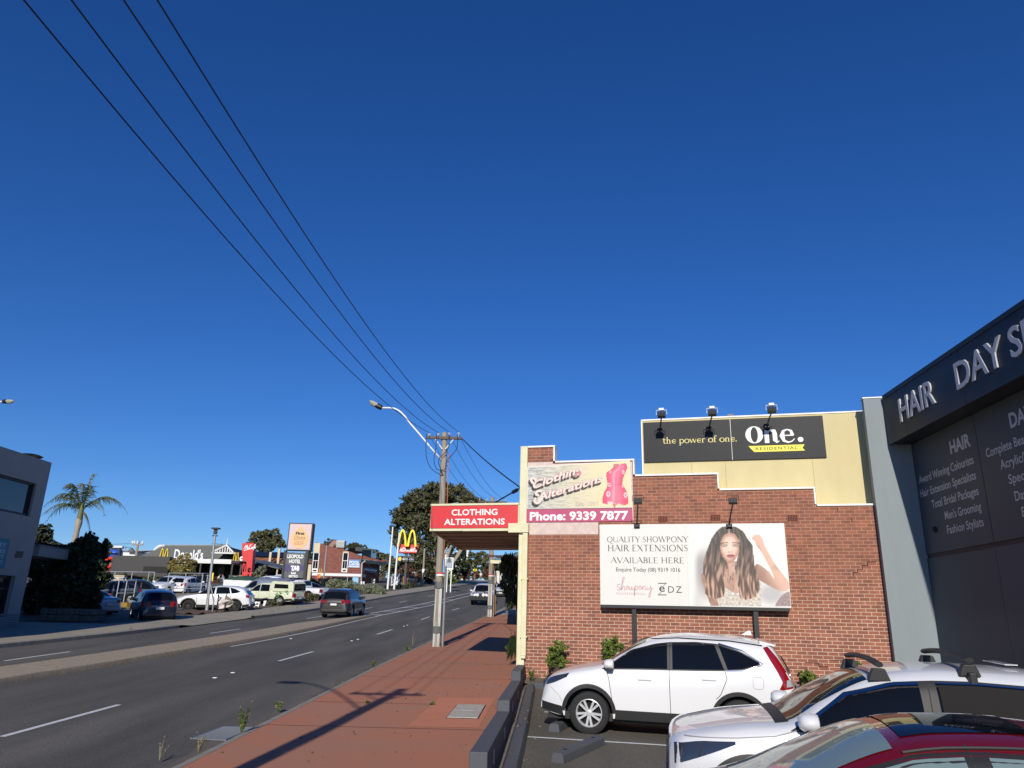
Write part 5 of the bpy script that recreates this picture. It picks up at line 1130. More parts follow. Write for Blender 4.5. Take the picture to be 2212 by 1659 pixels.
# ================================================================ power poles, wires, street lamps and posts
def gz(X, Y): return zg(X, Y)
def crossarm(par, c, half, name='crossarm', m='pole_wood_dark'):
    mb = MB(); mb.box(c[0]-half, c[0]+half, c[1]-.17, c[1]-.06, c[2]-.055, c[2]+.055)
    o = mb.build(name, m, par, bevel=.01)
    return o
def insulators(par, pts):
    for p in pts:
        mb = MB(); mb.lathe([(.012,-.08),(.012,.0),(.045,.0),(.05,.02),(.03,.03),(.03,.05),(.045,.055),(.045,.08),(.02,.10),(.001,.10)], p, (0,0,1), 10); mb.build('insulator', 'porcelain', par, smooth=40)
def wood_pole(label, base, top, r0, r1, arm_c, half, ins, group='timber power poles along the footpath', brace=True, lamp_to=None, splint=True):
    t = thing('utility_pole', label, 'power pole', loc=base, group=group)
    B = Vector(base); T = Vector(top)-B
    mb = MB(); n = 14; mb.tube([(T.x*i/n+.012*math.sin(i*2.1), T.y*i/n, -.3+(T.z+.3)*i/n) for i in range(n+1)], [r0+(r1-r0)*i/n+.008*math.sin(i*3.7) for i in range(n+1)], 14); mb.build('pole', 'pole_wood', t, smooth=50)
    c = Vector(arm_c)-B
    arm = crossarm(t, c, half)
    insulators(t, [Vector(p)-B-Vector((0,0,.10)) for p in ins])
    if brace:
        for sg in (-1, 1):
            mb = MB(); mb.tube([(c.x+sg*half*.52, c.y-.12, c.z-.05), (T.x*.93+sg*.06, T.y-.13, c.z-.48)], .022, 6); mb.build('brace', 'white_trim', t)
    if splint:
        mb = MB()
        for a in (-2.3, -1.1): mb.frame((math.cos(a)*(r0-.02)-.05, math.sin(a)*(r0+.01), 0), (.10,0,0), (0,.03,0), (0,0,2.3))
        mb.build('splint', 'galvanised', t)
        mb = MB()
        for z in (.5, 2.15): mb.lathe([(r0+.035,0),(r0+.04,.01),(r0+.04,.24),(r0+.035,.25)], (0,0,z), (0,0,1), 14)
        mb.build('clamp_band', 'grey_steel' if 'grey_steel' in MAT else mat('grey_steel', (.12,.125,.13), .6, var=.4, vscale=5), t)
        mb = MB(); mb.tube([(r0+.07,-.04,0),(r0+.05,-.04,3.0)], .042, 8); mb.build('conduit', 'galvanised', t)
        mb = MB(); mb.tube([(r0+.02,-.10,3.0)]+[(r0*.8-.015*math.sin(k), -.13+.01*k*.2, 3.0+k*.5) for k in range(1,10)], .018, 6); mb.build('riser_cable', 'wire_orange', t)
        mb = MB(); mb.lathe([(r0+.015,0),(r0+.015,.07)], (0,0,2.62), (0,0,1), 14, 0); mb.lathe([(r0+.016,.075),(r0+.016,.13)], (0,0,2.62), (0,0,1), 14, 1); mb.build('marker_band', ['sign_white','sign_red'], t)
    return t
pb1 = (-2.63, 30.31, gz(-2.63,30.31)+.06); pt1 = (-2.74, 30.31, 7.40)
in1 = [(-3.36,30.2,7.34),(-2.99,30.2,7.36),(-2.54,30.2,7.39),(-2.15,30.2,7.41)]
p1_ = wood_pole('weathered timber power pole with grey splints standing beside the red awning sign', pb1, pt1, .16, .115, (-2.73,30.31,7.16), .72, in1)
pb0 = (-4.15, 2.87, gz(-4.15,2.87)+.06); in0 = [(-5.0,2.8,5.72),(-4.52,2.8,5.72),(-4.0,2.8,5.72),(-3.68,2.8,5.72)]
p0_ = wood_pole('weathered timber power pole nearest the camera at the kerb', pb0, (-4.15,2.87,5.95), .16, .115, (-4.3,2.87,5.55), .80, in0)
q2 = gp(1058,1335); pb2 = (q2.x, q2.y, q2.z+.06); in2 = [(q2.x-.95,q2.y-.1,8.12),(q2.x-.45,q2.y-.1,8.12),(q2.x+.3,q2.y-.1,8.12),(q2.x+.85,q2.y-.1,8.12)]
p2_ = wood_pole('pale timber power pole beside the sign board with its back turned', pb2, (q2.x-.07,q2.y,8.25), .17, .12, (q2.x-.05,q2.y,7.90), 1.0, in2)
# looped jumpers and riser cables on the near pole
mb = MB(); B = Vector(pb1)
for i, (x0, x1, zb_) in enumerate(((-3.46,-2.78,5.55),(-3.05,-2.72,5.62),(-2.55,-2.8,5.70),(-2.2,-2.72,5.78))):
    A_ = Vector((x0,30.1,7.30))-B; E_ = Vector((-2.70,30.16,5.62))-B
    pts = [A_, A_+Vector((.0,-.02,-.6)), A_+Vector((.08 if i == 0 else (-.05 if x0 < -2.7 else -.35),-.04,-1.1)), (A_+E_)*.5+Vector((-.10 if i < 2 else -.18,-.03,-.62+.0)), E_+Vector((-.12,-.02,.0 if i == 0 else .18)), E_]
    sp = []
    for k in range(len(pts)-1):
        p0, p1, p2, p3 = pts[max(k-1,0)], pts[k], pts[k+1], pts[min(k+2,len(pts)-1)]
        for j in range(6):
            u = j/6; sp.append(.5*(2*p1+(p2-p0)*u+(2*p0-5*p1+4*p2-p3)*u*u+(3*p1-p0-3*p2+p3)*u**3))
    sp.append(pts[-1]); mb.tube(sp, .014, 6)
mb.build('jumper_cable', 'cable', p1_)
def wire(a, b, sag, r, label, group, name='power_line', n=28):
    a, b = Vector(a), Vector(b); mb = MB()
    mb.tube([a+(b-a)*(i/n)-Vector((0,0,4*sag*(i/n)*(1-i/n))) for i in range(n+1)], r, 6)
    return tag(mb.build(name, 'cable', smooth=True), label, 'power line', group)
for k, (a, b) in enumerate(zip(in1, in0)):
    wire((a[0],a[1],a[2]+.02), (b[0],b[1],b[2]), 0.7, .0095, ['lowest and leftmost black wire rising over the empty sky','second black overhead wire from the left, over the empty sky','third black overhead wire from the left, over the empty sky','rightmost black wire of the four climbing over the empty sky'][k], 'overhead wires to the pole behind')
for k, (a, b) in enumerate(zip(in1, in2)):
    wire((a[0],a[1],a[2]-.06), b, .55, .009, 'thin black wire sloping from the near pole down to the far pole behind the awning', 'overhead wires between the two poles')
in3 = [(q2.x+6+k*.55, q2.y+52, 11.8) for k in range(4)]
t3_ = wire((-2.0,30.2,7.15), tuple(WM @ Vector((-.30,-.05,3.62))), .08, .020, 'thick black service cable from the pole crossarm to the cream pilaster', 'service cables', 'service_cable')
# tie rod of the awning with its turnbuckle
tr = MB(); a = WM @ Vector((-.30,-.05,3.63)); b = Vector((-1.75,26.6,3.25)); tr.tube([a, b], .022, 8); d = (b-a).normalized(); tr.tube([a+d*.25, a+d*.32, a+d*.62, a+d*.69], [.02,.055,.055,.02], 8)
tr.build('tie_rod', 'black_metal', aw)

def street_lamp(label, root, elbow, tip, head_len, group=None, r=.035):
    """bent white outreach arm carrying a lantern"""
    t = thing('street_lamp', label, 'street lamp', loc=root, group=group)
    A_, E_, T_ = Vector((0,0,0)), Vector(elbow)-Vector(root), Vector(tip)-Vector(root)
    sp = []
    for i in range(25):
        u = i/24; sp.append(A_*(1-u)**2+E_*2*u*(1-u)+T_*u*u)
    mb = MB(); mb.tube([A_+(sp[0]-A_)*.0, *sp], r, 8); mb.build('arm', 'white_trim', t, smooth=True)
    d = (T_-E_).normalized(); L = head_len
    mb = MB(); mb.lathe([(.001,0),(.07,.0),(.11,.05),(.13,.25),(.135,.42),(.12,.55),(.07,.66),(.001,.70)], (0,0,0), (1,0,0), 14)
    k = L/.70
    def orient(m_, sz):
        y = d.cross(Vector((0,0,1))).normalized(); z = y.cross(d)
        m_.v = [tuple(T_ + d*(v[0]*k) + y*(v[1]*k) + z*(v[2]*k*sz)) for v in m_.v]
    for i, v in enumerate(mb.v):
        if v[2] < 0: mb.v[i] = (v[0], v[1], v[2]*.5)
    orient(mb, .9); mb.build('lantern', mat('lantern_grey', (.33,.33,.29), .6) if 'lantern_grey' not in MAT else 'lantern_grey', t, smooth=True)
    mb = MB(); mb.lathe([(.12,.30),(.115,.36),(.105,.5),(.06,.6),(.001,.63)], (0,0,0), (1,0,0), 12); mb.v = [(v[0], v[1], -abs(v[2])*1.0-.02 if v[2] < .02 else v[2]*.1-.02) for v in mb.v]; orient(mb, 1.0); mb.build('lamp_bowl', mat('lamp_bowl', (.30,.28,.22), .2) if 'lamp_bowl' not in MAT else 'lamp_bowl', t, smooth=True)
    mb = MB(); mb.lathe([(.10,-.01),(.135,.02),(.14,.20),(.14,.24)], (0,0,0), (1,0,0), 12); orient(mb, .92); mb.build('gear_cover', 'black_metal', t, smooth=40)
    return t
def cl(x, y): return ((1400+.2713*x)/1.8228, (1550+.2713*y)/1.8228)
L1 = [at(*cl(*p), 30.2) for p in ((1250,965),(790,430),(640,210),(378,207))]
t = street_lamp('street lamp on a bent white arm reaching over the road from the near timber pole', L1[0], L1[1], L1[3], .62)
for ch in list(t.children):
    if ch.name.startswith('arm'): bpy.data.objects.remove(ch)
mb = MB(); R0 = L1[0]
pp = [at(*cl(*p), 30.2)-R0 for p in ((1250,965),(1080,770),(930,590),(790,430),(720,335),(665,275),(610,235),(560,215),(505,207),(378,206))]
mb.tube(pp, .036, 8); mb.build('arm', 'white_trim', t, smooth=True)
# lamp of the nearest pole (its shadow falls on the road) and the one entering at the left edge
street_lamp('street lamp on a bent white arm of the pole nearest the camera', (-4.2,2.8,4.4), (-6.2,3.3,6.3), (-6.9,3.6,6.2), .62)
h_ = at(34, 868, 36)
street_lamp('grey street lamp head poking in at the left edge against the sky', (h_.x-4.2,36.4,h_.z-2.2), (h_.x-2.2,36.2,h_.z+.02), (h_.x-.62,36,h_.z), .60)
lt = thing('lamp_column', 'galvanised lamp column at the left kerb carrying the left edge lamp', 'lamp column', loc=(h_.x-4.2,36.4,gz(h_.x-4.2,36.4)))
mb = MB(); mb.tube([(0,0,0),(0,0,h_.z-2.2-gz(h_.x-4.2,36.4)+.05)], [.09,.06], 10); mb.build('column', 'galvanised', lt); mb = MB(); mb.box(-.18,.18,-.18,.18,0,.03); mb.build('base_plate', 'galvanised', lt)

# posts and signs on the right footpath
def post_sign(name, label, cat, px, py_base, parts, Y=None, group=None):
    b = gp(px, py_base) if Y is None else at(px, py_base, Y)
    t = thing(name, label, cat, loc=(b.x, b.y, zg(b.x, b.y)), group=group)
    return t, b
def c6(x, y): return ((1600+.24716*x)/1.8228, (2150+.24716*y)/1.8228)
t, b = post_sign('sign_board', 'white and grey sign board seen from behind on an orange timber post', 'sign', *c6(1408,1130), None)
z0 = zg(b.x, b.y)
mb = MB(); mb.box(-.05,.05,-.05,.05,0,at(*c6(1408,420), b.y).z-z0); mb.build('post', mat('orange_post', (.36,.17,.05), .8, var=.4, vscale=6), t)
a, c = at(*c6(1366,395), b.y)-Vector((b.x,b.y,z0)), at(*c6(1482,592), b.y)-Vector((b.x,b.y,z0))
mb = MB(); mb.frame((a.x+.20,-.07,c.z), (c.x-a.x-.20,.10,0), (0,.03,0), (0,0,a.z-c.z)); mb.build('white_panel', 'white_trim', t, bevel=.03)
mb = MB(); mb.frame((a.x,.12,c.z+.02), (.34,-.16,0), (0,.03,0), (0,0,a.z-c.z-.02)); mb.build('grey_panel', mat('panel_grey', (.10,.11,.12), .6), t, bevel=.02)
# ================================================================ buildings on the left
def c1(x, y): return (x*.4821/1.8228, (1700+.4821*y)/1.8228)
def c2(x, y): return ((300+.31646*x)/1.8228, (2050+.31646*y)/1.8228)
def c2b(x, y): return ((380+.22305*x)/1.8228, (2050+.22305*y)/1.8228)
def c3(x, y): return ((900+.36166*x)/1.8228, (2000+.36166*y)/1.8228)
def c3b(x, y): return ((1150+.24116*x)/1.8228, (2000+.24116*y)/1.8228)
# ---- the grey shop at the left edge, in its own shade
FB = R(3.0); bd_ = Vector((-math.sin(FB), -math.cos(FB), 0))     # along its front towards the viewer
K = gp(37, 1353); kz = zg(K.x, K.y)
BM = axes(Vector((K.x, K.y, 0)), -bd_)                            # local x away from the viewer along the front, -y to the road
def onb(x, y, off=0):
    n = Vector((math.cos(FB), -math.sin(FB), 0)); d = ray(x, y); O = Vector((K.x, K.y, 0)); t_ = (O+n*off).dot(n)/d.dot(n); P = BM.inverted() @ (d*t_); return P.x, P.z
lbz = thing('grey_shop', 'grey rendered two storey shop with wide upper window at the left edge', 'shop building', mat=BM.copy())
zt = onb(113,1000)[1]; xe = onb(113,1000)[0]
win = [onb(*c1(0,345)), onb(*c1(300,425)), onb(*c1(232,692)), onb(*c1(0,645))]; wx1 = onb(*c1(292,470))[0]; wz1, wz0 = win[1][1], win[2][1]; wx0 = wx1-6.5
sx1 = onb(*c1(128,1180))[0]; sz1 = onb(*c1(115,1178))[1]; sz0 = onb(*c1(40,1520))[1]
mat('grey_render', (.38,.355,.32), .85, var=.12, vscale=1.4, bump=.1); mat('window_frame_dark', (.015,.016,.02), .4); mat('window_sky', (.03,.036,.045), .04, spec=1.0); mat('shop_glass', (.012,.012,.014), .05, spec=.8)
mb = MB()
def wallrect(x0, x1, z0, z1, y0=0, y1=.35): mb.box(x0, x1, y0, y1, z0, z1)
wallrect(-14, .0, wz1, zt); wallrect(wx1, .0, sz1, wz1-.0); wallrect(-14, wx0, sz1, wz1); wallrect(wx0, wx1, sz1, wz0); wallrect(sx1, .0, kz-.4, sz1); wallrect(-14, sx1-7, kz-.4, sz1); wallrect(sx1-7, sx1, kz-.4, sz0)
mb.box(-14,.0,.8,11,kz-.4,zt-.2); mb.box(-.35,.0,.35,11,kz-.4,zt); mb.box(-14,-13.7,.35,11,kz-.4,zt)
mb.build('wall', 'grey_render', lbz)
mb = MB(); mb.box(wx0,wx1,.20,.24,wz0,wz1); o = mb.build('window', 'window_sky', lbz)
mb = MB(); mb.box(wx0,wx1,.12,.28,wz0,wz0+.12); mb.box(wx0,wx1,.12,.28,wz1-.10,wz1); mb.box(wx1-.12,wx1,.12,.28,wz0+.12,wz1-.1); mb.box(wx1-2.6,wx1-2.5,.14,.26,wz0+.12,wz1-.1); mb.build('window_frame', 'window_frame_dark', o)
mb = MB(); mb.box(sx1-7,sx1,.28,.32,sz0,sz1); o = mb.build('shop_window', 'shop_glass', lbz)
mb = MB(); mb.box(sx1-7,sx1,.2,.36,sz0,sz0+.1); mb.box(sx1-7,sx1,.2,.36,sz1-.12,sz1); mb.box(sx1-.14,sx1,.2,.36,sz0+.1,sz1-.12); mb.box(sx1-7,sx1,.22,.3,sz1-.62,sz1-.54); mb.build('window_frame', 'window_frame_dark', o)
mb = MB()
for i in range(5): mb.box(-14,-.05,-.02,.0,kz+.02+i*.11,kz+.09+i*.11)
mb.build('base_louvre', mat('louvre_grey', (.22,.23,.24), .6), lbz)
for xx in (140,172):
    p = onb(*c1(xx,1003)); mb = MB()
    for i in range(3):
        for j in range(2): mb.box(p[0]-.12+j*.13,p[0]-.02+j*.13,-.02,.01,p[1]-.14+i*.1,p[1]-.06+i*.1)
    mb.build('wall_vent', 'window_frame_dark', lbz)
p = onb(*c1(395,262)); mb = MB(); mb.lathe([(.08,0),(.10,.12),(.48,.22),(.55,.27),(.4,.33),(.001,.36)], (p[0]-.1,.9,zt-.02), (0,0,1), 18); mb.build('roof_vent', 'black_metal', lbz, smooth=40)
a, b = onb(*c1(75,880)), onb(*c1(20,1115))
ls = thing('laundry_sign', 'teal sign with pale lettering on the shaded grey shop wall', 'sign', mat=BM @ Matrix.Translation((a[0],-.01,0)))
mat('teal', (.05,.22,.26), .5); mb = MB(); mb.box(-2.6,0,-.05,0,b[1],a[1]); mb.build('panel', 'teal', ls)
mat('pale_teal', (.45,.60,.62), .5); mb = MB(); h_ = a[1]-b[1]
for k, (s_, w) in enumerate((('LAUNDRY',1.95),('CLEANARMS',1.9),('PRINT',1.0),('IRON DAY',1.4))): text(mb, s_ if k != 1 else 'ALARMS', (-.16,-.052,a[1]-h_*(.30+.19*k)), (1,0,0), (0,0,1), .20 if k == 0 else .16, w, 'r', .02)
mb.build('lettering', 'pale_teal', ls)
# side awning box and hotel roof behind the dark trees
Y = 39.5; a, b = at(*c1(270,945), Y), at(*c1(425,1040), Y)
aw2 = thing('side_canopy', 'shaded grey box canopy jutting from the far end of the grey shop', 'canopy', loc=(a.x, Y, 0))
mb = MB(); mb.box(-3,b.x-a.x,-1.2,1.4,b.z+.05,a.z); mb.build('canopy_box', 'grey_render', aw2, bevel=.02); mb = MB(); mb.box(-3,b.x-a.x+.03,-1.25,1.45,a.z,a.z+.06); mb.build('capping', 'louvre_grey', aw2)
# unseen building added past the left edge for its shadow over the lot entrance
nb_ = thing('added_building', 'grey two storey building added out of view to shade the lot entrance', 'shop building', loc=(-20.0,26.6,zg(-20,20)))
mb = MB(); mb.box(-16,0,-15,0,-.6,9.4); mb.build('wall', 'grey_render', nb_); mb = MB(); mb.box(-16.05,.06,-15.05,.06,9.42,9.6); mb.build('parapet_capping', 'louvre_grey', nb_)  # wall and capping of the added unseen building
for i in range(3):
    mb = MB(); mb.box(.0,.04,-13.6+i*4.6,-10.4+i*4.6,5.2,7.6); o = mb.build('window', 'window_sky', nb_); mb = MB(); mb.box(.0,.09,-13.7+i*4.6,-10.3+i*4.6,5.05,5.2); mb.build('sill', 'louvre_grey', o)  # windows and sills of the added unseen building
# ---- takeaway restaurant
Y = 106.0
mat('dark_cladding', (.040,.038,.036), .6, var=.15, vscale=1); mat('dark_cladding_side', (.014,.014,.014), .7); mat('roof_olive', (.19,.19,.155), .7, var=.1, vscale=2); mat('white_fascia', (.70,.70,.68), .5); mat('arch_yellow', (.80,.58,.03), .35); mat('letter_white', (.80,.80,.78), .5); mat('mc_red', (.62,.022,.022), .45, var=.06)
def Q(c, x, y, Yd=Y): return at(*c(x, y), Yd)
rst = thing('takeaway_restaurant', 'dark clad takeaway restaurant with olive roof, gable and white veranda fascia', 'restaurant', loc=(0,0,0))
tl, tr_, br_, bl_ = Q(c2b,300,612), Q(c2b,1300,618), Q(c2b,1225,1125), Q(c2b,205,1110)
mb = MB(); zb_ = min(br_.z, bl_.z)-1.2
x0, x1 = (tl.x+bl_.x)/2-.1, (tr_.x+br_.x)/2
mb.box(x0,x1,Y,Y+9,zb_,tl.z); mb.build('screen_wall', 'dark_cladding', rst)
mb = MB(); mb.box(x1+.01,x1+.9,Y+.6,Y+9,zb_,tl.z-.1); mb.build('side_wall', 'dark_cladding_side', rst)
lv0, lv1 = Q(c2b,835,800), Q(c2b,1255,925); mb = MB()
for i in range(10): z = lv1.z+(lv0.z-lv1.z)*i/10; mb.box(lv0.x,lv1.x,Y-.05,Y,z,z+(lv0.z-lv1.z)*.055)
mb.build('louvre', 'dark_cladding_side', rst)
# roof: hipped back roof, ridge and front gable with slats
r0, r1, e1 = Q(c2,1110,312,Y+9), Q(c2,1895,312,Y+9), Q(c2,2050,470,Y+3)
el = Q(c2,760,428,Y+3); ze = el.z-.6
mb = MB()
mb.add([(el.x,Y+2,ze),(e1.x+1.0,Y+2,ze),(r1.x,Y+9,r1.z),(r0.x,Y+9,r0.z),(el.x,Y+18,ze),(e1.x+1,Y+18,ze)], [(0,1,2,3),(3,2,5,4),(0,3,4),(1,5,2)])
mb.build('roof', 'roof_olive', rst)
mb = MB(); mb.tube([(r0.x,Y+9,r0.z+.05),(r1.x,Y+9,r1.z+.05)], .12, 6); mb.build('ridge_cap', 'galvanised', rst)
ga, gl_, gr_ = Q(c2,1900,325,Y+2), Q(c2,1735,395,Y+2), Q(c2,1985,425,Y+2)
mb = MB(); mb.prism([(gl_.x,gl_.z),(gr_.x+.3,gl_.z-.1),(ga.x,ga.z)], (0,Y+1.2,0), (1,0,0), (0,0,1), (0,7,0)); mb.build('gable', 'dark_cladding_side', rst)
mb = MB()
n = 8
for i in range(n):
    x = gl_.x+(gr_.x-gl_.x)*(i+.7)/(n+.4); zt_ = gl_.z+(ga.z-gl_.z)*((x-gl_.x)/(ga.x-gl_.x) if x < ga.x else max(.05, (gr_.x+.3-x)/(gr_.x+.3-ga.x)))
    mb.box(x-.07,x+.07,Y+1.08,Y+1.16,gl_.z+.02,max(zt_-.05,gl_.z+.05))
for a_, b_ in ((gl_, ga), (gr_, ga)): mb.tube([(a_.x,Y+1.06,a_.z if a_ is gl_ else gl_.z-.1),(b_.x,Y+1.06,b_.z+.1)], .14, 6)
mb.tube([(ga.x,Y+1.1,ga.z),(ga.x,Y+1.1,ga.z+1.2)], [.12,.02], 6); mb.box(gl_.x-.2,gr_.x+.4,Y+1.05,Y+1.15,gl_.z-.22,gl_.z-.02)
mb.build('gable_slat', 'white_fascia', rst)
# veranda
f0, f1, f2, f3 = Q(c2,1250,478), Q(c2,1938,490), Q(c2,1938,540), Q(c2,1250,518)
fr = Q(c2,2128,548,Y+5)
mb = MB(); mb.box(f0.x,f1.x,Y-.2,Y+.1,f2.z,f1.z+.05); mb.frame((f1.x,Y-.2,f2.z), (fr.x-f1.x,5,0), (0,.25,0), (0,0,f1.z-f2.z)); mb.build('fascia', 'white_fascia', rst)
mb = MB(); mb.box(f0.x,fr.x,Y-.15,Y+8,f2.z+.05,f2.z+.15); mb.box(f0.x-.5,fr.x+1.5,Y+6,Y+16,zb_,ze); mb.build('veranda_soffit', 'dark_cladding_side', rst)
fl = Q(c2,1700,792); mb = MB(); mb.box(f0.x-1,fr.x+1.5,Y-.2,Y+8,zb_-.5,fl.z); mb.build('veranda_floor', 'dark_cladding', rst)
for px in (1530,1925,2035):
    p = Q(c2,px,700); mb = MB(); mb.box(p.x-.1,p.x+.1,Y-.05,Y+.12,fl.z,f2.z); mb.box(p.x-.28,p.x+.28,Y-.1,Y+.3,fl.z,fl.z+1.3); mb.build('veranda_post', 'dark_cladding', rst)
mb = MB()
for px in list(range(1400,1500,16))+list(range(1545,1660,18))+list(range(1940,2010,16)):
    p = Q(c2,px,700); mb.box(p.x-.02,p.x+.02,Y,Y+.04,fl.z,fl.z+1.15)
for pa, pb_ in ((1395,1500),(1540,1665),(1935,2015)): a, b = Q(c2,pa,700), Q(c2,pb_,700); mb.box(a.x,b.x,Y-.01,Y+.05,fl.z+1.12,fl.z+1.18)
mb.build('balustrade', 'galvanised', rst)
mb = MB()
for i in range(4):
    a, b = Q(c2,1560,795,Y-1), Q(c2,1865,795,Y-1); mb.box(a.x,b.x,Y-.3-i*.4,Y-.25,zb_,fl.z-.15-i*.26); mb.box(a.x,b.x,Y-.7-i*.4,Y-.25,fl.z-.19-i*.26,fl.z-.15-i*.26,1)
mb.build('front_steps', ['dark_cladding_side','grey_steel'], rst)
p = Q(c2,1805,620,Y+5.9); mb = MB(); mb.box(p.x-.45,p.x+.45,Y+5.88,Y+5.94,p.z-.7,p.z+.8); mb.build('menu_board', 'panel_grey', rst)
# red blade with the cafe script
b0, b1, b2, b3 = Q(c3,160,388,Y+3), Q(c3,325,383,Y+3), Q(c3,290,800,Y+3), Q(c3,185,800,Y+3)
mb = MB(); mb.prism([(b0.x,b0.z),(b1.x-.5,b1.z+.0),(b2.x-.4,b2.z-1),(b3.x-.2,b3.z-1)], (0,Y+2.5,0), (1,0,0), (0,0,1), (0,1.2,0)); mb.build('red_blade_wall', 'mc_red', rst)
mb = MB()                                                  # handwritten cafe word with its underline
cafe = [[(165,452),(190,405),(185,450),(205,402),(205,448)],[(222,428),(210,432),(212,446),(224,442)],[(250,405),(236,402),(226,440),(244,442)],[(262,425),(250,430),(252,442),(264,424),(264,440)],[(268,460),(284,400),(296,402)],[(270,425),(282,422)],[(284,432),(294,424),(284,422),(282,438),(296,436)],[(288,412),(296,404)],[(165,464),(225,448),(285,440)]]
strokes(mb, [smooth_line([((q:=Q(c3,*p,Y+2.45)).x, q.z) for p in L], .085, 4) for L in cafe], (0,Y+2.46,0), (1,0,0), (0,0,1), 1, 1); mb.build('cafe_script', 'letter_white', rst)
def arches(mb, o, u, w, h, th, dep, m=0, n=18):
    """the pair of joined arches, w wide and h high, on frame origin o (left foot), direction u"""
    o, u = Vector(o), Vector(u).normalized(); nrm = u.cross(Vector((0,0,1)))
    for k in (0, 1):
        out = []; inn = []
        for i in range(n+1):
            s_ = -1+2*i/n; a = abs(s_)
            ho = (1-a**2.3); hi = (1-min(1,a*1.0)**2.3)
            out.append((w*(.25+.5*k)+w*.25*s_*1.0, h*ho)); 
        for i in range(n+1):
            s_ = -1+2*i/n; q = .25-th
            inn.append((w*(.25+.5*k)+w*q*s_, max(0, (h-th*w*1.1)*(1-abs(s_)**2.3))))
        P = out+inn[::-1]
        k2 = len(out)
        vs = [o+u*p[0]+Vector((0,0,p[1]))+nrm*d_ for d_ in (0, -dep) for p in out+inn]
        N_ = 2*k2; fs = []
        for i in range(k2-1):
            fs += [(i, i+1, k2+i+1, k2+i), (N_+k2+i, N_+k2+i+1, N_+i+1, N_+i), (i, N_+i, N_+i+1, i+1), (k2+i, k2+i+1, N_+k2+i+1, N_+k2+i)]
        mb.add(vs, fs, m)
a, b = Q(c2b,1045,605,Y-.1), Q(c2b,1235,478,Y-.1)
arch_base = tl.z
mb = MB(); arches(mb, (a.x,Y+1.0,arch_base-.4), (1,0,0), (b.x-a.x)*.98, b.z-arch_base+.4, .105, .35); mb.build('golden_arches', 'arch_yellow', rst)
mb = MB(); a, b = Q(c2b,1310,652), Q(c2b,1830,655); text(mb, "Donald's", (a.x,Y+1.2,a.z-.05), (1,0,0), (0,0,1), 1.25, b.x-a.x, bold=.02, thick=.25); mb.build('roof_lettering', 'letter_white', rst)
a, b = Q(c2,1945,498,Y-.3), Q(c2,2030,395,Y-.3)
mb = MB(); arches(mb, (a.x,Y-.25,a.z), (1,0,0), b.x-a.x, b.z-a.z, .105, .25); mb.build('golden_arches', 'arch_yellow', rst)
mb = MB(); a = Q(c2,2032,495,Y-.3); text(mb, 'c', (a.x,Y-.25,a.z), (1,0,0), (0,0,1), .75, .42, bold=.05, thick=.15); mb.build('fascia_letter', 'letter_white', rst)
# small red arches sign by the steps
a, b = Q(c2,2012,745,Y-2), Q(c2,2083,686,Y-2); zg_ = zg(a.x,Y-2)
s_ = thing('arches_sign', 'small red square sign with yellow arches at the foot of the red blade', 'sign', loc=(a.x,Y-2,zg_))
mb = MB(); mb.box(0,b.x-a.x,-.08,.08,a.z-zg_,b.z-zg_); mb.build('panel', 'mc_red', s_, bevel=.03); mb = MB(); mb.box((b.x-a.x)*.45,(b.x-a.x)*.55,-.05,.05,0,a.z-zg_); mb.build('post', 'black_metal', s_)
mb = MB(); arches(mb, ((b.x-a.x)*.16,-.085,a.z-zg_+.3), (1,0,0), (b.x-a.x)*.68, (b.z-a.z)*.62, .09, .02); mb.build('arches', 'arch_yellow', s_)
# drive-through canopy, play frame, block piers
a, b = Q(c2,255,645,98), Q(c2,622,675,98); c_ = Q(c2,610,752,98); zg_ = zg(b.x,98)
dv = thing('drive_through_canopy', 'flat black drive-through canopy reaching out from the dark box wall', 'canopy', loc=(b.x,98,zg_))
mb = MB(); mb.box(a.x-b.x-9,0,0,5,c_.z-zg_+.25,b.z-zg_); mb.build('roof', 'dark_cladding_side', dv, bevel=.05); mb = MB(); mb.box(a.x-b.x-9.2,-.3,.2,4.8,c_.z-zg_+.1,c_.z-zg_+.25); mb.build('soffit', 'dark_cladding', dv)
for dx in (-5.2,-12): mb = MB(); mb.box(dx-.12,dx+.12,2,2.24,0,c_.z-zg_+.1); mb.build('post', 'black_metal', dv)
for px, w in ((300,1.5),(378,.9),(530,.7)):
    p = Q(c2,px,800,97); zz = zg(p.x,97); mb = MB(); mb.box(-w,w,-.4,.4,-.2,p.z+1.0-zz if px < 500 else 1.0); o = mb.build('block_pier', 'stone_block', loc=(p.x,97,zz)); tag(o, {300:'wide limestone pier under the black canopy',378:'narrow tall limestone pier under the black canopy',530:'low limestone block among the plants before the dark wall'}[px], 'pier')
a, b = Q(c2,280,640,112), Q(c2,440,520,112); zg_ = zg(a.x,112)
pf = thing('playground', 'red and blue plastic play frame behind the dark tree', 'play equipment', loc=(a.x,112,zg_))
mb = MB(); mb.lathe([(.001,-1.6),(1.0,-1.5),(1.25,0),(1.0,1.5),(.001,1.6)], (1.5,0,a.z-zg_+1.0), (1,0,0), 14); mb.build('red_tube', mat('play_red', (.70,.05,.02), .35), pf, smooth=True)
mb = MB(); mb.lathe([(.001,-1.0),(.7,-.9),(.8,0),(.7,.9),(.001,1.0)], (1.4,.8,a.z-zg_+2.6), (1,0,0), 14); mb.build('blue_drum', mat('play_blue', (.03,.10,.45), .35), pf, smooth=True)
mb = MB(); mb.box(.5,2.6,.3,.8,a.z-zg_+3.4,a.z-zg_+3.8); mb.box(1.2,2.6,.3,.8,a.z-zg_+2.5,a.z-zg_+2.8); mb.build('white_panel', 'white_fascia', pf)
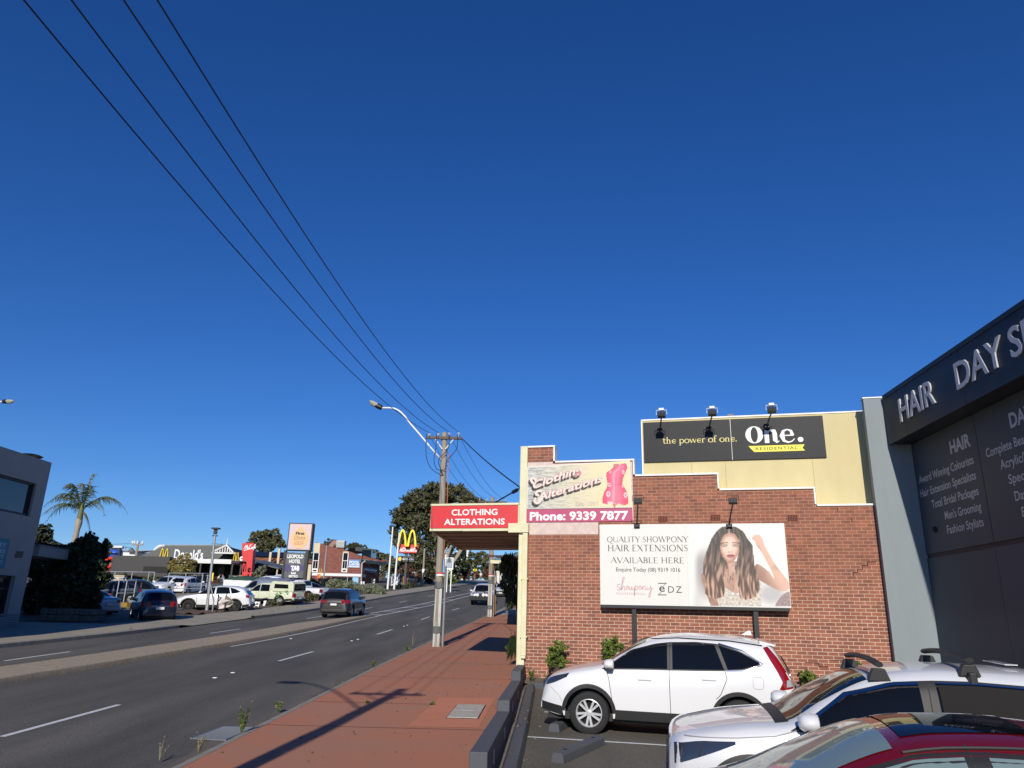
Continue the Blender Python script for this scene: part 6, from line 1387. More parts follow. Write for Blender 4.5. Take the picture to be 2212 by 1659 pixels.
mb = MB(); mb.box(.3,.5,-.6,.6,0,a.z-zg_+2.6); mb.box(3.1,3.35,-1.6,-1.2,0,a.z-zg_+3.4); mb.box(.3,3.35,-1.4,-1.2,a.z-zg_+3.2,a.z-zg_+3.4); mb.build('frame', 'black_metal', pf)
# houses behind
def house(label, x0, x1, Yh, ze_, zr, roofm, wallm, depth=8, gable=False, name='house', zb=None, ridge=None):
    zb = zg((x0+x1)/2, Yh)-.3 if zb is None else zb
    t = thing(name, label, 'house', loc=(x0,Yh,zb)); L = x1-x0
    mb = MB(); mb.box(0,L,0,depth,0,ze_-zb); mb.build('wall', wallm, t)
    mb = MB(); h = zr-zb; e = ze_-zb
    if gable:
        g = L/2; mb.add([(-.3,-.3,e),(g,-.3,h),(L+.3,-.3,e),(-.3,depth+.3,e),(g,depth+.3,h),(L+.3,depth+.3,e)], [(0,1,4,3),(1,2,5,4),(0,2,1),(3,4,5)])
    else:
        i = min(L,depth)*.42 if ridge is None else ridge; mb.add([(-.4,-.4,e),(L+.4,-.4,e),(L+.4,depth+.4,e),(-.4,depth+.4,e),(i,depth/2,h),(L-i,depth/2,h)], [(0,1,5,4),(1,2,5),(2,3,4,5),(3,0,4)])
    mb.build('roof', roofm, t); return t
mat('tile_red', (.30,.05,.04), .7, var=.2, vscale=3); mat('white_roof', (.72,.73,.74), .5); mat('white_wall', (.74,.74,.72), .7); mat('tile_orange', (.42,.14,.05), .8, var=.4, vscale=1.2, tint=(.22,.07,.03)); mat('tile_brown', (.30,.12,.055), .8, var=.5, vscale=1.0, tint=(.15,.05,.025))
a, b, r_ = Q(c2,330,405,150), Q(c2,565,385,150), Q(c2,430,347,150); house('far white house with deep red roof beside the dark tree', a.x, b.x, 150, a.z, r_.z, 'tile_red', 'white_wall', ridge=5)
a, b, r_ = Q(c2,455,430,140), Q(c2,745,385,140), Q(c2,715,342,140)
hh = house('far white house with white roof and shaded gable below the power pole', a.x, b.x, 140, b.z, r_.z, 'white_roof', 'white_wall', ridge=6)
p, q_ = Q(c2,650,388,139.7), Q(c2,740,388,139.7); mb = MB(); mb.prism([(0,0),(q_.x-p.x,0),((q_.x-p.x)/2,r_.z-p.z)], (p.x-a.x,-.9,p.z-hh.location.z), (1,0,0), (0,0,1), (0,.6,0)); mb.build('gable_front', 'panel_grey', hh)
a, b, r_ = Q(c2,745,425,150), Q(c2,960,370,150), Q(c2,920,358,150); house('far white low roof showing between pole and restaurant roof', a.x, b.x, 150, Q(c2,745,415,150).z, r_.z, 'white_roof', 'white_wall', ridge=4)
a, b = Q(c2,978,375,140), Q(c2,1062,322,140); sg_ = MB(); sg_.tube([(a.x,140,a.z-3),(a.x+.1,140,a.z+.3),(a.x+.7,140,b.z),(a.x+1.6,140,b.z+.2),(b.x,140,b.z-.8),(b.x,140,a.z-3)], .34, 8); tag(sg_.build('play_arch', 'white_fascia'), 'white curved arch peeping up behind the yellow roof arches', 'arch')
# tiled hotel roofs behind the red blade
a, b, r_ = Q(c3,320,600,128), Q(c3,640,600,128), Q(c3,400,470,128)
ht = house('long brown tiled hotel building behind the red blade', Q(c3,80,560,128).x, Q(c3,905,600,128).x, 128, Q(c3,440,592,128).z, r_.z+.2, 'tile_brown', 'cream_hotel' if 'cream_hotel' in MAT else mat('cream_hotel', (.62,.53,.36), .8), 10, name='hotel', ridge=4)
mb = MB(); p, q_ = Q(c3,90,495,127), Q(c3,640,465,127); mb.frame((p.x-ht.location.x,1.6,p.z-ht.location.z-.2), (q_.x-p.x,0,0), (0,2.2,.9), (0,-.02,.05)); mb.build('solar_panel', mat('solar_black', (.012,.014,.02), .3), ht)
mb = MB()
for px in (555,460): p = Q(c3,px,440 if px > 500 else 480,127.5); mb.box(p.x-ht.location.x-.18,p.x-ht.location.x+.18,-.6,-.25,0,p.z-ht.location.z)
mb.build('vent_pipe', 'cream_hotel', ht)
cwl = MB(); p, q_ = Q(c3,400,700,120), Q(c3,640,780,120); zz = zg((p.x+q_.x)/2,120)-.3; cwl.box(0,q_.x-p.x,0,.25,0,p.z-zz); o = cwl.build('cream_wall', 'cream_hotel', loc=(p.x,120,zz)); tag(o, 'cream garden wall with black cut-out figures in front of the hotel', 'wall')
o0 = o
for nm, px, py0, P_ in (('standing', 484, 782, [(-.30,0),(-.10,0),(-.02,.9),(.06,0),(.26,0),(.22,1.0),(.34,1.5),(.30,1.9),(.12,2.05),(.16,2.2),(.34,2.24),(.16,2.34),(.14,2.5),(-.06,2.5),(-.10,2.34),(-.28,2.3),(-.06,2.2),(-.04,2.05),(-.26,1.9),(-.34,1.3),(-.24,1.0)]), ('crouching', 566, 785, [(-.5,0),(.7,0),(.62,.5),(.36,.9),(.25,1.1),(.34,1.3),(.5,1.34),(.3,1.44),(.2,1.56),(.02,1.54),(-.05,1.36),(-.2,1.3),(-.02,1.2),(-.05,1.05),(-.55,1.0),(-.95,1.25),(-1.0,1.15),(-.5,.8),(-.3,.5)])):
    p = Q(c3,px,py0,119.6); mb = MB(); k = 1.18; mb.prism([(x*k,z*k) for x, z in P_], (0,0,0), (1,0,0), (0,0,1), (0,.06,0)); o = mb.build('cutout_figure', 'hole_black', loc=(p.x,119.6,p.z)); tag(o, 'flat black metal cut-out of a '+nm+' figure in a hat against the cream wall', 'cut-out')
a, b = Q(c3,300,600,114), Q(c3,545,680,114); zz = zg(b.x,114)
pv = thing('hotel_pergola', 'grey roofed open shelter beside the red blade', 'shelter', loc=(a.x,114,zz)); L = b.x-a.x
mb = MB(); mb.add([(-.5,0,a.z-zz+.2),(L,0,b.z-zz+.35),(L,5,b.z-zz+.9),(-.5,5,a.z-zz+.8),(-.5,0,a.z-zz),(L,0,b.z-zz+.2),(L,5,b.z-zz+.7),(-.5,5,a.z-zz+.6)], [(0,1,2,3),(7,6,5,4),(0,4,5,1),(1,5,6,2),(2,6,7,3),(3,7,4,0)]); mb.build('roof', 'panel_grey', pv)
for x in (.2, L-.4): mb = MB(); mb.box(x,x+.18,.3,.48,0,b.z-zz+.3); mb.build('post', 'cream_hotel', pv)
# ---- brick pool shop
Yp = 118.0
def Qp(x, y, d=0): return at(*c3b(x, y), Yp+d)
pz = zg(-24, Yp)-.6
A0, A1 = Qp(335,1060), Qp(1118,1060); PX0, PX1 = A0.x, A1.x
psb = thing('pool_shop', 'dark red brick pool supplies shop with raked parapet and white band', 'shop building', loc=(PX0,Yp,0))
L = PX1-PX0
tz = [Qp(370,552).z, Qp(640,640).z, Qp(870,690).z, Qp(1145,785).z]
mb = MB(); mb.prism([(0,pz),(L,pz),(L,tz[3]),(L*.66,tz[2]),(L*.36,tz[1]),(0,tz[0])], (0,0,0), (1,0,0), (0,0,1), (0,.5,0)); mb.box(.3,L-.02,.5,12,pz,tz[3]-.5); mb.build('wall', 'dark_brick_far' if 'dark_brick_far' in MAT else brick('dark_brick_far', (.25,.085,.058), (.18,.062,.046), (.22,.11,.08), w=.6, h=.2, mort=.02), psb)
def rx(px, py): p = Qp(px, py, -.1); return p.x-PX0, p.z
z0, z1 = rx(700,1112)[1], rx(700,1068)[1]; mb = MB(); mb.box(-.05,L+.05,-.12,0,z0,z1); mb.build('white_band', 'white_fascia', psb)
for (xa, xb) in ((378,440),(845,915)):
    (x0, zt_), (x1, _), (_, zg0), (_, zw0) = rx(xa,570 if xa < 500 else 710), rx(xb,700), rx(xa,785), rx(xa,1050)
    mb = MB(); mb.box(x0-.1,x1+.1,-.10,0,zg0+.5,zt_-.0); mb.build('rendered_strip', 'cream_hotel', psb)
    mb = MB(); mb.box(x0-.12,x1+.12,-.08,0,zw0,zg0+.5); o = mb.build('window', 'white_fascia', psb)
    zz0, zz1 = rx(xa,985)[1], rx(xa,865)[1]; mb = MB(); mb.box(x0,x0+(x1-x0)*.46,-.1,-.07,zz0,zz1); mb.box(x0+(x1-x0)*.54,x1,-.1,-.07,zz0,zz1); mb.box(x0,x1,-.1,-.07,zz1+.1,zg0+.45); mb.box(x0+.1,x1-.1,-.1,-.07,zw0+.15,rx(xa,1012)[1]); mb.build('pane', 'glass_dark', o)
def poster(name, label, xa, ya, xb, yb, off, lines, bg='pool_blue'):
    (x0, zt_), (x1, zb2) = rx(xa, ya), rx(xb, yb)
    s_ = thing(name, label, 'sign', loc=(PX0+x0, Yp-off, zb2))
    w, h = x1-x0, zt_-zb2
    mb = MB(); mb.box(0,w,-.05,0,0,h); mb.build('panel', bg, s_)
    mb = MB()
    for s, fx, fy, hh, ww in lines:
        if s: text(mb, s, (w*fx,-.06,h*fy), (1,0,0), (0,0,1), h*hh, w*ww, 'c', .03)
        else: mb.box(w*fx-w*ww/2,w*fx+w*ww/2,-.058,-.05,h*fy,h*(fy+hh))
    mb.build('lettering', 'letter_white', s_); return s_
mat('pool_blue', (.05,.22,.52), .5); mat('pool_cyan', (.06,.36,.62), .5); mat('pool_dark', (.02,.07,.14), .6)
poster('pool_sign', 'bright blue pool supplies sign high on the brick shop wall', 928, 842, 1106, 975, .12, [('POOL',.5,.50,.34,.86),('SUPPLIES',.5,.24,.20,.90),('',.5,.02,.12,.96)])
poster('pool_sign', 'small cyan poster beside the ground floor shop window', 988, 1130, 1082, 1260, .12, [('POOL',.5,.84,.10,.7),('',.5,.62,.06,.8),('',.5,.46,.05,.7),('',.5,.28,.06,.6),('',.5,.12,.04,.4)], 'pool_cyan')
# its street side: glazed bay, orange roof, clerestory
a, b = rx(650,1115), rx(975,1250); mb = MB(); mb.box(a[0],b[0],-.02,.3,pz+.6,a[1]-.1); o = mb.build('shop_window', 'glass_dark', psb); mb = MB(); mb.box(rx(905,1120)[0],rx(912,1120)[0],-.08,-.02,pz+.6,a[1]-.1); mb.build('window_mullion', 'galvanised', o)
# street side runs back from the corner
sd = Vector((.30,1.0,0)).normalized()
def side(px, py, y):                                       # point on the street side at depth y
    p = at(*c3b(px, py), Yp+y); return p.x-PX0, p.z
(xr, zr_), (xq, zq) = side(1480,880,9), side(1630,880,15)
mb = MB(); e0 = rx(1140,835); zlow = e0[1]
mb.add([(L-.3,-.3,zlow),(xr+.3,9,zr_),(xr-3.2,10,side(1310,790,9)[1]+.3),(L-.3,2.0,tz[3]+.1)], [(0,1,2,3)]); mb.add([(xr-2.2,9.3,zr_+.2),(xq,15,zq),(xq-4,16,side(1320,785,15)[1]+.2),(xr-3.2,10,side(1320,790,12)[1]+.2)], [(0,1,2,3)])
mb.build('tiled_roof', 'tile_orange', psb)
mb = MB(); mb.frame((L-.25,-.35,zlow-.55), (xr+.3-L+.3,9.3,zr_-zlow), (.2,.0,0), (0,0,.5)); mb.frame((xr-2,9.2,zr_-.35), (xq-xr+2,5.8,zq-zr_), (.2,0,0), (0,0,.45)); mb.build('eaves', mat('grey_green', (.13,.16,.155), .6), psb)
mb = MB(); mb.add([(L,.2,pz),(xr-.4,9,pz),(xr-.4,9,zr_-.3),(L,.2,zlow-.2)], [(0,1,2,3)]); mb.build('side_wall', 'dark_brick_far', psb)
mb = MB(); mb.frame((L-.02,-.1,z0), (xr-L-1.2,6.4,.1), (.15,0,0), (0,0,z1-z0)); mb.build('side_band', 'white_fascia', psb)
mb = MB(); mb.add([(L+.06,.6,pz+.5),(xr-.6,8,pz+.5),(xr-.6,8,z0-.3),(L+.06,.6,z0-.3)], [(0,1,2,3)]); mb.build('undercroft', 'hole_black', psb)
p = side(1330,1200,6); mb = MB(); mb.box(p[0]-.3,p[0]+.3,5.4,6.0,pz,z0); mb.build('undercroft_pier', 'white_fascia', psb)
mb = MB(); p = rx(1118,1240); q_ = rx(1145,905); mb.tube([(p[0]+.1,-.25,pz+.4),(q_[0],-.25,q_[1]),(rx(1200,870)[0],-.25,rx(1200,862)[1])], .09, 6); mb.build('downpipe', 'pink_paint', psb)
a, b = side(1165,965,1.5), side(1370,1080,5.2)
s_ = thing('pool_banner', 'dark blue pool supplies banner on the shaded street side', 'sign', loc=(PX0+a[0]+.12,Yp+1.5,b[1]+.1)); dv_ = Vector((b[0]-a[0],3.7,0)); hh = a[1]-b[1]-.1
mb = MB(); mb.frame((0,0,0), dv_, (.04,0,0), (0,0,hh)); mb.build('panel', 'pool_dark', s_); mb = MB(); n_ = dv_.cross(Vector((0,0,1))).normalized(); text(mb, 'POOL SUPPLIES', dv_*.5+n_*.06+Vector((0,0,hh*.40)), dv_, (0,0,1), hh*.30, dv_.length*.9, 'c', .03); mb.build('lettering', mat('pale_blue', (.30,.45,.60), .5), s_)
c0, c1_ = side(1020,745,5), side(1340,790,9); mb = MB(); zz = c1_[1]-.4
mb.box(rx(1020,700)[0],c1_[0],6,11,zz,side(1045,680,6)[1]); mb.build('clerestory', 'glass_dark', psb)
mb = MB(); a = side(870,690,6); b = side(1045,640,6); c_ = side(1350,720,10); mb.add([(a[0],6,a[1]),(b[0],5.6,b[1]),(c_[0]+.4,9,c_[1]+.35),(c_[0]+.2,14,c_[1]+.5),(a[0],14,a[1]),(b[0],5.6,b[1]-.6),(c_[0]+.4,9,c_[1]-.3)], [(0,1,2,3,4),(5,6,2,1)]); mb.build('clerestory_roof', 'grey_green', psb)
ac = Qp(820,590,4); acx = ac.x-PX0
au = thing('roof_cooler', 'galvanised evaporative cooler with duct on the pool shop roof', 'air conditioner', loc=(ac.x,Yp+3.2,tz[2]-.2)); w = (Qp(885,540,4).x-Qp(750,540,4).x)/2; hh = Qp(800,545,4).z-(tz[2]-.2)
mb = MB(); mb.box(-w,w,-w,w,hh-2.0*w*.85,hh); 
for i in range(9): mb.box(-w+.1+i*w*.22,-w+.1+i*w*.22+.05,-w-.05,-w,hh-2*w*.85,hh-.15)
mb.build('cabinet', 'galvanised', au, bevel=.04); mb = MB(); mb.tube([(-w*1.0,0,hh-w*.6),(-w*1.7,0,hh-w*.7),(-w*2.2,0,hh-w*1.3),(-w*2.3,0,-.4)], .55, 10); mb.build('duct', mat('duct_red', (.30,.16,.13), .6), au, smooth=40); mb = MB(); mb.box(-w*.9,w*.9,-w*.6,w*.6,-.3,hh-2*w*.85); mb.build('stand', 'tile_brown', au)
# ================================================================ vehicles across the road
def carp(px, py, head, spec, col, label, name='parked_car', cat='car', group='cars parked on the left of the road', dl=0.0, df=0.0, **kw):
    """stand a car with a ground contact seen at (px, py); dl, df shift it sideways / forward from that point in metres"""
    g = gp(px, py); h = Vector((head[0], head[1], 0)).normalized(); l = Vector((-h.y, h.x, 0))
    P = Vector((g.x, g.y, 0)) + l*dl + h*df
    return car(name, label, cat, (P.x, P.y), h, spec, col, group=group, **kw)
KLUG = dict(SUV, W=1.91, wb=2.79, r=.375, xf=2.38, xr=-2.42, sill=.32, clad=False, top=[(2.38,.6),(2.36,.86),(2.28,.96),(1.9,1.06),(1.35,1.15),(1.0,1.34),(.5,1.62),(.1,1.70),(-.6,1.73),(-1.5,1.71),(-1.95,1.64),(-2.10,1.52),(-2.30,1.15),(-2.38,1.0),(-2.42,.55)], belt=[(2.38,.54),(2.2,.86),(1.5,.98),(1,1.06),(0,1.10),(-1.5,1.14),(-2.1,1.12),(-2.42,.5)],
    glass=[([(1.05,1.09),(.4,1.11),(-.05,1.12)],[(1.03,1.12),(.62,1.44),(.3,1.56),(-.05,1.60)]), ([(-.13,1.12),(-.95,1.14)],[(-.13,1.605),(-.95,1.60)]), ([(-1.03,1.14),(-1.9,1.16)],[(-1.03,1.595),(-1.75,1.52)])],
    ws=(1.30,.48,.68,.60), rear=(-2.08,-2.30,.62,.72), tail=([(-2.38,.88),(-2.1,.92)],[(-2.34,1.08),(-2.06,1.12)]))
tk, Sk = carp(728,1334, (.055,1), KLUG, 'paint_charcoal', 'charcoal people mover driving away uphill with red tail lamps lit', 'moving_car', group='cars driving on the road', df=1.45, lights='lamp_clear', stop=False, roof_rails=(.6,-1.6))
carp(338,1343, (-.55,.83), HATCH, 'paint_navy', 'small dark blue hatchback turning into the lot entrance', 'moving_car', group='cars driving on the road', df=1.6, scale=1.06)
XOVER = dict(SUV, clad=True, top=[(2.30,.5),(2.28,.74),(2.18,.88),(1.9,.96),(1.4,1.04),(1.0,1.10),(.6,1.33),(.15,1.53),(-.3,1.60),(-.9,1.60),(-1.5,1.54),(-1.85,1.44),(-2.1,1.15),(-2.25,.98),(-2.32,.55)], xf=2.30, xr=-2.32, wb=2.78)
carp(455,1322.5, (-.975,-.12), XOVER, 'paint_white', 'white car with black alloy wheels behind the tilted lamp column', dl=-.85, scale=1.04, rims='black_plastic', spokes=10)
carp(212,1329, (-.90,.45), SEDAN, 'paint_silver', 'silver sedan half hidden by the dark cypress tree', df=1.2, dl=.3)
carp(352,1285, (-.16,-.98), SUV, 'paint_white', 'white four wheel drive facing downhill on the upper lot', df=-1.2, dl=-.3, scale=1.04, cladding=False)
carp(381,1284, (.13,.98), HATCH, 'paint_white', 'white hatchback parked nose uphill beside the white four wheel drive', df=1.5, dl=-.2, scale=1.1)
tu, Su = carp(291,1304, (.93,.36), UTE, 'paint_charcoal', 'silver utility, its shade put in as dark paint, with white ladder racks behind the rails', 'utility', 'utility')  # dull silver body; the shade on it is put into the paint colour
mb = MB()
for x in (-.9, -2.5):
    mb.tube([(x,-.8,1.1),(x,-.8,1.75),(x,-.7,1.85),(x,.7,1.85),(x,.8,1.75),(x,.8,1.1)], .05, 6)
for y in (-.75, .75): mb.tube([(-.9,y,1.82),(-2.5,y,1.82)], .035, 6); mb.tube([(-.9,y*1.05,1.45),(-2.5,y*1.05,1.45)], .03, 6)
mb.build('ladder_rack', 'white_trim', tu)
mb = MB(); mb.box(-2.7,-.85,-.85,.85,1.14,1.38); mb.build('tray_load', 'paint_slate', tu)
carp(236,1305, (-.93,-.36), HATCH, 'paint_navy', 'dark wagon in the shade behind the red topped bollards', dl=-.8, scale=1.1)
# pale green utility with its canopy
tg, Sg = carp(570,1309, (-.93,.33), UTE, 'paint_pale_green', 'pale green utility with high rear canopy and leaf print', 'utility', 'utility', dl=-.6)
mb = MB(); P_ = [(-.62,1.12),(-2.70,1.12),(-2.66,1.70),(-2.5,1.86),(-.8,1.88),(-.64,1.8)]; mb.prism(P_, (0,-.84,0), (1,0,0), (0,0,1), (0,1.68,0)); cn = mb.build('canopy', 'paint_pale_green', tg, bevel=.05)
mb = MB()
for y in (-.85, .835): mb.prism([(-.95,1.36),(-2.25,1.36),(-2.2,1.66),(-1.0,1.68)], (0,y,0), (1,0,0), (0,0,1), (0,.015,0))
mb.prism([(-.74,1.22),(.74,1.22),(.66,1.72),(-.66,1.72)], (-2.715,0,0), (0,1,0), (0,0,1), (.03,0,.0)); mb.build('canopy_window', 'glass_dark', cn)
mb = MB()
for (x, z, a) in ((-2.35,.95,.4),(-2.15,1.05,1.2),(-2.5,1.12,2.2),(-1.55,.75,.5),(-1.35,.85,1.0),(-1.6,.92,1.9),(-1.2,.7,2.6)):
    for k in range(3):
        b = a+k*.7-.7; mb.add([(x,Sg.side(x,z)+.012,z),(x+.13*math.cos(b-.25),Sg.side(x,z)+.012,z+.13*math.sin(b-.25)),(x+.26*math.cos(b),Sg.side(x,z)+.012,z+.26*math.sin(b)),(x+.13*math.cos(b+.25),Sg.side(x,z)+.012,z+.13*math.sin(b+.25))], [(0,1,2,3)])
mb.build('leaf_print', mat('leaf_print', (.12,.26,.06), .5), tg)
carp(609,1300, (-.93,.33), VAN, 'paint_silver', 'silver van parked between the pale green and the white utility', 'parked_van', 'van', df=1.4, dl=.3)
carp(640,1296, (-.93,.33), UTE, 'paint_white', 'white utility with grey tailgate behind the low hedge', 'utility', 'utility', dl=-.4)
carp(668,1291, (.94,.33), SEDAN, 'paint_navy', 'navy sedan parked beside the pylon sign legs', df=.2, dl=.6)
carp(622,1277, (-.93,.36), WAGON, 'paint_white', 'white four wheel drive wagon behind the pylon sign', df=1.0)
carp(583,1277, (-.93,.36), SUV, 'paint_white', 'white wagon roof showing behind the silver van', df=.5)
g_ = at(527,1276,82); tt = thing('box_trailer', 'low trailer loaded under a dark green tarpaulin behind the pale green utility', 'trailer', mat=car_matrix((g_.x,82), (-.93,.36)))
mb = MB(); mb.box(-2.0,2.0,-.95,.95,.55,1.25); mb.build('tray', 'white_trim', tt, bevel=.02); mb = MB(); mb.grid(lambda i, j: (-2.0+i*4.0, -.97+j*1.94, 1.27+.42*math.sin(i*math.pi)**.6*math.sin(j*math.pi)**.6+.03*math.sin(i*17)), 12, 8); mb.build('tarpaulin', mat('tarp_green', (.03,.075,.045), .6), tt, smooth=True)
for y in (-.98,.98): ty, rm = wheel_meshes(.33, .2, 'plain', 10, 'alloy'); w_ = put('wheel', ty, tt, (0,y,.33), 0 if y < 0 else math.pi); put('rim', rm, w_)
mb = MB(); mb.tube([(2.0,-.6,.6),(3.3,0,.55)], .05, 6); mb.tube([(2.0,.6,.6),(3.3,0,.55)], .05, 6); mb.build('drawbar', 'galvanised', tt)
carp(884,1266, (.97,.22), SUV, 'paint_navy', 'dark blue wagon beside the white stairs of the brick shop', dl=.8)
LC = dict(WAGON)
tl_, Sl = carp(1040,1307, (-.07,-1), LC, 'paint_white', 'white four wheel drive with bull bar and spot lamps coming downhill', 'moving_car', group='cars driving on the road', df=-1.4)
mb = MB()
for y in (-.35, .35): mb.tube([(2.50,y,.55),(2.52,y,1.15),(2.40,y*.7,1.28)], .04, 6)
mb.tube([(2.45,-.75,1.02),(2.52,-.35,1.22),(2.52,.35,1.22),(2.45,.75,1.02)], .035, 6); mb.box(2.36,2.60,-.94,.94,.46,.82); mb.box(2.40,2.50,-.40,.40,.80,1.06); mb.build('bull_bar', 'black_metal', tl_, bevel=.02)
for y in (-.26, .26): mb = MB(); mb.lathe([(.13,0),(.13,.10),(.001,.11)], (2.50,y,.93), (1,0,0), 14); mb.build('spot_lamp', 'sign_white', tl_)
mb = MB()
for sg in (-1, 1): mb.box(2.40,2.425,sg*.62,sg*.90,.84,1.04)
mb.build('square_headlight', 'lamp_clear', tl_)
carp(1028,1291, (-.07,-1), SEDAN, 'paint_black', 'black car mostly hidden behind the white four wheel drive', 'moving_car', group='cars driving on the road', df=-2.5, dl=.4)
tm_, Sm = carp(1082,1289, (-.09,-1), SEDAN, 'paint_white', 'white sedan with black grille coming downhill near the kerb', 'moving_car', group='cars driving on the road', df=-1.6)
mb = MB(); mb.box(2.33,2.40,-.5,.5,.52,.68); mb.box(2.33,2.39,-.85,-.5,.28,.42); mb.box(2.33,2.39,.5,.85,.28,.42); mb.build('front_grille', 'black_plastic', tm_); mb = MB(); mb.lathe([(.10,0),(.10,.02),(.08,.02),(.08,0)], (2.40,0,.60), (1,0,0), 16); mb.box(2.40,2.41,-.45,.45,.59,.61); mb.build('grille_badge', 'chrome', tm_)

# ================================================================ street furniture across the road
def std(name, label, cat, P, group=None): return thing(name, label, cat, loc=(P[0], P[1], zg(P[0], P[1])), group=group)
def lamp_col(label, pb_, pt_, Y):
    b, t_ = at(*pb_, Y), at(*pt_, Y); z0 = zg(b.x, Y)
    t = std('lamp_column', label, 'lamp column', (b.x, Y), 'square headed lamp columns'); H = t_.z-z0; lean = t_.x-b.x
    mb = MB(); mb.tube([(0,0,0),(lean,0,H-.5)], [.11,.07], 10); mb.build('column', 'galvanised', t)
    mb = MB(); mb.box(lean-.24,lean+.24,-.22,.22,H-.08,H); mb.box(lean-.10,lean+.10,-.08,.08,H-.42,H-.1); mb.box(lean-.16,lean+.16,-.05,.05,H-.56,H-.48); mb.build('lamp_head', 'black_metal', t)
    return t
lamp_col('leaning galvanised lamp column in the mulch bed before the white car', c2(1622,1140), c2(1740,90), gp(*c2(1622,1140)).y)
lamp_col('thin lamp column rising before the brick pool shop', c3(1032,815), c3(1072,365), 100.0)
# pylon sign
Y = 84.0
def Q3(x, y, d=0): return at(*c3(x, y), Y+d)
a, b = Q3(663,163), Q3(632,462); c_, e_ = Q3(928,165), Q3(885,468)
xl, xr_ = (a.x+b.x)/2, (c_.x+e_.x)/2; zt_, zb_ = (a.z+c_.z)/2, (b.z+e_.z)/2; gx_ = zg(xl, Y)
py_ = thing('pylon_sign', 'tall pylon sign with orange drop logo panel over grey hotel panels', 'pylon sign', loc=(xl, Y, gx_))
Wd = xr_-xl; dz = -gx_
mb = MB(); mb.box(-.02,Wd+.02,0,.9,zb_+dz,zt_+dz); mb.build('cabinet', 'black_metal', py_, bevel=.02)
mb = MB(); mb.box(.10,Wd-.12,-.03,0,zb_+dz+.12,zt_+dz-.12)
fp = mb.build('logo_panel', mat('pink_panel', (.66,.50,.50), .5), py_)
mb = MB(); H_ = zt_-zb_
for i in range(17): z = zb_+dz+.2+i*(H_-.4)/16; mb.box(.12,Wd-.14,-.034,-.03,z,z+.025)
mb.build('panel_line', mat('pink_line', (.45,.32,.34), .6), py_)
mb = MB(); cx_, cz_, rr = Wd*.50, zb_+dz+H_*.42, H_*.34
P_ = [(cx_, zb_+dz+H_*.90)] + [(cx_+rr*.95*math.sin(R(a_)), cz_+rr*math.cos(R(a_))) for a_ in range(50, 311, 12)]
mb.prism(P_, (0,-.034,0), (1,0,0), (0,0,1), (0,-.02,0)); mb.build('drop_logo', mat('peach', (.78,.46,.22), .5), py_)
mb = MB()
for s, fz, hh, w in (('First',.57,.105,.37),('Choice',.43,.105,.46)): text(mb, s, (cx_,-.06,zb_+dz+H_*fz), (1,0,0), (0,0,1), H_*hh, Wd*w, 'c', .05 if s == 'First' else .0)
mb.box(cx_-Wd*.27,cx_+Wd*.27,-.06,-.055,zb_+dz+H_*.385,zb_+dz+H_*.395); mb.build('lettering', 'ink', py_)
mb = MB()
for s, fz, w in (('LIQUOR',.285,.36),('MARKET',.20,.40)): text(mb, s, (cx_,-.06,zb_+dz+H_*fz), (1,0,0), (0,0,1), H_*.065, Wd*w, 'c', -.005)
mb.build('small_lettering', mat('brown_ink', (.22,.10,.04), .6), py_)
z1, z2, z3, z4 = Q3(740,488).z+dz, Q3(740,622).z+dz, Q3(740,692).z+dz, Q3(740,762).z+dz
mat('panel_slate', (.075,.08,.088), .5); mat('panel_violet', (.045,.035,.13), .5)
x0, x1 = .02, Q3(845,600).x-Q3(640,600).x+.05
for (za, zc, mm) in ((z1,z2+.02,'panel_slate'),(z2,z3+.02,'panel_violet'),(z3,z4,'panel_slate')): mb = MB(); mb.box(x0,x1,-.02,.25,zc,za); mb.build('name_panel', mm, py_)
mb = MB(); cx2 = (x0+x1)/2; hp = z1-z2
text(mb, 'LEOPOLD', (cx2,-.03,z2+hp*.56), (1,0,0), (0,0,1), hp*.28, (x1-x0)*.84, 'c', .035); text(mb, 'HOTEL', (cx2,-.03,z2+hp*.16), (1,0,0), (0,0,1), hp*.28, (x1-x0)*.60, 'c', .035)
hp = z2-z3; text(mb, 'TAB', (cx2+.1,-.03,z3+hp*.15), (1,0,0), (0,0,1), hp*.7, (x1-x0)*.46, 'c', .07, sp=.9); hp = z3-z4
text(mb, 'BAR', (cx2,-.03,z4+hp*.55), (1,0,0), (0,0,1), hp*.34, (x1-x0)*.27, 'c', .035); text(mb, 'BISTRO', (cx2,-.03,z4+hp*.08), (1,0,0), (0,0,1), hp*.34, (x1-x0)*.48, 'c', .035); mb.build('panel_lettering', 'letter_white', py_)
for x in (-.02, x1+.02): mb = MB(); mb.box(x-(.22 if x < 0 else 0),x+(0 if x < 0 else .30),-.05,.5,-.3,zb_+dz); mb.build('leg', 'black_metal', py_)
# flag poles, arches pole sign
for k, (px, pb_, pt_) in enumerate(((837,(837,1274),(848.5,1140)),(851,(851,1274),(862.5,1152)))):
    Yf = 98.0; b, t_ = at(*pb_, Yf), at(*pt_, Yf); t = std('flag_pole', ['taller bare white flag pole nearer the brick shop','shorter bare white flag pole beside the yellow arches sign'][k], 'flag pole', (b.x, Yf), 'bare white flag poles'); z0 = zg(b.x, Yf)
    mb = MB(); mb.tube([(0,0,-.1),(t_.x-b.x,0,t_.z-z0)], [.13,.085], 10); mb.build('pole', 'white_trim', t); mb = MB(); mb.lathe([(.001,.16),(.13,.08),(.13,.04),(.05,0)], (t_.x-b.x,0,t_.z-z0-.02), (0,0,1), 12); mb.build('finial', 'white_trim', t)
Y = 104.0
a, b, c_ = Q3(1835,480), Q3(2060,480), Q3(1945,243); base = Q3(1915,868); zr0, zr1 = Q3(1950,492).z, Q3(1950,400).z
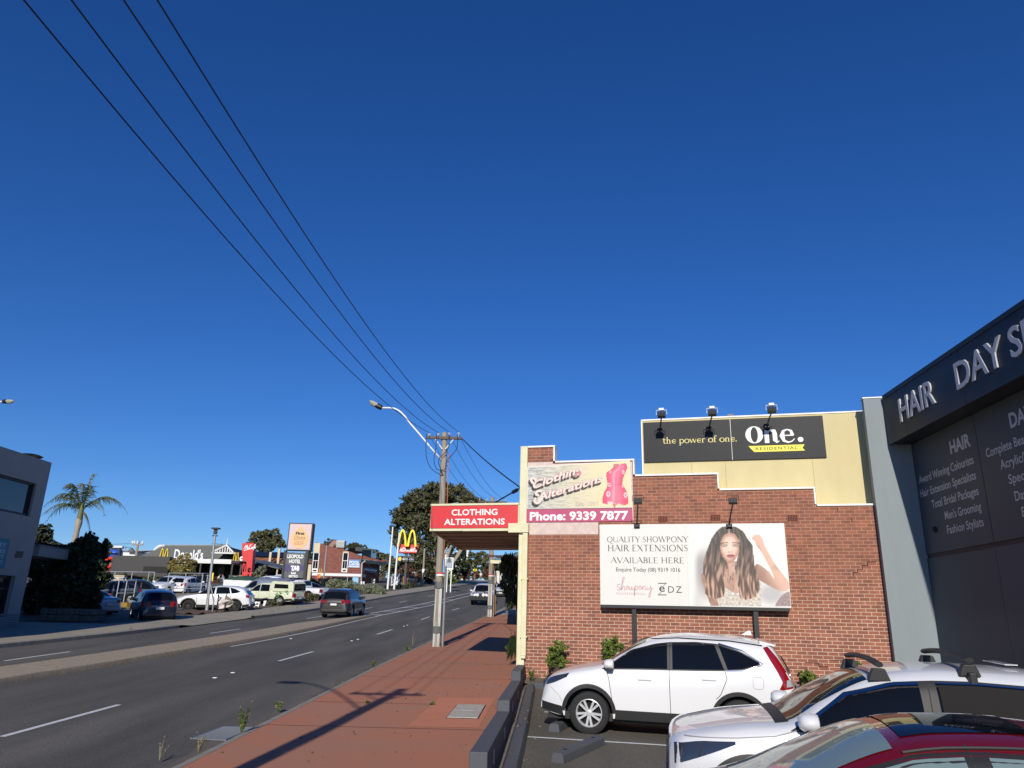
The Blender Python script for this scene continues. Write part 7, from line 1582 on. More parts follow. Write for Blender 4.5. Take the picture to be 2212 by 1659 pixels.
ms = std('arches_pole_sign', 'tall pole sign with big yellow arches over a red name board', 'pole sign', (base.x, Y)); z0 = zg(base.x, Y)
sx_ = a.x-base.x; w = b.x-a.x
mb = MB(); mb.prism([(sx_+.12,zr0-z0),(sx_+w-.12,zr0-z0),(sx_+w+.12,zr1-z0),(sx_-.12,zr1-z0)], (0,-.35,0), (1,0,0), (0,0,1), (0,.7,0)); mb.build('name_board', 'mc_red', ms, bevel=.03)
mb = MB(); hA = c_.z-zr1+.55; arches(mb, (sx_+.08,-.42,zr1-z0-.34), (1,0,0), w-.16, hA-.21, .105, -.75); mb.build('golden_arches', 'arch_bright' if 'arch_bright' in MAT else mat('arch_bright', (.86,.72,.01), .35), ms)
mb = MB(); text(mb, "McDonald's", (sx_+w/2,-.37,zr0-z0+.20), (1,0,0), (0,0,1), .50, w*.92, 'c', .04); mb.build('lettering', 'letter_white', ms)
d0, d1 = Q3(1845,588), Q3(2028,528)
mb = MB(); mb.box(d0.x-base.x,d1.x-base.x,-.3,.3,d0.z-z0,d1.z-z0); mb.build('drive_panel', 'panel_charcoal2' if 'panel_charcoal2' in MAT else mat('panel_charcoal2', (.03,.03,.031), .5), ms, bevel=.05)
mb = MB(); hh = d1.z-d0.z; dw = d1.x-d0.x; text(mb, 'Drive Thru', (d0.x-base.x+dw*.52,-.32,d0.z-z0+hh*.36), (1,0,0), (0,0,1), hh*.28, dw*.42); strokes(mb, [smooth_line([(d0.x-base.x+dw*f, d0.z-z0+hh*g) for f, g in ((.20,.34),(.25,.66),(.26,.36),(.32,.66),(.32,.36),(.38,.5),(.42,.42),(.48,.62))], .07, 4)], (0,-.32,0), (1,0,0), (0,0,1), 1, 1); mb.build('panel_lettering', 'letter_white', ms)
mb = MB(); mb.lathe([(.001,0),(.26,0),(.26,.02)], (d0.x-base.x+dw*.12,-.31,d0.z-z0+hh*.5), (0,-1,0), 14); mb.build('cup_mark', 'arch_yellow', ms)
mb = MB(); mb.box(-.14,.14,-.14,.14,-.2,zr0-z0); mb.build('pole', 'brown_pole' if 'brown_pole' in MAT else mat('brown_pole', (.05,.04,.035), .6), ms)
# tall pavement lamp behind the arches, square plate sign post
def plain_post(name, label, cat, pb_, ytop, Y, r=.05, m='galvanised', plate=None, pm='white_trim', group=None):
    b = at(*pb_, Y); t = std(name, label, cat, (b.x, Y), group); z0 = zg(b.x, Y); H = at(pb_[0], ytop, Y).z-z0
    mb = MB(); mb.tube([(0,0,-.1),(0,0,H)], r, 8); mb.build('post', m, t)
    if plate:
        (xa, ya), (xb, yb) = plate; p, q_ = at(xa, ya, Y), at(xb, yb, Y); mb = MB(); mb.box(p.x-b.x,q_.x-b.x,-.06-r,-.02-r,q_.z-z0,p.z-z0); mb.build('plate', pm, t, bevel=.01)
    return t, z0, b
plain_post('street_pole', 'grey concrete pole with small white plate before the yellow green tree', 'pole', c6(255,655), c6(285,40)[1], 113, .14, 'pole_wood', (c6(255,365), c6(293,425)))
plain_post('timber_post', 'orange timber post with rounded top beside the dark blue wagon', 'post', c6(142,655), c6(150,412)[1], 112, .13, 'orange_post', (c6(136,412), c6(163,462)), 'panel_grey', 'timber sign posts by the lot exit')
plain_post('timber_post', 'thin orange timber post right of the arches pole', 'post', c6(15,655), c6(25,380)[1], 110, .10, 'orange_post', None, group='timber sign posts by the lot exit')
plain_post('timber_post', 'short orange timber post leaning by the arches pole', 'post', c3(1900,865), c3(1905,745)[1], 107, .10, 'orange_post', None, group='timber sign posts by the lot exit')
for k, (px, py0, py1) in enumerate(((1922,880,820),(1960,862,808))): plain_post('bollard', ['nearer short yellow bollard at the arches pole','farther short yellow bollard at the arches pole'][k], 'bollard', c3(px,py0), c3(px,py1)[1], 105, .11, 'sign_yellow', None, group='yellow bollards at the lot exit')
for k, px in enumerate((1122,1326,1445,1470)): plain_post('bollard', ['white bollard at the left of the shop window','white bollard right of the cyan poster base','white bollard before the shop undercroft','white bollard with cap nearest the undercroft pier'][k], 'bollard', c3(px,850), c3(px,[798,800,798,802][k])[1], 114, .13 if k > 1 else .09, 'white_trim', None, group='white bollards before the brick shop')
# red square arches marker before the brick shop
t, z0, b = plain_post('arches_marker', 'small red arches marker sign before the left end of the brick shop', 'sign', c3(978,820), c3(978,790)[1], 108, .08, 'black_metal', (c3(968,722), c3(1002,765)), 'mc_red')
mb = MB(); p = at(*c3(973,760), 107.8); arches(mb, (p.x-b.x,-.22,p.z-z0), (1,0,0), .55, 1.2, .09, .02); mb.build('arches', 'arch_yellow', t)
# signs up the hill on the far kerb
t, z0, b = plain_post('school_board', 'white notice board with grey crest panel on white posts up the hill', 'sign', c6(650,500), c6(650,190)[1], 95, .07, 'white_trim', (c6(610,182), c6(745,380)))
mb = MB(); p, q_ = at(*c6(632,196), 94.8), at(*c6(728,345), 94.8); mb.box(p.x-b.x,q_.x-b.x,-.2,-.17,q_.z-z0,p.z-z0); mb.build('grey_panel', mat('board_grey', (.30,.36,.42), .5), t)
mb = MB(); p = at(*c6(682,235), 94.7); mb.prism([(0,0),(.5,0),(.42,.45),(.25,.62),(.08,.45)], (p.x-b.x-.25,-.205,p.z-z0-.2), (1,0,0), (0,0,1), (0,-.005,0)); mb.build('crest', 'panel_slate', t)
p = at(*c6(712,500), 95); mb = MB(); mb.box(p.x-b.x-.06,p.x-b.x+.06,-.06,.06,-.2,at(*c6(712,380), 95).z-z0); mb.build('post', 'white_trim', t)
p = at(*c6(610,500), 94.9); mb = MB(); mb.frame((p.x-b.x-.3,-.35,2.6-.4), (.25,.1,0), (0,.05,0), (0,0,at(*c6(610,180),95).z-z0-2.4)); mb.build('blue_edge_board', mat('pale_blue_board', (.20,.42,.62), .5), t)
t, z0, b = plain_post('street_board', 'small pale board on two dark posts under the hillside trees', 'sign', c6(928,540), c6(928,330)[1], 150, .09, 'black_metal', (c6(820,328), c6(930,385)), 'board_grey')
p = at(*c6(822,540), 150); mb = MB(); mb.box(p.x-b.x-.08,p.x-b.x+.08,-.05,.05,-1,at(*c6(822,330), 150).z-z0); mb.build('post', 'black_metal', t)
t, z0, b = plain_post('warning_sign', 'yellow diamond warning sign on a post beside the walker', 'sign', c6(1088,545), c6(1090,345)[1], 170, .10, 'orange_post')
p0, p1 = at(*c6(1058,382), 169.8), at(*c6(1128,382), 169.8); pz_ = at(*c6(1093,345), 169.8).z-at(*c6(1093,420), 169.8).z; cz = at(*c6(1093,382), 169.8).z-z0; w = (p1.x-p0.x)/2
mb = MB(); mb.prism([(0,-pz_/2),(w,0),(0,pz_/2),(-w,0)], (0,-.15,cz), (1,0,0), (0,0,1), (0,.04,0)); mb.build('plate', mat('sign_lime', (.75,.70,.02), .5), t)
mb = MB(); mb.tube([(0,-.18,cz-.7),(0,-.18,cz+.3),(.3,-.18,cz+.6)], .13, 5); mb.build('symbol', 'hole_black', t)
# rails, retaining wall, bollards, kerb block
def railing(label, pts, h, mid=True, posts=True):
    t = thing('railing', label, 'railing', loc=(pts[0][0], pts[0][1], zg(*pts[0][:2])), group='galvanised rails in the lot'); O = Vector(t.location)
    P_ = [Vector((x, y, zg(x, y)))-O for x, y in pts]
    mb = MB(); mb.tube([p+Vector((0,0,h)) for p in P_], .035, 6); mb.build('top_rail', 'rail_white' if 'rail_white' in MAT else mat('rail_white', (.50,.51,.51), .4, .3), t)
    if mid: mb = MB(); mb.tube([p+Vector((0,0,h*.5)) for p in P_], .03, 6); mb.build('mid_rail', 'rail_white', t)
    for p in P_: mb = MB(); mb.tube([p+Vector((0,0,-.05)), p+Vector((0,0,h))], .035, 6); mb.build('post', 'rail_white', t)
def gl(c, *pts): return [(lambda g: (g.x, g.y))(gp(*c(*p))) for p in pts]
railing('long galvanised rail along the upper lot before the dark wall', gl(c2, (230,905),(440,905),(655,905),(865,905),(935,908)), 2.0, False)
railing('galvanised rail on top of the limestone retaining wall', [(x, y+.3) for x, y in gl(c2, (1075,1045),(1290,1042),(1505,1038),(1570,1030))], 2.3, True)
railing('short galvanised rail frame at the yellow kerb block', gl(c2, (480,1062),(580,1060),(695,1055)), 1.75, True)
g0, g1, g2 = gl(c2, (790,1055),(1180,1048),(1570,1030)); rw = MB()
for a, b in ((g0,g1),(g1,g2)):
    a, b = Vector((*a,0)), Vector((*b,0)); rw.frame((a.x,a.y,zg(a.x,a.y)-.3), (b.x-a.x,b.y-a.y,zg(b.x,b.y)-zg(a.x,a.y)), (.1,.45,0), (0,0,1.12))
o = rw.build('retaining_wall', 'stone_block'); tag(o, 'low stained limestone block retaining wall in the lot', 'retaining wall')
def bollard(label, px, py0, py1, mbot, mtop, grp, frac=.7):
    g = gp(*c2(px, py0)); H = at(*c2(px, py1), g.y).z-g.z; t = std('bollard', label, 'bollard', (g.x, g.y), grp)
    mb = MB(); mb.lathe([(.10,-.1),(.10,H*frac)], (0,0,0), (0,0,1), 12); mb.build('shaft', mbot, t); mb = MB(); mb.lathe([(.13,H*frac),(.13,H*.96),(.08,H),(.001,H)], (0,0,0), (0,0,1), 12); mb.build('top', mtop, t)
bollard('white bollard with red top on the retaining wall, left of its pair', 1408, 1000, 898, 'white_trim', 'mc_red', 'red topped white bollards')
bollard('white bollard with red top on the retaining wall, right of its pair', 1482, 985, 898, 'white_trim', 'mc_red', 'red topped white bollards')
bollard('black bollard with red cap next to the cypress tree', 283, 1020, 915, 'black_metal', 'mc_red', 'red capped black bollards', .9)
bollard('black bollard with red cap left of the rail frame', 395, 1062, 908, 'black_metal', 'mc_red', 'red capped black bollards', .93)
a, b = gl(c2, (465,1086),(625,1082)); mb = MB(); mb.frame((a[0],a[1],zg(*a)), (b[0]-a[0],b[1]-a[1],zg(*b)-zg(*a)), (.2,.8,0), (0,0,.34)); o = mb.build('kerb_block', mat('kerb_yellow', (.62,.36,.06), .8, var=.2)); tag(o, 'yellow painted kerb block at the foot of the rail frame', 'kerb')
mb = MB(); P_ = gl(c2, (360,1108),(640,1108),(690,1088),(400,1090)); ground_poly(mb, P_, .075); struct(mb.build('painted_ground', 'kerb_yellow'))
# white cloth on stakes, leaning brace, trestles
Y = gp(*c2(1622,1140)).y-1.6; b = at(*c2(1756,1130), Y); ct = std('cloth_banner', 'crumpled white cloth banner sagging between dark stakes by the white car', 'banner', (b.x, Y)); z0 = zg(b.x, Y)
q = [at(*c2(*p), Y) for p in ((1762,935),(1960,1000),(1955,1045),(1758,1100))]
def cl_(i, j):
    p = lerp(lerp(q[0],q[1],i), lerp(q[3],q[2],i), j); return (p.x-b.x, .22*math.sin(i*7+j*3)*math.sin(i*math.pi)+.12*math.sin(j*9+i*4), p.z-z0-.25*math.sin(i*math.pi)*(.3+j*.5)*.4)
mb = MB(); mb.grid(cl_, 24, 14); mb.build('cloth', mat('cloth_white', (.62,.58,.54), .9), ct, smooth=True)
m2 = MB(); w_ = [at(*c2(*p), Y-.15) for p in ((1862,925),(1945,985),(1900,1030),(1835,1040))]; m2.add([(p.x-b.x,-.2+.05*k,p.z-z0) for k, p in enumerate(w_)], [(0,1,2,3)]); m2.build('cloth_fold', mat('cloth_brown', (.20,.165,.145), .9), ct)
for px, t0 in ((1756,925),(1855,905)): mb = MB(); p = at(*c2(px,1000), Y-.1); zt_ = at(*c2(px,t0), Y-.1).z; mb.tube([(p.x-b.x,-.1,-.2),(p.x-b.x+.05,-.1,zt_-z0)], .035, 6); mb.build('stake', 'black_metal', ct)
t, z0, b = plain_post('brace_post', 'thin grey steel post leaning beside the lamp column', 'post', c2(1690,1155), c2(1680,1000)[1], gp(*c2(1690,1155)).y, .04)
mb = MB(); p = at(*c2(1670,795), b.y); mb.tube([(0,0,at(*c2(1680,1000),b.y).z-z0),(p.x-b.x,0,p.z-z0)], .045, 6); mb.build('upper_post', 'galvanised', t)
for k, (xa, xb, ya, yb, Yt) in enumerate(((275,335,1022,1098,gp(*c3(275,1098)).y),(372,405,1012,1082,gp(*c3(372,1082)).y))):
    a, b = at(*c3(xa,yb), Yt), at(*c3(xb,ya), Yt); t = std('trestle', ['white timber trestle nearest the white car','white timber trestle beside the low hedge'][k], 'trestle', (a.x, Yt), 'white trestles on the mulch'); h = b.z-zg(a.x, Yt); w = b.x-a.x
    for x in (0, w-.08): mb = MB(); mb.tube([(x,.0,0),(x+.08,.1,h)], .045, 5); mb.tube([(x+.1,.5,0),(x+.08,.1,h)], .045, 5); mb.build('leg', 'white_trim', t)
    mb = MB(); mb.box(0,w,.05,.15,h-.1,h); mb.box(0,w,.03,.06,h*.4,h*.4+.08); mb.build('beam', 'white_trim', t)
p = Q(c2,1650,795,105.2); wf = std('floor_sign', 'yellow folding floor sign on the restaurant veranda', 'floor sign', (p.x, 105.9)); zf = fl.z-zg(p.x,105.9)
mb = MB(); mb.prism([(-.3,0),(.3,0),(.2,1.5),(-.2,1.5)], (0,-.25,zf), (1,0,0), (0,.12,1), (0,.04,0)); mb.build('front_leaf', 'arch_yellow', wf); mb = MB(); mb.prism([(-.3,0),(.3,0),(.2,1.5),(-.2,1.5)], (0,.25,zf), (1,0,0), (0,-.12,1), (0,.04,0)); mb.build('back_leaf', 'arch_yellow', wf)
# stairs of the brick shop
Y = 112.0; a, b = at(*c3b(1620,1258), Y), at(*c3b(1712,1258), Y); st = std('white_stairs', 'white painted open stairs rising at the end of the brick shop', 'stairs', (a.x, Y)); z0 = zg(a.x, Y); w = b.x-a.x; H = at(*c3b(1630,1135), Y).z-z0
mb = MB()
for i in range(8): z = H*.08+i*H*.075; mb.box(0,w,i*.28,i*.28+.27,z,z+.07)
mb.build('treads', 'white_fascia', st)
for x in (0, w): mb = MB(); mb.frame((x-.06,0,0), (.12,0,0), (0,2.4,H*.7), (0,0,.3)); mb.tube([(x,0,H*.3),(x,0,H*1.0),(x,2.3,H*1.5)], .07, 6); mb.tube([(x,0,H*.7),(x,2.3,H*1.2)], .06, 6); mb.build('handrail', 'white_fascia', st)
# ---- people
def person(label, loc, rz, pose, top, legs, hairm='hair_dark', name='person'):
    """one skinned body; pose gives joint positions"""
    t = thing(name, label, 'person', loc=loc, rotz=rz)
    J = dict(pelvis=(0,0,.95), chest=(0,0,1.30), neck=(0,0,1.50), head=(0,.02,1.66), crown=(0,.01,1.78))
    J.update(pose)
    names = list(J); idx = {k: i for i, k in enumerate(names)}
    E_ = [('pelvis','chest'),('chest','neck'),('neck','head'),('head','crown')]
    for s in 'lr': E_ += [('chest','sh'+s),('sh'+s,'el'+s),('el'+s,'wr'+s),('wr'+s,'ha'+s),('pelvis','hi'+s),('hi'+s,'kn'+s),('kn'+s,'an'+s),('an'+s,'to'+s)]
    rad = dict(pelvis=.15, chest=.16, neck=.06, head=.095, crown=.07)
    for s in 'lr': rad.update({'sh'+s:.075,'el'+s:.05,'wr'+s:.036,'ha'+s:.04,'hi'+s:.10,'kn'+s:.065,'an'+s:.045,'to'+s:.04})
    me = bpy.data.meshes.new('body'); me.from_pydata([J[k] for k in names], [(idx[a], idx[b]) for a, b in E_], [])
    o = bpy.data.objects.new('body', me); COL.objects.link(o); o.parent = t
    sk = o.modifiers.new('skin', 'SKIN'); me_sv = me.skin_vertices[0].data if me.skin_vertices else None
    if me_sv is None:
        bm = __import__('bmesh').new(); bm.from_mesh(me); bm.verts.layers.skin.verify(); bm.to_mesh(me); bm.free(); me_sv = me.skin_vertices[0].data
    for k in names: me_sv[idx[k]].radius = (rad[k], rad[k]*.85); me_sv[idx[k]].use_root = (k == 'pelvis')
    sb_ = o.modifiers.new('sub', 'SUBSURF'); sb_.levels = 1; sb_.render_levels = 2
    me.materials.append(MAT[legs])
    def shell(nm, parts, m, grow):
        ks = []
        for a, b in parts:
            for q in (a, b):
                if q not in ks: ks.append(q)
        mb = MB()
        for a, b in parts: mb.tube([J[a], J[b]], [rad[a]*grow, rad[b]*grow], 10)
        mb.build(nm, m, t, smooth=60)
    shell('shirt', [('pelvis','chest'),('chest','neck')]+[(a+s, b+s) for s in 'lr' for a, b in (('sh','el'),)]+[('chest','sh'+s) for s in 'lr'], top, 1.08)
    shell('face_skin', [('neck','head'),('head','crown')]+[(a+s, b+s) for s in 'lr' for a, b in (('el','wr'),('wr','ha'))], 'skin', 1.04)
    mb = MB(); h = Vector(J['crown']); mb.lathe([(.105,-.10),(.112,-.03),(.09,.05),(.04,.085),(.001,.09)], tuple(h-Vector((0,-.02,.03))), (0,0,1), 12); mb.build('hair', hairm, t, smooth=True)
    return t
mat('skin', (.42,.24,.17), .6); mat('hair_dark', (.03,.02,.015), .7); mat('shirt_white', (.75,.74,.72), .8); mat('jeans', (.10,.14,.20), .9); mat('shorts_tan', (.35,.30,.24), .9); mat('hat_pale', (.7,.68,.62), .8)
walk = dict(shl=(-.2,0,1.42),shr=(.2,0,1.42),ell=(-.27,-.10,1.15),elr=(.27,.08,1.15),wrl=(-.26,.02,.92),wrr=(.26,.16,.93),hal=(-.26,.05,.84),har=(.26,.2,.86),hil=(-.1,0,.9),hir=(.1,0,.9),knl=(-.1,.12,.5),knr=(.1,-.02,.5),anl=(-.1,.12,.08),anr=(.1,-.22,.12),tol=(-.1,.28,.03),tor=(.1,-.1,.04))
b = at(*c6(1185,532), 172); person('person in white top and pale hat walking on the far footpath', (b.x, 172, zg(b.x,172)+.148), 0.1, walk, 'shirt_white', 'shorts_tan', 'hat_pale')
sit = dict(pelvis=(0,0,.55),chest=(0,.10,.92),neck=(0,.16,1.12),head=(0,.24,1.26),crown=(0,.27,1.37),shl=(-.2,.1,1.03),shr=(.2,.1,1.03),ell=(-.25,.22,.82),elr=(.25,.22,.82),wrl=(-.15,.45,.80),wrr=(.15,.45,.80),hal=(-.12,.53,.82),har=(.12,.53,.82),hil=(-.1,.02,.52),hir=(.1,.02,.52),knl=(-.12,.45,.52),knr=(.12,.45,.52),anl=(-.12,.42,.08),anr=(.12,.30,.08),tol=(-.12,.56,.04),tor=(.12,.44,.04))
for px, rz, lab, tp in ((1752,-1.4,'person in white top leaning forward on a veranda chair','shirt_white'),(1828,1.4,'person in grey top seated facing the one in white','board_grey')):
    p = Q(c2,px,790,107); person(lab, (p.x, 107, fl.z), rz, sit, tp, 'jeans')
    ch = thing('cafe_chair', 'dark metal cafe chair under the person in '+('white' if px == 1752 else 'grey')+' on the veranda', 'chair', loc=(p.x,107,fl.z), rotz=rz, group='veranda chairs')
    mb = MB(); mb.box(-.22,.22,-.22,.22,.40,.44); mb.build('seat', 'grey_steel', ch); mb = MB(); mb.box(-.22,.22,-.25,-.21,.44,.85); mb.build('backrest', 'grey_steel', ch)
    for x in (-.2,.2):
        for y in (-.2,.2): mb = MB(); mb.tube([(x,y,0),(x,y,.40)], .018, 5); mb.build('leg', 'grey_steel', ch)
tb = thing('cafe_table', 'small dark cafe table between the two seated people', 'table', loc=((Q(c2,1752,790,107).x+Q(c2,1828,790,107).x)/2,107,fl.z)); mb = MB(); mb.lathe([(.001,.70),(.4,.70),(.4,.74),(.001,.74)], (0,0,0), (0,0,1), 16); mb.build('top', 'grey_steel', tb); mb = MB(); mb.tube([(0,0,0),(0,0,.7)], .04, 8); mb.lathe([(.25,0),(.25,.03),(.001,.04)], (0,0,0), (0,0,1), 12); mb.build('pedestal', 'grey_steel', tb)
# ================================================================ vegetation
rnd = random.Random(11)
def leafmat(name, c, v=.5): return mat(name, c, .55, var=.35, vscale=v, spec=.35)
leafmat('leaf_euc_a', (.056,.060,.026)); leafmat('leaf_euc_b', (.098,.098,.045)); leafmat('leaf_cyp_a', (.022,.036,.016)); leafmat('leaf_cyp_b', (.034,.052,.022))
leafmat('leaf_grey_a', (.15,.17,.10)); leafmat('leaf_grey_b', (.23,.25,.16)); leafmat('leaf_olive_a', (.075,.080,.032)); leafmat('leaf_olive_b', (.12,.115,.05)); leafmat('leaf_gold_a', (.20,.17,.05)); leafmat('leaf_gold_b', (.30,.25,.08))
leafmat('leaf_lime_a', (.16,.18,.02)); leafmat('leaf_lime_b', (.26,.26,.03)); leafmat('leaf_dark_a', (.028,.040,.018)); leafmat('leaf_dark_b', (.05,.068,.03)); leafmat('leaf_fresh_a', (.075,.12,.020)); leafmat('leaf_fresh_b', (.17,.22,.035)); leafmat('leaf_rust_a', (.14,.06,.04)); leafmat('leaf_rust_b', (.09,.065,.04)); leafmat('leaf_palm_a', (.075,.095,.032)); leafmat('leaf_palm_b', (.14,.15,.055)); leafmat('leaf_dry', (.20,.175,.10))
mat('bark_pale', (.33,.29,.23), .85, var=.5, vscale=2); mat('bark_dark', (.09,.07,.05), .9, var=.4, vscale=3)
def rv(): 
    while True:
        v = Vector((rnd.uniform(-1,1), rnd.uniform(-1,1), rnd.uniform(-1,1)))
        if .05 < v.length < 1: return v.normalized()
def leaf(mb, p, s, asp, m, d=None, fold=.0):
    d = d or rv(); a = d.cross(rv()).normalized(); d = d*s; a = a*s*asp
    mb.add([p-d*.5, p+a*.5-d*.05, p+d*.5, p-a*.5-d*.05], [(0,1,2,3)], m)
def foliage(blobs, n, s, asp=.5, clump=.34, per=26, droop=0.0, flat=1.0):
    """leaves gathered in clumps over each blob (centre, rx, ry, rz)"""
    mb = MB(); tot = sum(b[1]*b[3] for b in blobs)
    for c, rx_, ry_, rz_ in blobs:
        k = max(3, int(n*(rx_*rz_)/tot/per)); r_ = min(rx_, ry_, rz_)
        for _ in range(k):
            v = rv(); q = rnd.uniform(.55, 1.0); cc = Vector(c)+Vector((v.x*rx_*q, v.y*ry_*q, v.z*rz_*q)); dark = 0 if rnd.random() < .55 else 1; cr = clump*r_*rnd.uniform(.6, 1.3)
            for _ in range(per):
                w = rv()*rnd.random()**.5; d = None
                if droop: d = (rv()+Vector((0,0,-droop))).normalized()
                leaf(mb, cc+Vector((w.x*cr, w.y*cr, w.z*cr*.7*flat)), s*rnd.uniform(.6,1.4), asp, dark if rnd.random() < .8 else 1-dark, d)
    return mb
def limb(mb, a, b, r0, r1, wob=.12):
    a, b = Vector(a), Vector(b); L = (b-a).length; o = rv()*L*wob; n = 6
    mb.tube([a+(b-a)*(i/n)+o*math.sin(i/n*math.pi)+Vector((0,0,L*.06*math.sin(i/n*math.pi))) for i in range(n+1)], [r0+(r1-r0)*i/n for i in range(n+1)], 7)
def tree(name, label, base, blobs, n, s, mats, trunk=.3, bark='bark_dark', group=None, fork=None, cat='tree', **kw):
    b = Vector(base); t = thing(name, label, cat, loc=b, group=group)
    B_ = [(Vector(c)-b, rx_, ry_, rz_) for c, rx_, ry_, rz_ in blobs]
    foliage(B_, n, s, **kw).build('crown', mats, t)
    top = sum((q[0] for q in B_), Vector())/len(B_); f = fork or .55; fk = Vector((top.x*f, top.y*f, max(.3, min(q[0].z-q[3]*.8 for q in B_)*.8)))
    mb = MB(); limb(mb, (0,0,-.3), fk, trunk, trunk*.7, .04)
    for c, rx_, ry_, rz_ in B_: limb(mb, fk, c, trunk*.5, trunk*.10)
    mb.build('trunk', bark, t, smooth=True); return t
def pxblobs(L, Y, ky=1.0):
    """(x, y, rx, rz) of crown lumps as seen, at distance Y"""
    out = []
    for x, y, rx_, rz_ in L:
        k = Y/1540.0; p = at(x, y, Y+rnd.uniform(-1,1)*rx_*k*.9*ky); out.append((p, rx_*k, rx_*k*ky, rz_*k))
    return out
def gpos(X, Y, dz=0): return (X, Y, zg(X, Y)+dz)
# great gum beyond the awning
Y = 122.0; bl_ = pxblobs([(905,1085,34,26),(945,1066,36,25),(985,1072,34,25),(1018,1092,28,22),(876,1112,26,24),(862,1140,18,20),(858,1165,12,18),(905,1128,32,26),(950,1108,38,30),(995,1118,34,28),(1030,1118,20,20),(885,1172,24,24),(915,1198,26,24),(948,1162,32,28),(985,1160,28,26),(925,1225,18,18),(1045,1100,20,16),(905,1240,9,22)], Y)
b = at(956,1248,Y); tree('gum_tree', 'huge dark spreading gum tree with pale limbs behind the red awning sign', gpos(b.x, Y), bl_, 26000, .70, ['leaf_euc_a','leaf_euc_b'], .5, 'bark_pale', asp=.35, clump=.42, per=30, droop=.5)
# palm behind the cypress
Y = 52.0; pt = at(173.5,1113,Y); b = (pt.x-.15, Y); pm_ = thing('palm_tree', 'tall palm with feathery fronds above the dark cypress', 'palm', loc=gpos(*b)); H = pt.z-zg(*b)
mb = MB(); n = 12; mb.tube([(.15*i/n,0,H*i/n) for i in range(n+1)], [.22-.06*i/n+(.05 if i == n-1 else 0)+(.015 if i % 2 else 0) for i in range(n+1)], 12); mb.lathe([(.17,0),(.20,.25),(.15,1.1),(.07,1.6)], (.15,0,H-.6), (0,0,1), 12, 1); mb.build('trunk', ['bark_pale','leaf_palm_b'], pm_, smooth=40)
C_ = Vector((.15,0,H+.25))
for k, (tx, tz, dy, L) in enumerate(((8,95,.3,1),(-22,72,.6,1),(22,62,-.7,1),(-38,62,-.5,1),(-50,45,.5,1),(-72,26,-.3,1),(-78,-4,.5,1),(-60,-2,-1.2,1),(92,22,.2,1),(60,35,1.2,1),(40,48,-1.4,1),(-15,60,-1.6,1),(70,8,-1.3,.9),(-40,20,1.6,1),(26,-42,.3,.6),(-30,30,-2.0,1))):
    kk = Y/1560.0; T = Vector((tx*kk, dy, tz*kk)); Lg = T.length; up = Vector((0,0,Lg*.30)); fr = MB(); pts = []
    for i in range(15):
        u = i/14; pts.append(C_ + T*u + up*(4*u*(1-u))*.8 - Vector((0,0,Lg*.22*u**3)))
    fr.tube(pts, [.035*(1-i/16) for i in range(15)], 5)
    for i in range(2, 15):
        for rep in range(2):
            u = min(i+rep*.5, 14); i0 = min(int(u), 13); p = pts[i0]+(pts[i0+1]-pts[i0])*(u-i0); t_ = (pts[i0+1]-pts[i0]).normalized(); sdv = t_.cross(Vector((0,0,1)));
            sdv = sdv.normalized() if sdv.length > .05 else Vector((0,1,0))
            for sg in (-1, 1):
                ln = .75*math.sin(min(1,(u-1)/12)*math.pi*.85+.25)*rnd.uniform(.55,1.3); d = (sdv*sg*.75+t_*rnd.uniform(.2,.7)+Vector((0,0,rnd.uniform(-.95,-.15)))).normalized(); q = p+d*ln+Vector((0,0,-.10*ln)); w = t_*.036
                fr.add([p-w, p+w, q+w*.2], [(0,1,2)], 1 if (rnd.random() < .3) else 0)
    fr.build('frond', ['leaf_palm_a' if k != 14 else 'leaf_dry','leaf_palm_b' if k != 14 else 'leaf_dry'], pm_)
# dark trees and cypress beside the grey shop, stone planters below
Y = 41.5; b = at(185,1330,Y)
tree('cypress_tree', 'broad dense dark cypress beside the lot entrance', gpos(b.x, Y+1), pxblobs([(150,1215,34,40),(182,1190,32,34),(212,1205,22,30),(222,1185,14,18),(232,1172,7,12),(165,1260,40,44),(200,1250,30,40),(160,1305,36,30),(190,1300,26,28),(120,1260,26,50)], Y, .8), 24000, .22, ['leaf_cyp_a','leaf_cyp_b'], .25, asp=.7, clump=.36, per=34)
Y = 43.5; b = at(85,1340,Y)
tree('broadleaf_tree', 'dark broadleaf tree between the grey shop and the cypress', gpos(b.x, Y), pxblobs([(92,1165,18,22),(100,1142,12,10),(108,1185,16,20),(85,1225,26,24),(75,1290,22,40),(110,1290,20,40),(95,1250,26,20)], Y), 7000, .32, ['leaf_dark_a','leaf_dark_b'], .18, asp=.4, clump=.4, per=22)
mat('rubble_stone', (.13,.115,.095), .9, var=.7, vscale=4, bump=.6, bscale=12)
for xa, xb, Yp_, lab in ((80,150,38.6,'short rubble stone planter against the grey shop'),(128,205,38.9,'long rubble stone planter under the cypress')):
    a, b = at(xa,1352,Yp_), at(xb,1350,Yp_); z0 = zg((a.x+b.x)/2, Yp_); mb = MB(); n = int((b.x-a.x)/.35)
    for i in range(n):
        for j in range(3):
            x = (b.x-a.x)*i/n; r_ = rnd.uniform(.9,1.05); mb.frame((x+.01,rnd.uniform(-.05,.03),j*.30-.2), ((b.x-a.x)/n*.97,0,0), (0,1.0,0), (0,0,.29))
    o = mb.build('planter_wall', 'rubble_stone', loc=(a.x, Yp_, z0), bevel=.04); tag(o, lab, 'planter')
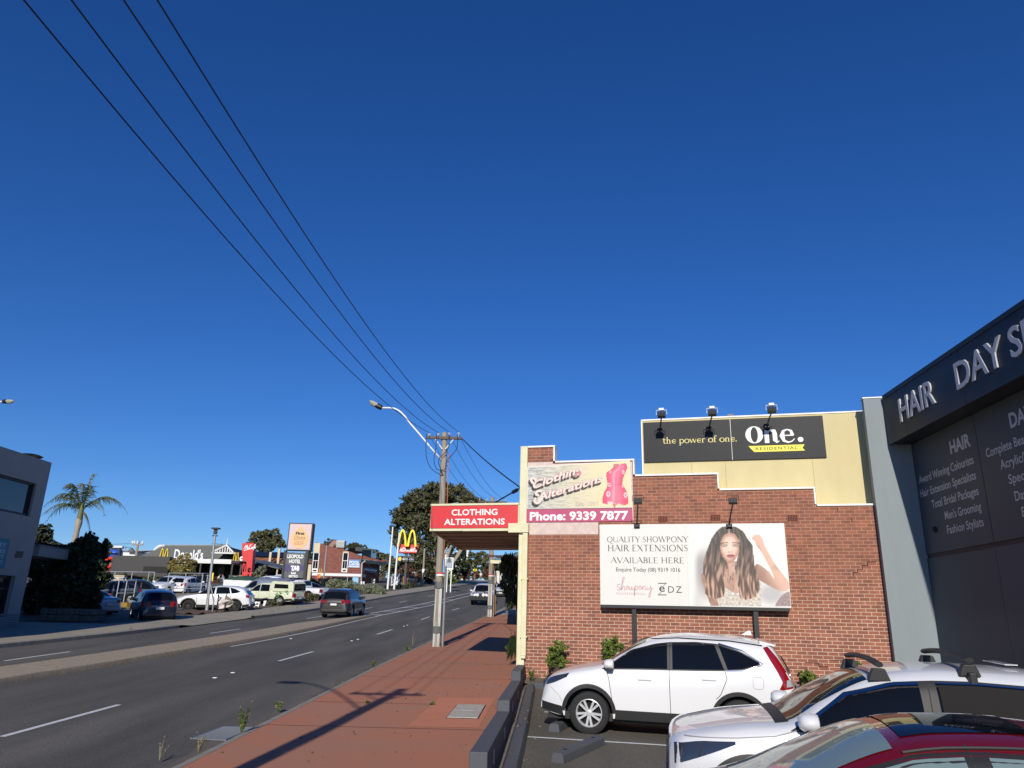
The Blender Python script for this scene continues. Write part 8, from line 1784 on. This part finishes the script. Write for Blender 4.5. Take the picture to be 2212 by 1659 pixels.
# hotel roof slats behind the dark trees
Y = 52.0; a, b = at(*c1(430,805),Y), at(*c1(620,850),Y); hr = thing('slatted_roof', 'grey louvred roof screen behind the palm trunk', 'roof screen', loc=(a.x-2, Y, a.z-2.6)); mb = MB()
for i in range(6): mb.frame((0,-.05,.35+i*.38), (b.x-a.x+.8,2,-1.1), (0,.05,0), (0,0,.26))
mb.build('slats', 'louvre_grey', hr); mb = MB(); mb.frame((0,-.1,2.55), (b.x-a.x+.8,2,-1.1), (0,.3,0), (0,0,.15)); mb.build('capping', 'dark_cladding', hr)
for x in (1, 3.2): mb = MB(); mb.box(x,x+.2,.6,.8,-12,2.2); mb.build('post', 'dark_cladding', hr)
# trees and shrubs on the far side
def T(name, label, L, Y, n, s, ma, base=None, group=None, tr=.22, bark='bark_dark', **kw):
    x, y = base or (L[0][0], 1262); p = at(x, y, Y); return tree(name, label, gpos(p.x, Y), pxblobs(L, Y), n, s, [f'leaf_{ma}_a', f'leaf_{ma}_b'], tr, bark, group, **kw)
T('small_tree', 'small golden green tree before the restaurant veranda', [(378,1215,13,11),(398,1206,14,10),(412,1218,12,11),(388,1232,15,12),(372,1230,9,8),(408,1234,10,9)], 101, 3600, .32, 'gold', (399,1262), tr=.16, bark='bark_pale', asp=.35, clump=.5)
T('bushy_tree', 'rounded grey green tree rising behind the tiled hotel roof', [(560,1165,20,18),(585,1158,20,17),(602,1170,16,16),(545,1178,12,12),(575,1180,22,14)], 155, 5200, .62, 'olive', asp=.5)
T('slender_gum', 'thin grey gum between red blade and pylon sign', [(562,1240,12,12),(555,1252,11,10),(568,1228,8,9)], 108, 1500, .35, 'grey', (562,1270), tr=.1, asp=.3)
T('slender_gum', 'small pale tree over the cream wall of cut-outs', [(602,1228,9,7),(612,1236,8,7),(597,1240,7,6)], 118, 1000, .38, 'olive', (606,1268), tr=.1, asp=.3)
T('bushy_tree', 'dark tree showing between pylon sign and brick shop', [(668,1212,8,20),(662,1235,9,18),(672,1190,6,14)], 150, 2200, .55, 'dark', asp=.4)
T('bushy_tree', 'pale tree top showing behind the roof cooler', [(716,1170,9,7),(705,1176,8,6),(726,1178,7,6)], 150, 1100, .5, 'olive', asp=.4)
T('bushy_tree', 'dome shaped tree behind the clerestory roof', [(763,1180,12,7),(782,1183,10,6),(752,1184,8,5)], 200, 1500, .7, 'euc')
T('bushy_tree', 'mid green tree right of the orange tiled roof', [(820,1200,12,10),(835,1208,12,12),(848,1215,12,14),(858,1232,12,14),(835,1230,14,14)], 150, 3400, .55, 'olive')
T('bushy_tree', 'brown green bush under the drive through panel', [(880,1230,12,10),(892,1238,12,10),(868,1236,10,10),(902,1246,10,8)], 121, 2600, .42, 'rust')
T('bushy_tree', 'dark tree behind the yellow arches pole', [(898,1222,12,12),(880,1222,10,10),(868,1218,10,12),(906,1236,9,12)], 128, 2400, .45, 'dark')
T('lime_tree', 'bright yellow green tree behind the grey street pole', [(918,1220,12,10),(932,1214,10,9),(925,1230,13,11),(938,1230,9,10),(910,1234,8,8)], 134, 3200, .45, 'lime', (925,1262))
T('bushy_tree', 'deep green hedge tree under the lime tree', [(905,1250,11,8),(925,1252,12,7),(942,1250,10,7)], 128, 1900, .4, 'dark')
T('round_bush', 'round green bush below the notice board', [(968,1248,10,10),(976,1254,9,8),(962,1256,8,7),(972,1240,7,6)], 110, 1900, .34, 'fresh', (970,1268), tr=.08)
T('bushy_tree', 'tall dark tree right of the notice board', [(985,1208,11,14),(998,1205,10,12),(988,1228,13,14),(1003,1228,10,14)], 150, 3400, .5, 'dark')
T('bushy_tree', 'broad dark green tree over the yellow warning sign', [(1022,1205,14,13),(1040,1202,13,12),(1012,1222,12,12),(1034,1224,14,13),(1054,1215,12,14)], 185, 3800, .62, 'olive')
T('rust_tree', 'reddish brown shrub tree behind the walker', [(1018,1236,10,8),(1034,1240,11,8),(1004,1244,9,7),(1048,1238,8,9)], 178, 2400, .5, 'rust')
T('bushy_tree', 'dark tree mass at the top of the road', [(1062,1225,14,14),(1078,1232,14,12),(1095,1225,14,16),(1110,1228,14,16)], 215, 3000, .7, 'dark')
T('bushy_tree', 'far green trees closing the end of the road', [(1000,1246,12,6),(985,1246,10,6),(1052,1246,9,6)], 205, 1400, .6, 'olive')
# a wooded hill line far behind everything on the left, one mass
mb = MB()
for k in range(46):
    X = -330+k*10.5; Yh = 300+20*math.sin(k*1.7)
    for q in range(60):
        v = rv(); leaf(mb, Vector((X+v.x*9, Yh+v.y*5, zg(X,Yh)+1+abs(v.z)*(5+2.5*math.sin(k*2.3)))), 2.4, .6, 0 if rnd.random() < .6 else 1)
o = stuff(mb.build('far_woods', ['leaf_olive_a','leaf_euc_b'])); o['label'] = 'low line of far trees along the skyline'; o['category'] = 'woods'
def shrub(name, label, px, py, rx_, rz_, Y, ma, n, s, group=None, asp=.3, droop=0.0, lumps=5, z=None):
    p = at(px, py, Y); X = p.x; k = Y/1540.0; z0 = zg(X, Y)+.1 if z is None else z; rr, hh = rx_*k, rz_*k; B_ = []
    for i in range(lumps): a = rnd.uniform(-1,1); B_.append((Vector((X+a*rr*.6, Y+rnd.uniform(-.5,.5)*rr, z0+hh*(.75-.25*abs(a)))), rr*.55, rr*.5, hh*.6))
    t = thing(name, label, 'shrub', loc=(X, Y, z0), group=group); foliage([(c-Vector((X,Y,z0)), a_, b_, c_) for c, a_, b_, c_ in B_], n, s, asp=asp, clump=.5, per=22, droop=droop).build('foliage', [f'leaf_{ma}_a', f'leaf_{ma}_b'], t)
    mb = MB()
    for i in range(5): limb(mb, (rnd.uniform(-.1,.1),0,-.1), (rnd.uniform(-.5,.5)*rr,rnd.uniform(-.4,.4)*rr,hh*.7), .03, .01)
    mb.build('stems', 'bark_dark', t); return t
G1 = 'grey green shrubs in the bed before the brick shop'
for k, (px, rx_, rz_, Yy) in enumerate(((676,20,15,92),(700,22,19,91),(724,22,17,90),(748,20,16,90),(768,20,15,88),(788,22,15,85),(806,20,14,83),(820,14,10,82))):
    shrub('grey_shrub', 'grey green feathery shrub of the run before the brick shop', px, 1280, rx_, rz_, Yy, 'grey', 1700, .26, G1, .25)
G2 = 'low green shrubs on the mulch bed'
for px, rx_, rz_, Yy in ((592,15,8,59),(612,16,10,61.5),(634,17,13,64),(655,16,12,66.5),(676,14,11,69)):
    shrub('low_shrub', 'low spreading green shrub of the clump on the mulch behind the charcoal car', px, 1305, rx_, rz_, Yy, 'olive', 1300, .17, G2, .35)
for k, (px, Yy) in enumerate(((838,99),(852,100),(866,101),(878,102),(892,104))): shrub('box_hedge', 'clipped dark low shrub in the row at the flag pole feet', px, 1275, 9, 5.5, Yy, 'dark', 500, .22, 'low dark shrubs at the flag poles')
for k, px in enumerate(range(238,360,13)): shrub('border_plant', 'spiky green border plant in the row under the dark wall', px, 1270, 9, 9 if k != 2 else 14, 102.5, 'olive' if k % 2 else 'dark', 420, .55, 'border plants under the dark wall', .12)
for k, px in enumerate(range(222,345,17)): shrub('clipped_hedge', 'clipped green hedge plant behind the long rail', px, 1283, 11, 6, 97.5, 'fresh', 420, .24, 'hedge behind the long rail', .5)
for px, lab in ((541,'bare brown shrub beside the veranda steps'),(466,'small shrub behind the white hatchback bonnet')): shrub('dry_shrub', lab, px, 1262, 9, 10, 103, 'rust', 500, .25)
# shrubs along the brick wall and plant under the awning
def wall_shrub(label, s_, off, w, h, n=1500):
    p = WM @ Vector((s_, -off, 0)); z0 = zg(p.x, p.y)+.12
    t = thing('wall_shrub', label, 'shrub', loc=(p.x, p.y, z0), group='glossy shrubs along the brick wall')
    B_ = [(Vector((rnd.uniform(-.7,.7)*w*.6, rnd.uniform(-.25,.25), h*rnd.uniform(.50,.86))), w*.34, .22, h*.20) for _ in range(9)]
    foliage(B_, n, .075, asp=.6, clump=.5, per=18).build('foliage', ['leaf_fresh_a','leaf_fresh_b'], t)
    mb = MB()
    for c in B_: limb(mb, (rnd.uniform(-.08,.08),0,-.1), c[0], .018, .007)
    mb.build('stems', 'bark_dark', t)
wall_shrub('rounded glossy green shrub nearest the pilaster at the brick wall', .86, .55, .50, .92, 1900)
wall_shrub('glossy green shrub behind the bonnet of the white car by the wall', 2.28, .55, .46, 1.08, 1700)
wall_shrub('glossy shrub at the blade wall end of the brick wall', 8.0, .5, .45, .78, 900)
wall_shrub('low glossy shrub partly behind the white hybrid', 6.9, .5, .4, .6, 900)
t = thing('leafy_vine', 'dark long leaved plant hanging in the shade under the awning by the pilaster', 'plant', loc=(.55,25.5,zg(.55,25.5)))
mb = MB()
for L in [(1100,1215,16,12),(1108,1240,14,16),(1096,1260,13,16),(1110,1275,11,22),(1092,1228,12,10),(1103,1295,9,14)]:
    p = at(L[0], L[1], 25.5)-Vector(t.location); k = 25.5/1540
    for _ in range(150):
        v = rv(); q = p+Vector((v.x*L[2]*k, v.y*.35, v.z*L[3]*k)); d = (Vector((rnd.uniform(-.7,.5), rnd.uniform(-.5,.5), -1.0))).normalized(); leaf(mb, q, rnd.uniform(.22,.42), .17, 0 if rnd.random() < .6 else 1, d)
mb.build('leaves', ['leaf_dark_a','leaf_dark_b'], t); mb = MB(); limb(mb, (.1,0,0), tuple(at(1105,1215,25.5)-Vector(t.location)), .05, .02); mb.build('stem', 'bark_dark', t)
t = thing('leafy_vine', 'low dark strappy plant at the foot of the pilaster in the shade', 'plant', loc=(.42,24.2,zg(.42,24.2)+.07)); mb = MB()
for _ in range(70):
    a = rnd.uniform(2.2,4.6); ln = rnd.uniform(.5,.95); b = Vector((math.cos(a)*.5, math.sin(a)*.25, 0)); q = Vector((0,0,.35+rnd.uniform(0,.35))); mid = q+b*ln*.6+Vector((0,0,.18)); e = q+b*ln*1.0+Vector((0,0,-.25)); w = Vector((.02,.02,0)); mb.add([q-w,q+w,mid+w*1.2,mid-w*1.2,e], [(0,1,2,3),(3,2,4)], rnd.choice((0,1)))
mb.build('leaves', ['leaf_dark_a','leaf_dark_b'], t); mb = MB(); mb.tube([(0,0,0),(0,0,.7)], .03, 6); mb.build('stem', 'bark_dark', t)
# weeds in the gutter and along walls
def weed(label, px, py, h, kind, n=14):
    g = gp(px, py); t = thing('weed', label, 'weed', loc=(g.x, g.y, zg(g.x, g.y)+.03)); mb = MB(); h *= .8
    for i in range(n):
        a = rnd.uniform(0, 6.28); r_ = h*rnd.uniform(.1,.45 if kind != 'upright' else .25); hh = h*rnd.uniform(.55,1.0); e = Vector((math.cos(a)*r_, math.sin(a)*r_, hh)); w = Vector((-math.sin(a), math.cos(a), 0))*.006
        m1 = e*.5+Vector((0,0,hh*.12)); mb.add([-w, w, m1+w, m1-w, e], [(0,1,2,3),(3,2,4)], 1 if kind == 'dry' else 0)
        for k in range(3 if kind == 'dry' else 9):
            u = rnd.uniform(.25,1); p = e*u+Vector((0,0,hh*.10)); leaf(mb, p, .05 if kind != 'leafy' else .11, .35, 1 if (kind == 'dry' or rnd.random() < .25) else 0)
    mb.build('stalks', ['leaf_fresh_a','leaf_dry'], t); return t
def c4b(x, y): return ((700+.633*x)/1.8228, (2400+.633*y)/1.8228)
weed('tall feathery green weed at the drain grate corner', *c4b(395,798), .58, 'upright', 22)
weed('straggly dry weed at the kerb end of the grate', *c4b(125,915), .42, 'dry', 10)
weed('thin bare weed stalk in the gutter at the bottom', 343, 1648, .40, 'dry', 5)
weed('small leafy weed by the chipped kerb', *c4b(625,645), .20, 'leafy', 7)
weed('tiny green weed in the red footpath crack', *c4b(1178,608), .10, 'leafy', 8)
weed('dry stalk weed in the gutter left of the near pole', *c4b(1458,240), .85, 'dry', 5)
weed('green tuft in the gutter before the near pole', *c4b(1430,270), .22, 'leafy', 7)
weed('small gutter weed beside the fading crossarm shadow', *c4b(1215,368), .22, 'leafy', 6)
weed('green weed at the foot of the cream pilaster', *c4b(2055,300), .45, 'leafy', 14)
weed('twiggy weed against the pilaster in the shade', *c4b(2085,235), .95, 'dry', 10)
weed('green weed by the far pale pole', *c6(1290,1140), .5, 'dry', 8)
weed('weed beside the patch of new red paving', *c4b(1580,620), .14, 'leafy', 8)
weed('dry tuft on the left footpath edge', 280, 1368, .35, 'dry', 9)
for k, (px, py) in enumerate(((585,1326),(600,1322),(640,1318),(560,1330))): 
    w_ = weed('dry grass tuft along the kerb behind the charcoal car', px, py, .45, 'dry', 9); w_['group'] = 'dry tufts along the far kerb'
for s_, lab in ((.25,'weed in the soil at the corner of brick wall and low wall'),(.60,'dry weed under the shrub nearest the pilaster')):
    p = WM @ Vector((s_, -.7, 0)); t = weed(lab, 1150, 1470, .32, 'leafy' if s_ < .5 else 'dry', 10); t.location = (p.x, p.y, zg(p.x,p.y)+.12)
# fallen leaves and grit on the footpath and the kerb edge
mb = MB()
for _ in range(260):
    Yy = rnd.uniform(9, 34); X = rk(Yy)+.2+(rb(Yy)-rk(Yy)-.2)*rnd.random()**.7; leaf(mb, Vector((X, Yy, zg(X,Yy)+.088)), rnd.uniform(.02,.06), .6, rnd.choice((0,0,1)), Vector((rnd.uniform(-1,1), rnd.uniform(-1,1), .15)).normalized())
for _ in range(240):
    Yy = rnd.uniform(9, 40); X = rk(Yy)-abs(rnd.gauss(0,.10)); leaf(mb, Vector((X, Yy, zg(X,Yy)+.012)), rnd.uniform(.02,.07), .6, rnd.choice((0,1,1)), Vector((rnd.uniform(-1,1), rnd.uniform(-1,1), .15)).normalized())
for _ in range(200):
    Yy = rnd.uniform(8, 19); X = rb(Yy)+rnd.uniform(.22,.75); leaf(mb, Vector((X, Yy, zg(X,Yy)+(.075 if X < rb(Yy)+.32 else .21 if X < rb(Yy)+.53 else .025))), rnd.uniform(.02,.05), .6, rnd.choice((0,1)), Vector((rnd.uniform(-1,1), rnd.uniform(-1,1), .15)).normalized())
o = stuff(mb.build('leaf_litter', ['bark_dark','leaf_dry'])); o['label'] = 'scattered fallen leaves on the footpath and in the gutter'; o['category'] = 'leaf litter'
# ================================================================ things beyond: shops up the road, white blocks, far pole
sh = thing('green_awning_shop', 'shaded shop with green corrugated awning beyond the brick shop', 'shop building', loc=(0,0,0))
mb = MB()
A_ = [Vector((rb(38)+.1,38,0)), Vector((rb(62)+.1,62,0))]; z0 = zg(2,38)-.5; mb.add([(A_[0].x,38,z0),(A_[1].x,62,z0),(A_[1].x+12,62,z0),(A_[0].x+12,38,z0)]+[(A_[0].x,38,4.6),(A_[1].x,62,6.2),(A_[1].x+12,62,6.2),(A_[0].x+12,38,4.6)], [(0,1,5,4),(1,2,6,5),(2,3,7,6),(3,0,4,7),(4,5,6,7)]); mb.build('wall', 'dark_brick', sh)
l0 = at(1066,1208,39); mb = MB(); n = 40
mb.grid(lambda i, j: (l0.x+(A_[0].x+.2-l0.x)*i, 39+j*16, l0.z+.75*i+j*1.4+.05*math.sin(i*n*1.2)), n, 8); mb.grid(lambda i, j: (l0.x+(A_[0].x+.2-l0.x)*i, 39+j*.02, l0.z+.75*i-.02-j*.28+.05*math.sin(i*n*1.2)), n, 1); mb.build('awning_sheet', mat('awning_green', (.06,.14,.10), .6), sh)
mb = MB(); mb.box(l0.x-.3,A_[0].x,38.9,38.98,l0.z+.1,l0.z+.2); mb.tube([(l0.x+.3,39.1,l0.z-.1),(A_[0].x,39.2,l0.z-1.7)], .10, 6); mb.tube([(l0.x+.7,44,l0.z+.2),(A_[0].x,44,l0.z-1.4)], .10, 6); mb.build('bracket', mat('bracket_maroon', (.07,.025,.025), .7), sh)
mb = MB(); mb.box(l0.x-.15,l0.x+.55,38.80,38.88,l0.z-.22,l0.z-.06); mb.build('cream_bargeboard', 'cream_paint', sh)
Y = 195.0
def block(label, xa, ya, xb, yb, Y, stripes=()):
    a, b = at(xa,ya,Y), at(xb,yb,Y); z0 = zg(a.x,Y)-1; t = thing('white_building', label, 'building', loc=(a.x,Y,z0)); w = b.x-a.x; h = a.z-z0
    mb = MB(); mb.box(0,w,0,10,0,h); mb.build('wall', 'white_wall', t); mb = MB(); mb.box(-.3,w+.3,-.3,10.3,h,h+.35); mb.build('roof_edge', 'board_grey', t)
    for f, ww, m in stripes: mb = MB(); mb.box(w*f,w*f+w*ww,-.12,0,h*.55,h*.98); mb.build('window' if m == 'glass_dark' else 'colour_panel', m, t)
block('low white building with blue and green panels behind the big gum', 893,1188,946,1222, 195, ((.22,.08,'stripe_blue') if 'stripe_blue' in MAT else (.22,.08,mat('stripe_blue', (.03,.10,.35), .5).name),(.50,.08,mat('stripe_green', (.03,.22,.20), .5).name),(.66,.09,'stripe_blue'),(.85,.10,'glass_dark'),(.06,.10,'glass_dark')))
block('long white building right of the gum trunk', 948,1196,988,1220, 205, ((.1,.2,'glass_dark'),(.45,.2,'glass_dark'),(.75,.15,'glass_dark')))
block('taller white block above the hedge trees', 987,1178,1012,1222, 210, ((.15,.15,'glass_dark'),(.5,.3,'glass_dark')))
block('small pale building at the top of the road under the green awning', 1082,1222,1100,1246, 190, ((.2,.15,'glass_dark'),(.6,.15,'glass_dark')))
# far pole behind the restaurant
Y = 132.0; b, tp = at(*c2b(705,600),Y), at(*c2b(740,362),Y); z0 = zg(b.x,Y); fp_ = thing('utility_pole', 'far timber power pole with wide crossarm behind the white roofs', 'power pole', loc=(b.x,Y,z0), group='timber power poles along the footpath'); H = tp.z-z0
mb = MB(); mb.tube([(0,0,0),(tp.x-b.x,0,H)], [.28,.2], 8); mb.build('pole', 'pole_wood', fp_); a, c_ = at(*c2b(640,378),Y), at(*c2b(832,393),Y); mb = MB(); mb.frame((a.x-b.x,-.25,H-.7), (c_.x-a.x,0,0), (0,.2,0), (0,0,.22)); mb.build('crossarm', 'pole_wood', fp_)
mb = MB()
for px in (645,682,735,822): p = at(*c2b(px,378),Y); mb.lathe([(.10,-.1),(.16,.1),(.16,.3),(.05,.45)], (p.x-b.x,-.15,H-.4), (0,0,1), 8)
mb.build('insulator', 'porcelain', fp_)
wire((a.x+.3,Y,tp.z-.4), (a.x-60,Y+10,tp.z-.2), .8, .03, 'faint far wire running left from the distant power pole', 'far wires')
for k, (px, py, Yy) in enumerate(((1810,280,112),(620,320,150))):
    p = at(*c2(px,py),Yy); zz = p.z-2.6; an = thing('tv_antenna', ['roof antenna right of the slatted gable','roof antenna above the far white house'][k], 'antenna', loc=(p.x,Yy,zz)); mb = MB(); mb.tube([(0,0,-1),(0,0,2.6)], .05, 5); mb.build('mast', 'grey_steel', an); mb = MB(); mb.tube([(-1.3,0,2.5),(1.3,0,2.3)], .04, 5)
    for i in range(6): mb.tube([(-1.2+i*.45,-.5,2.5-i*.03),(-1.2+i*.45,.5,2.5-i*.03)], .025, 4)
    mb.build('elements', 'grey_steel', an)
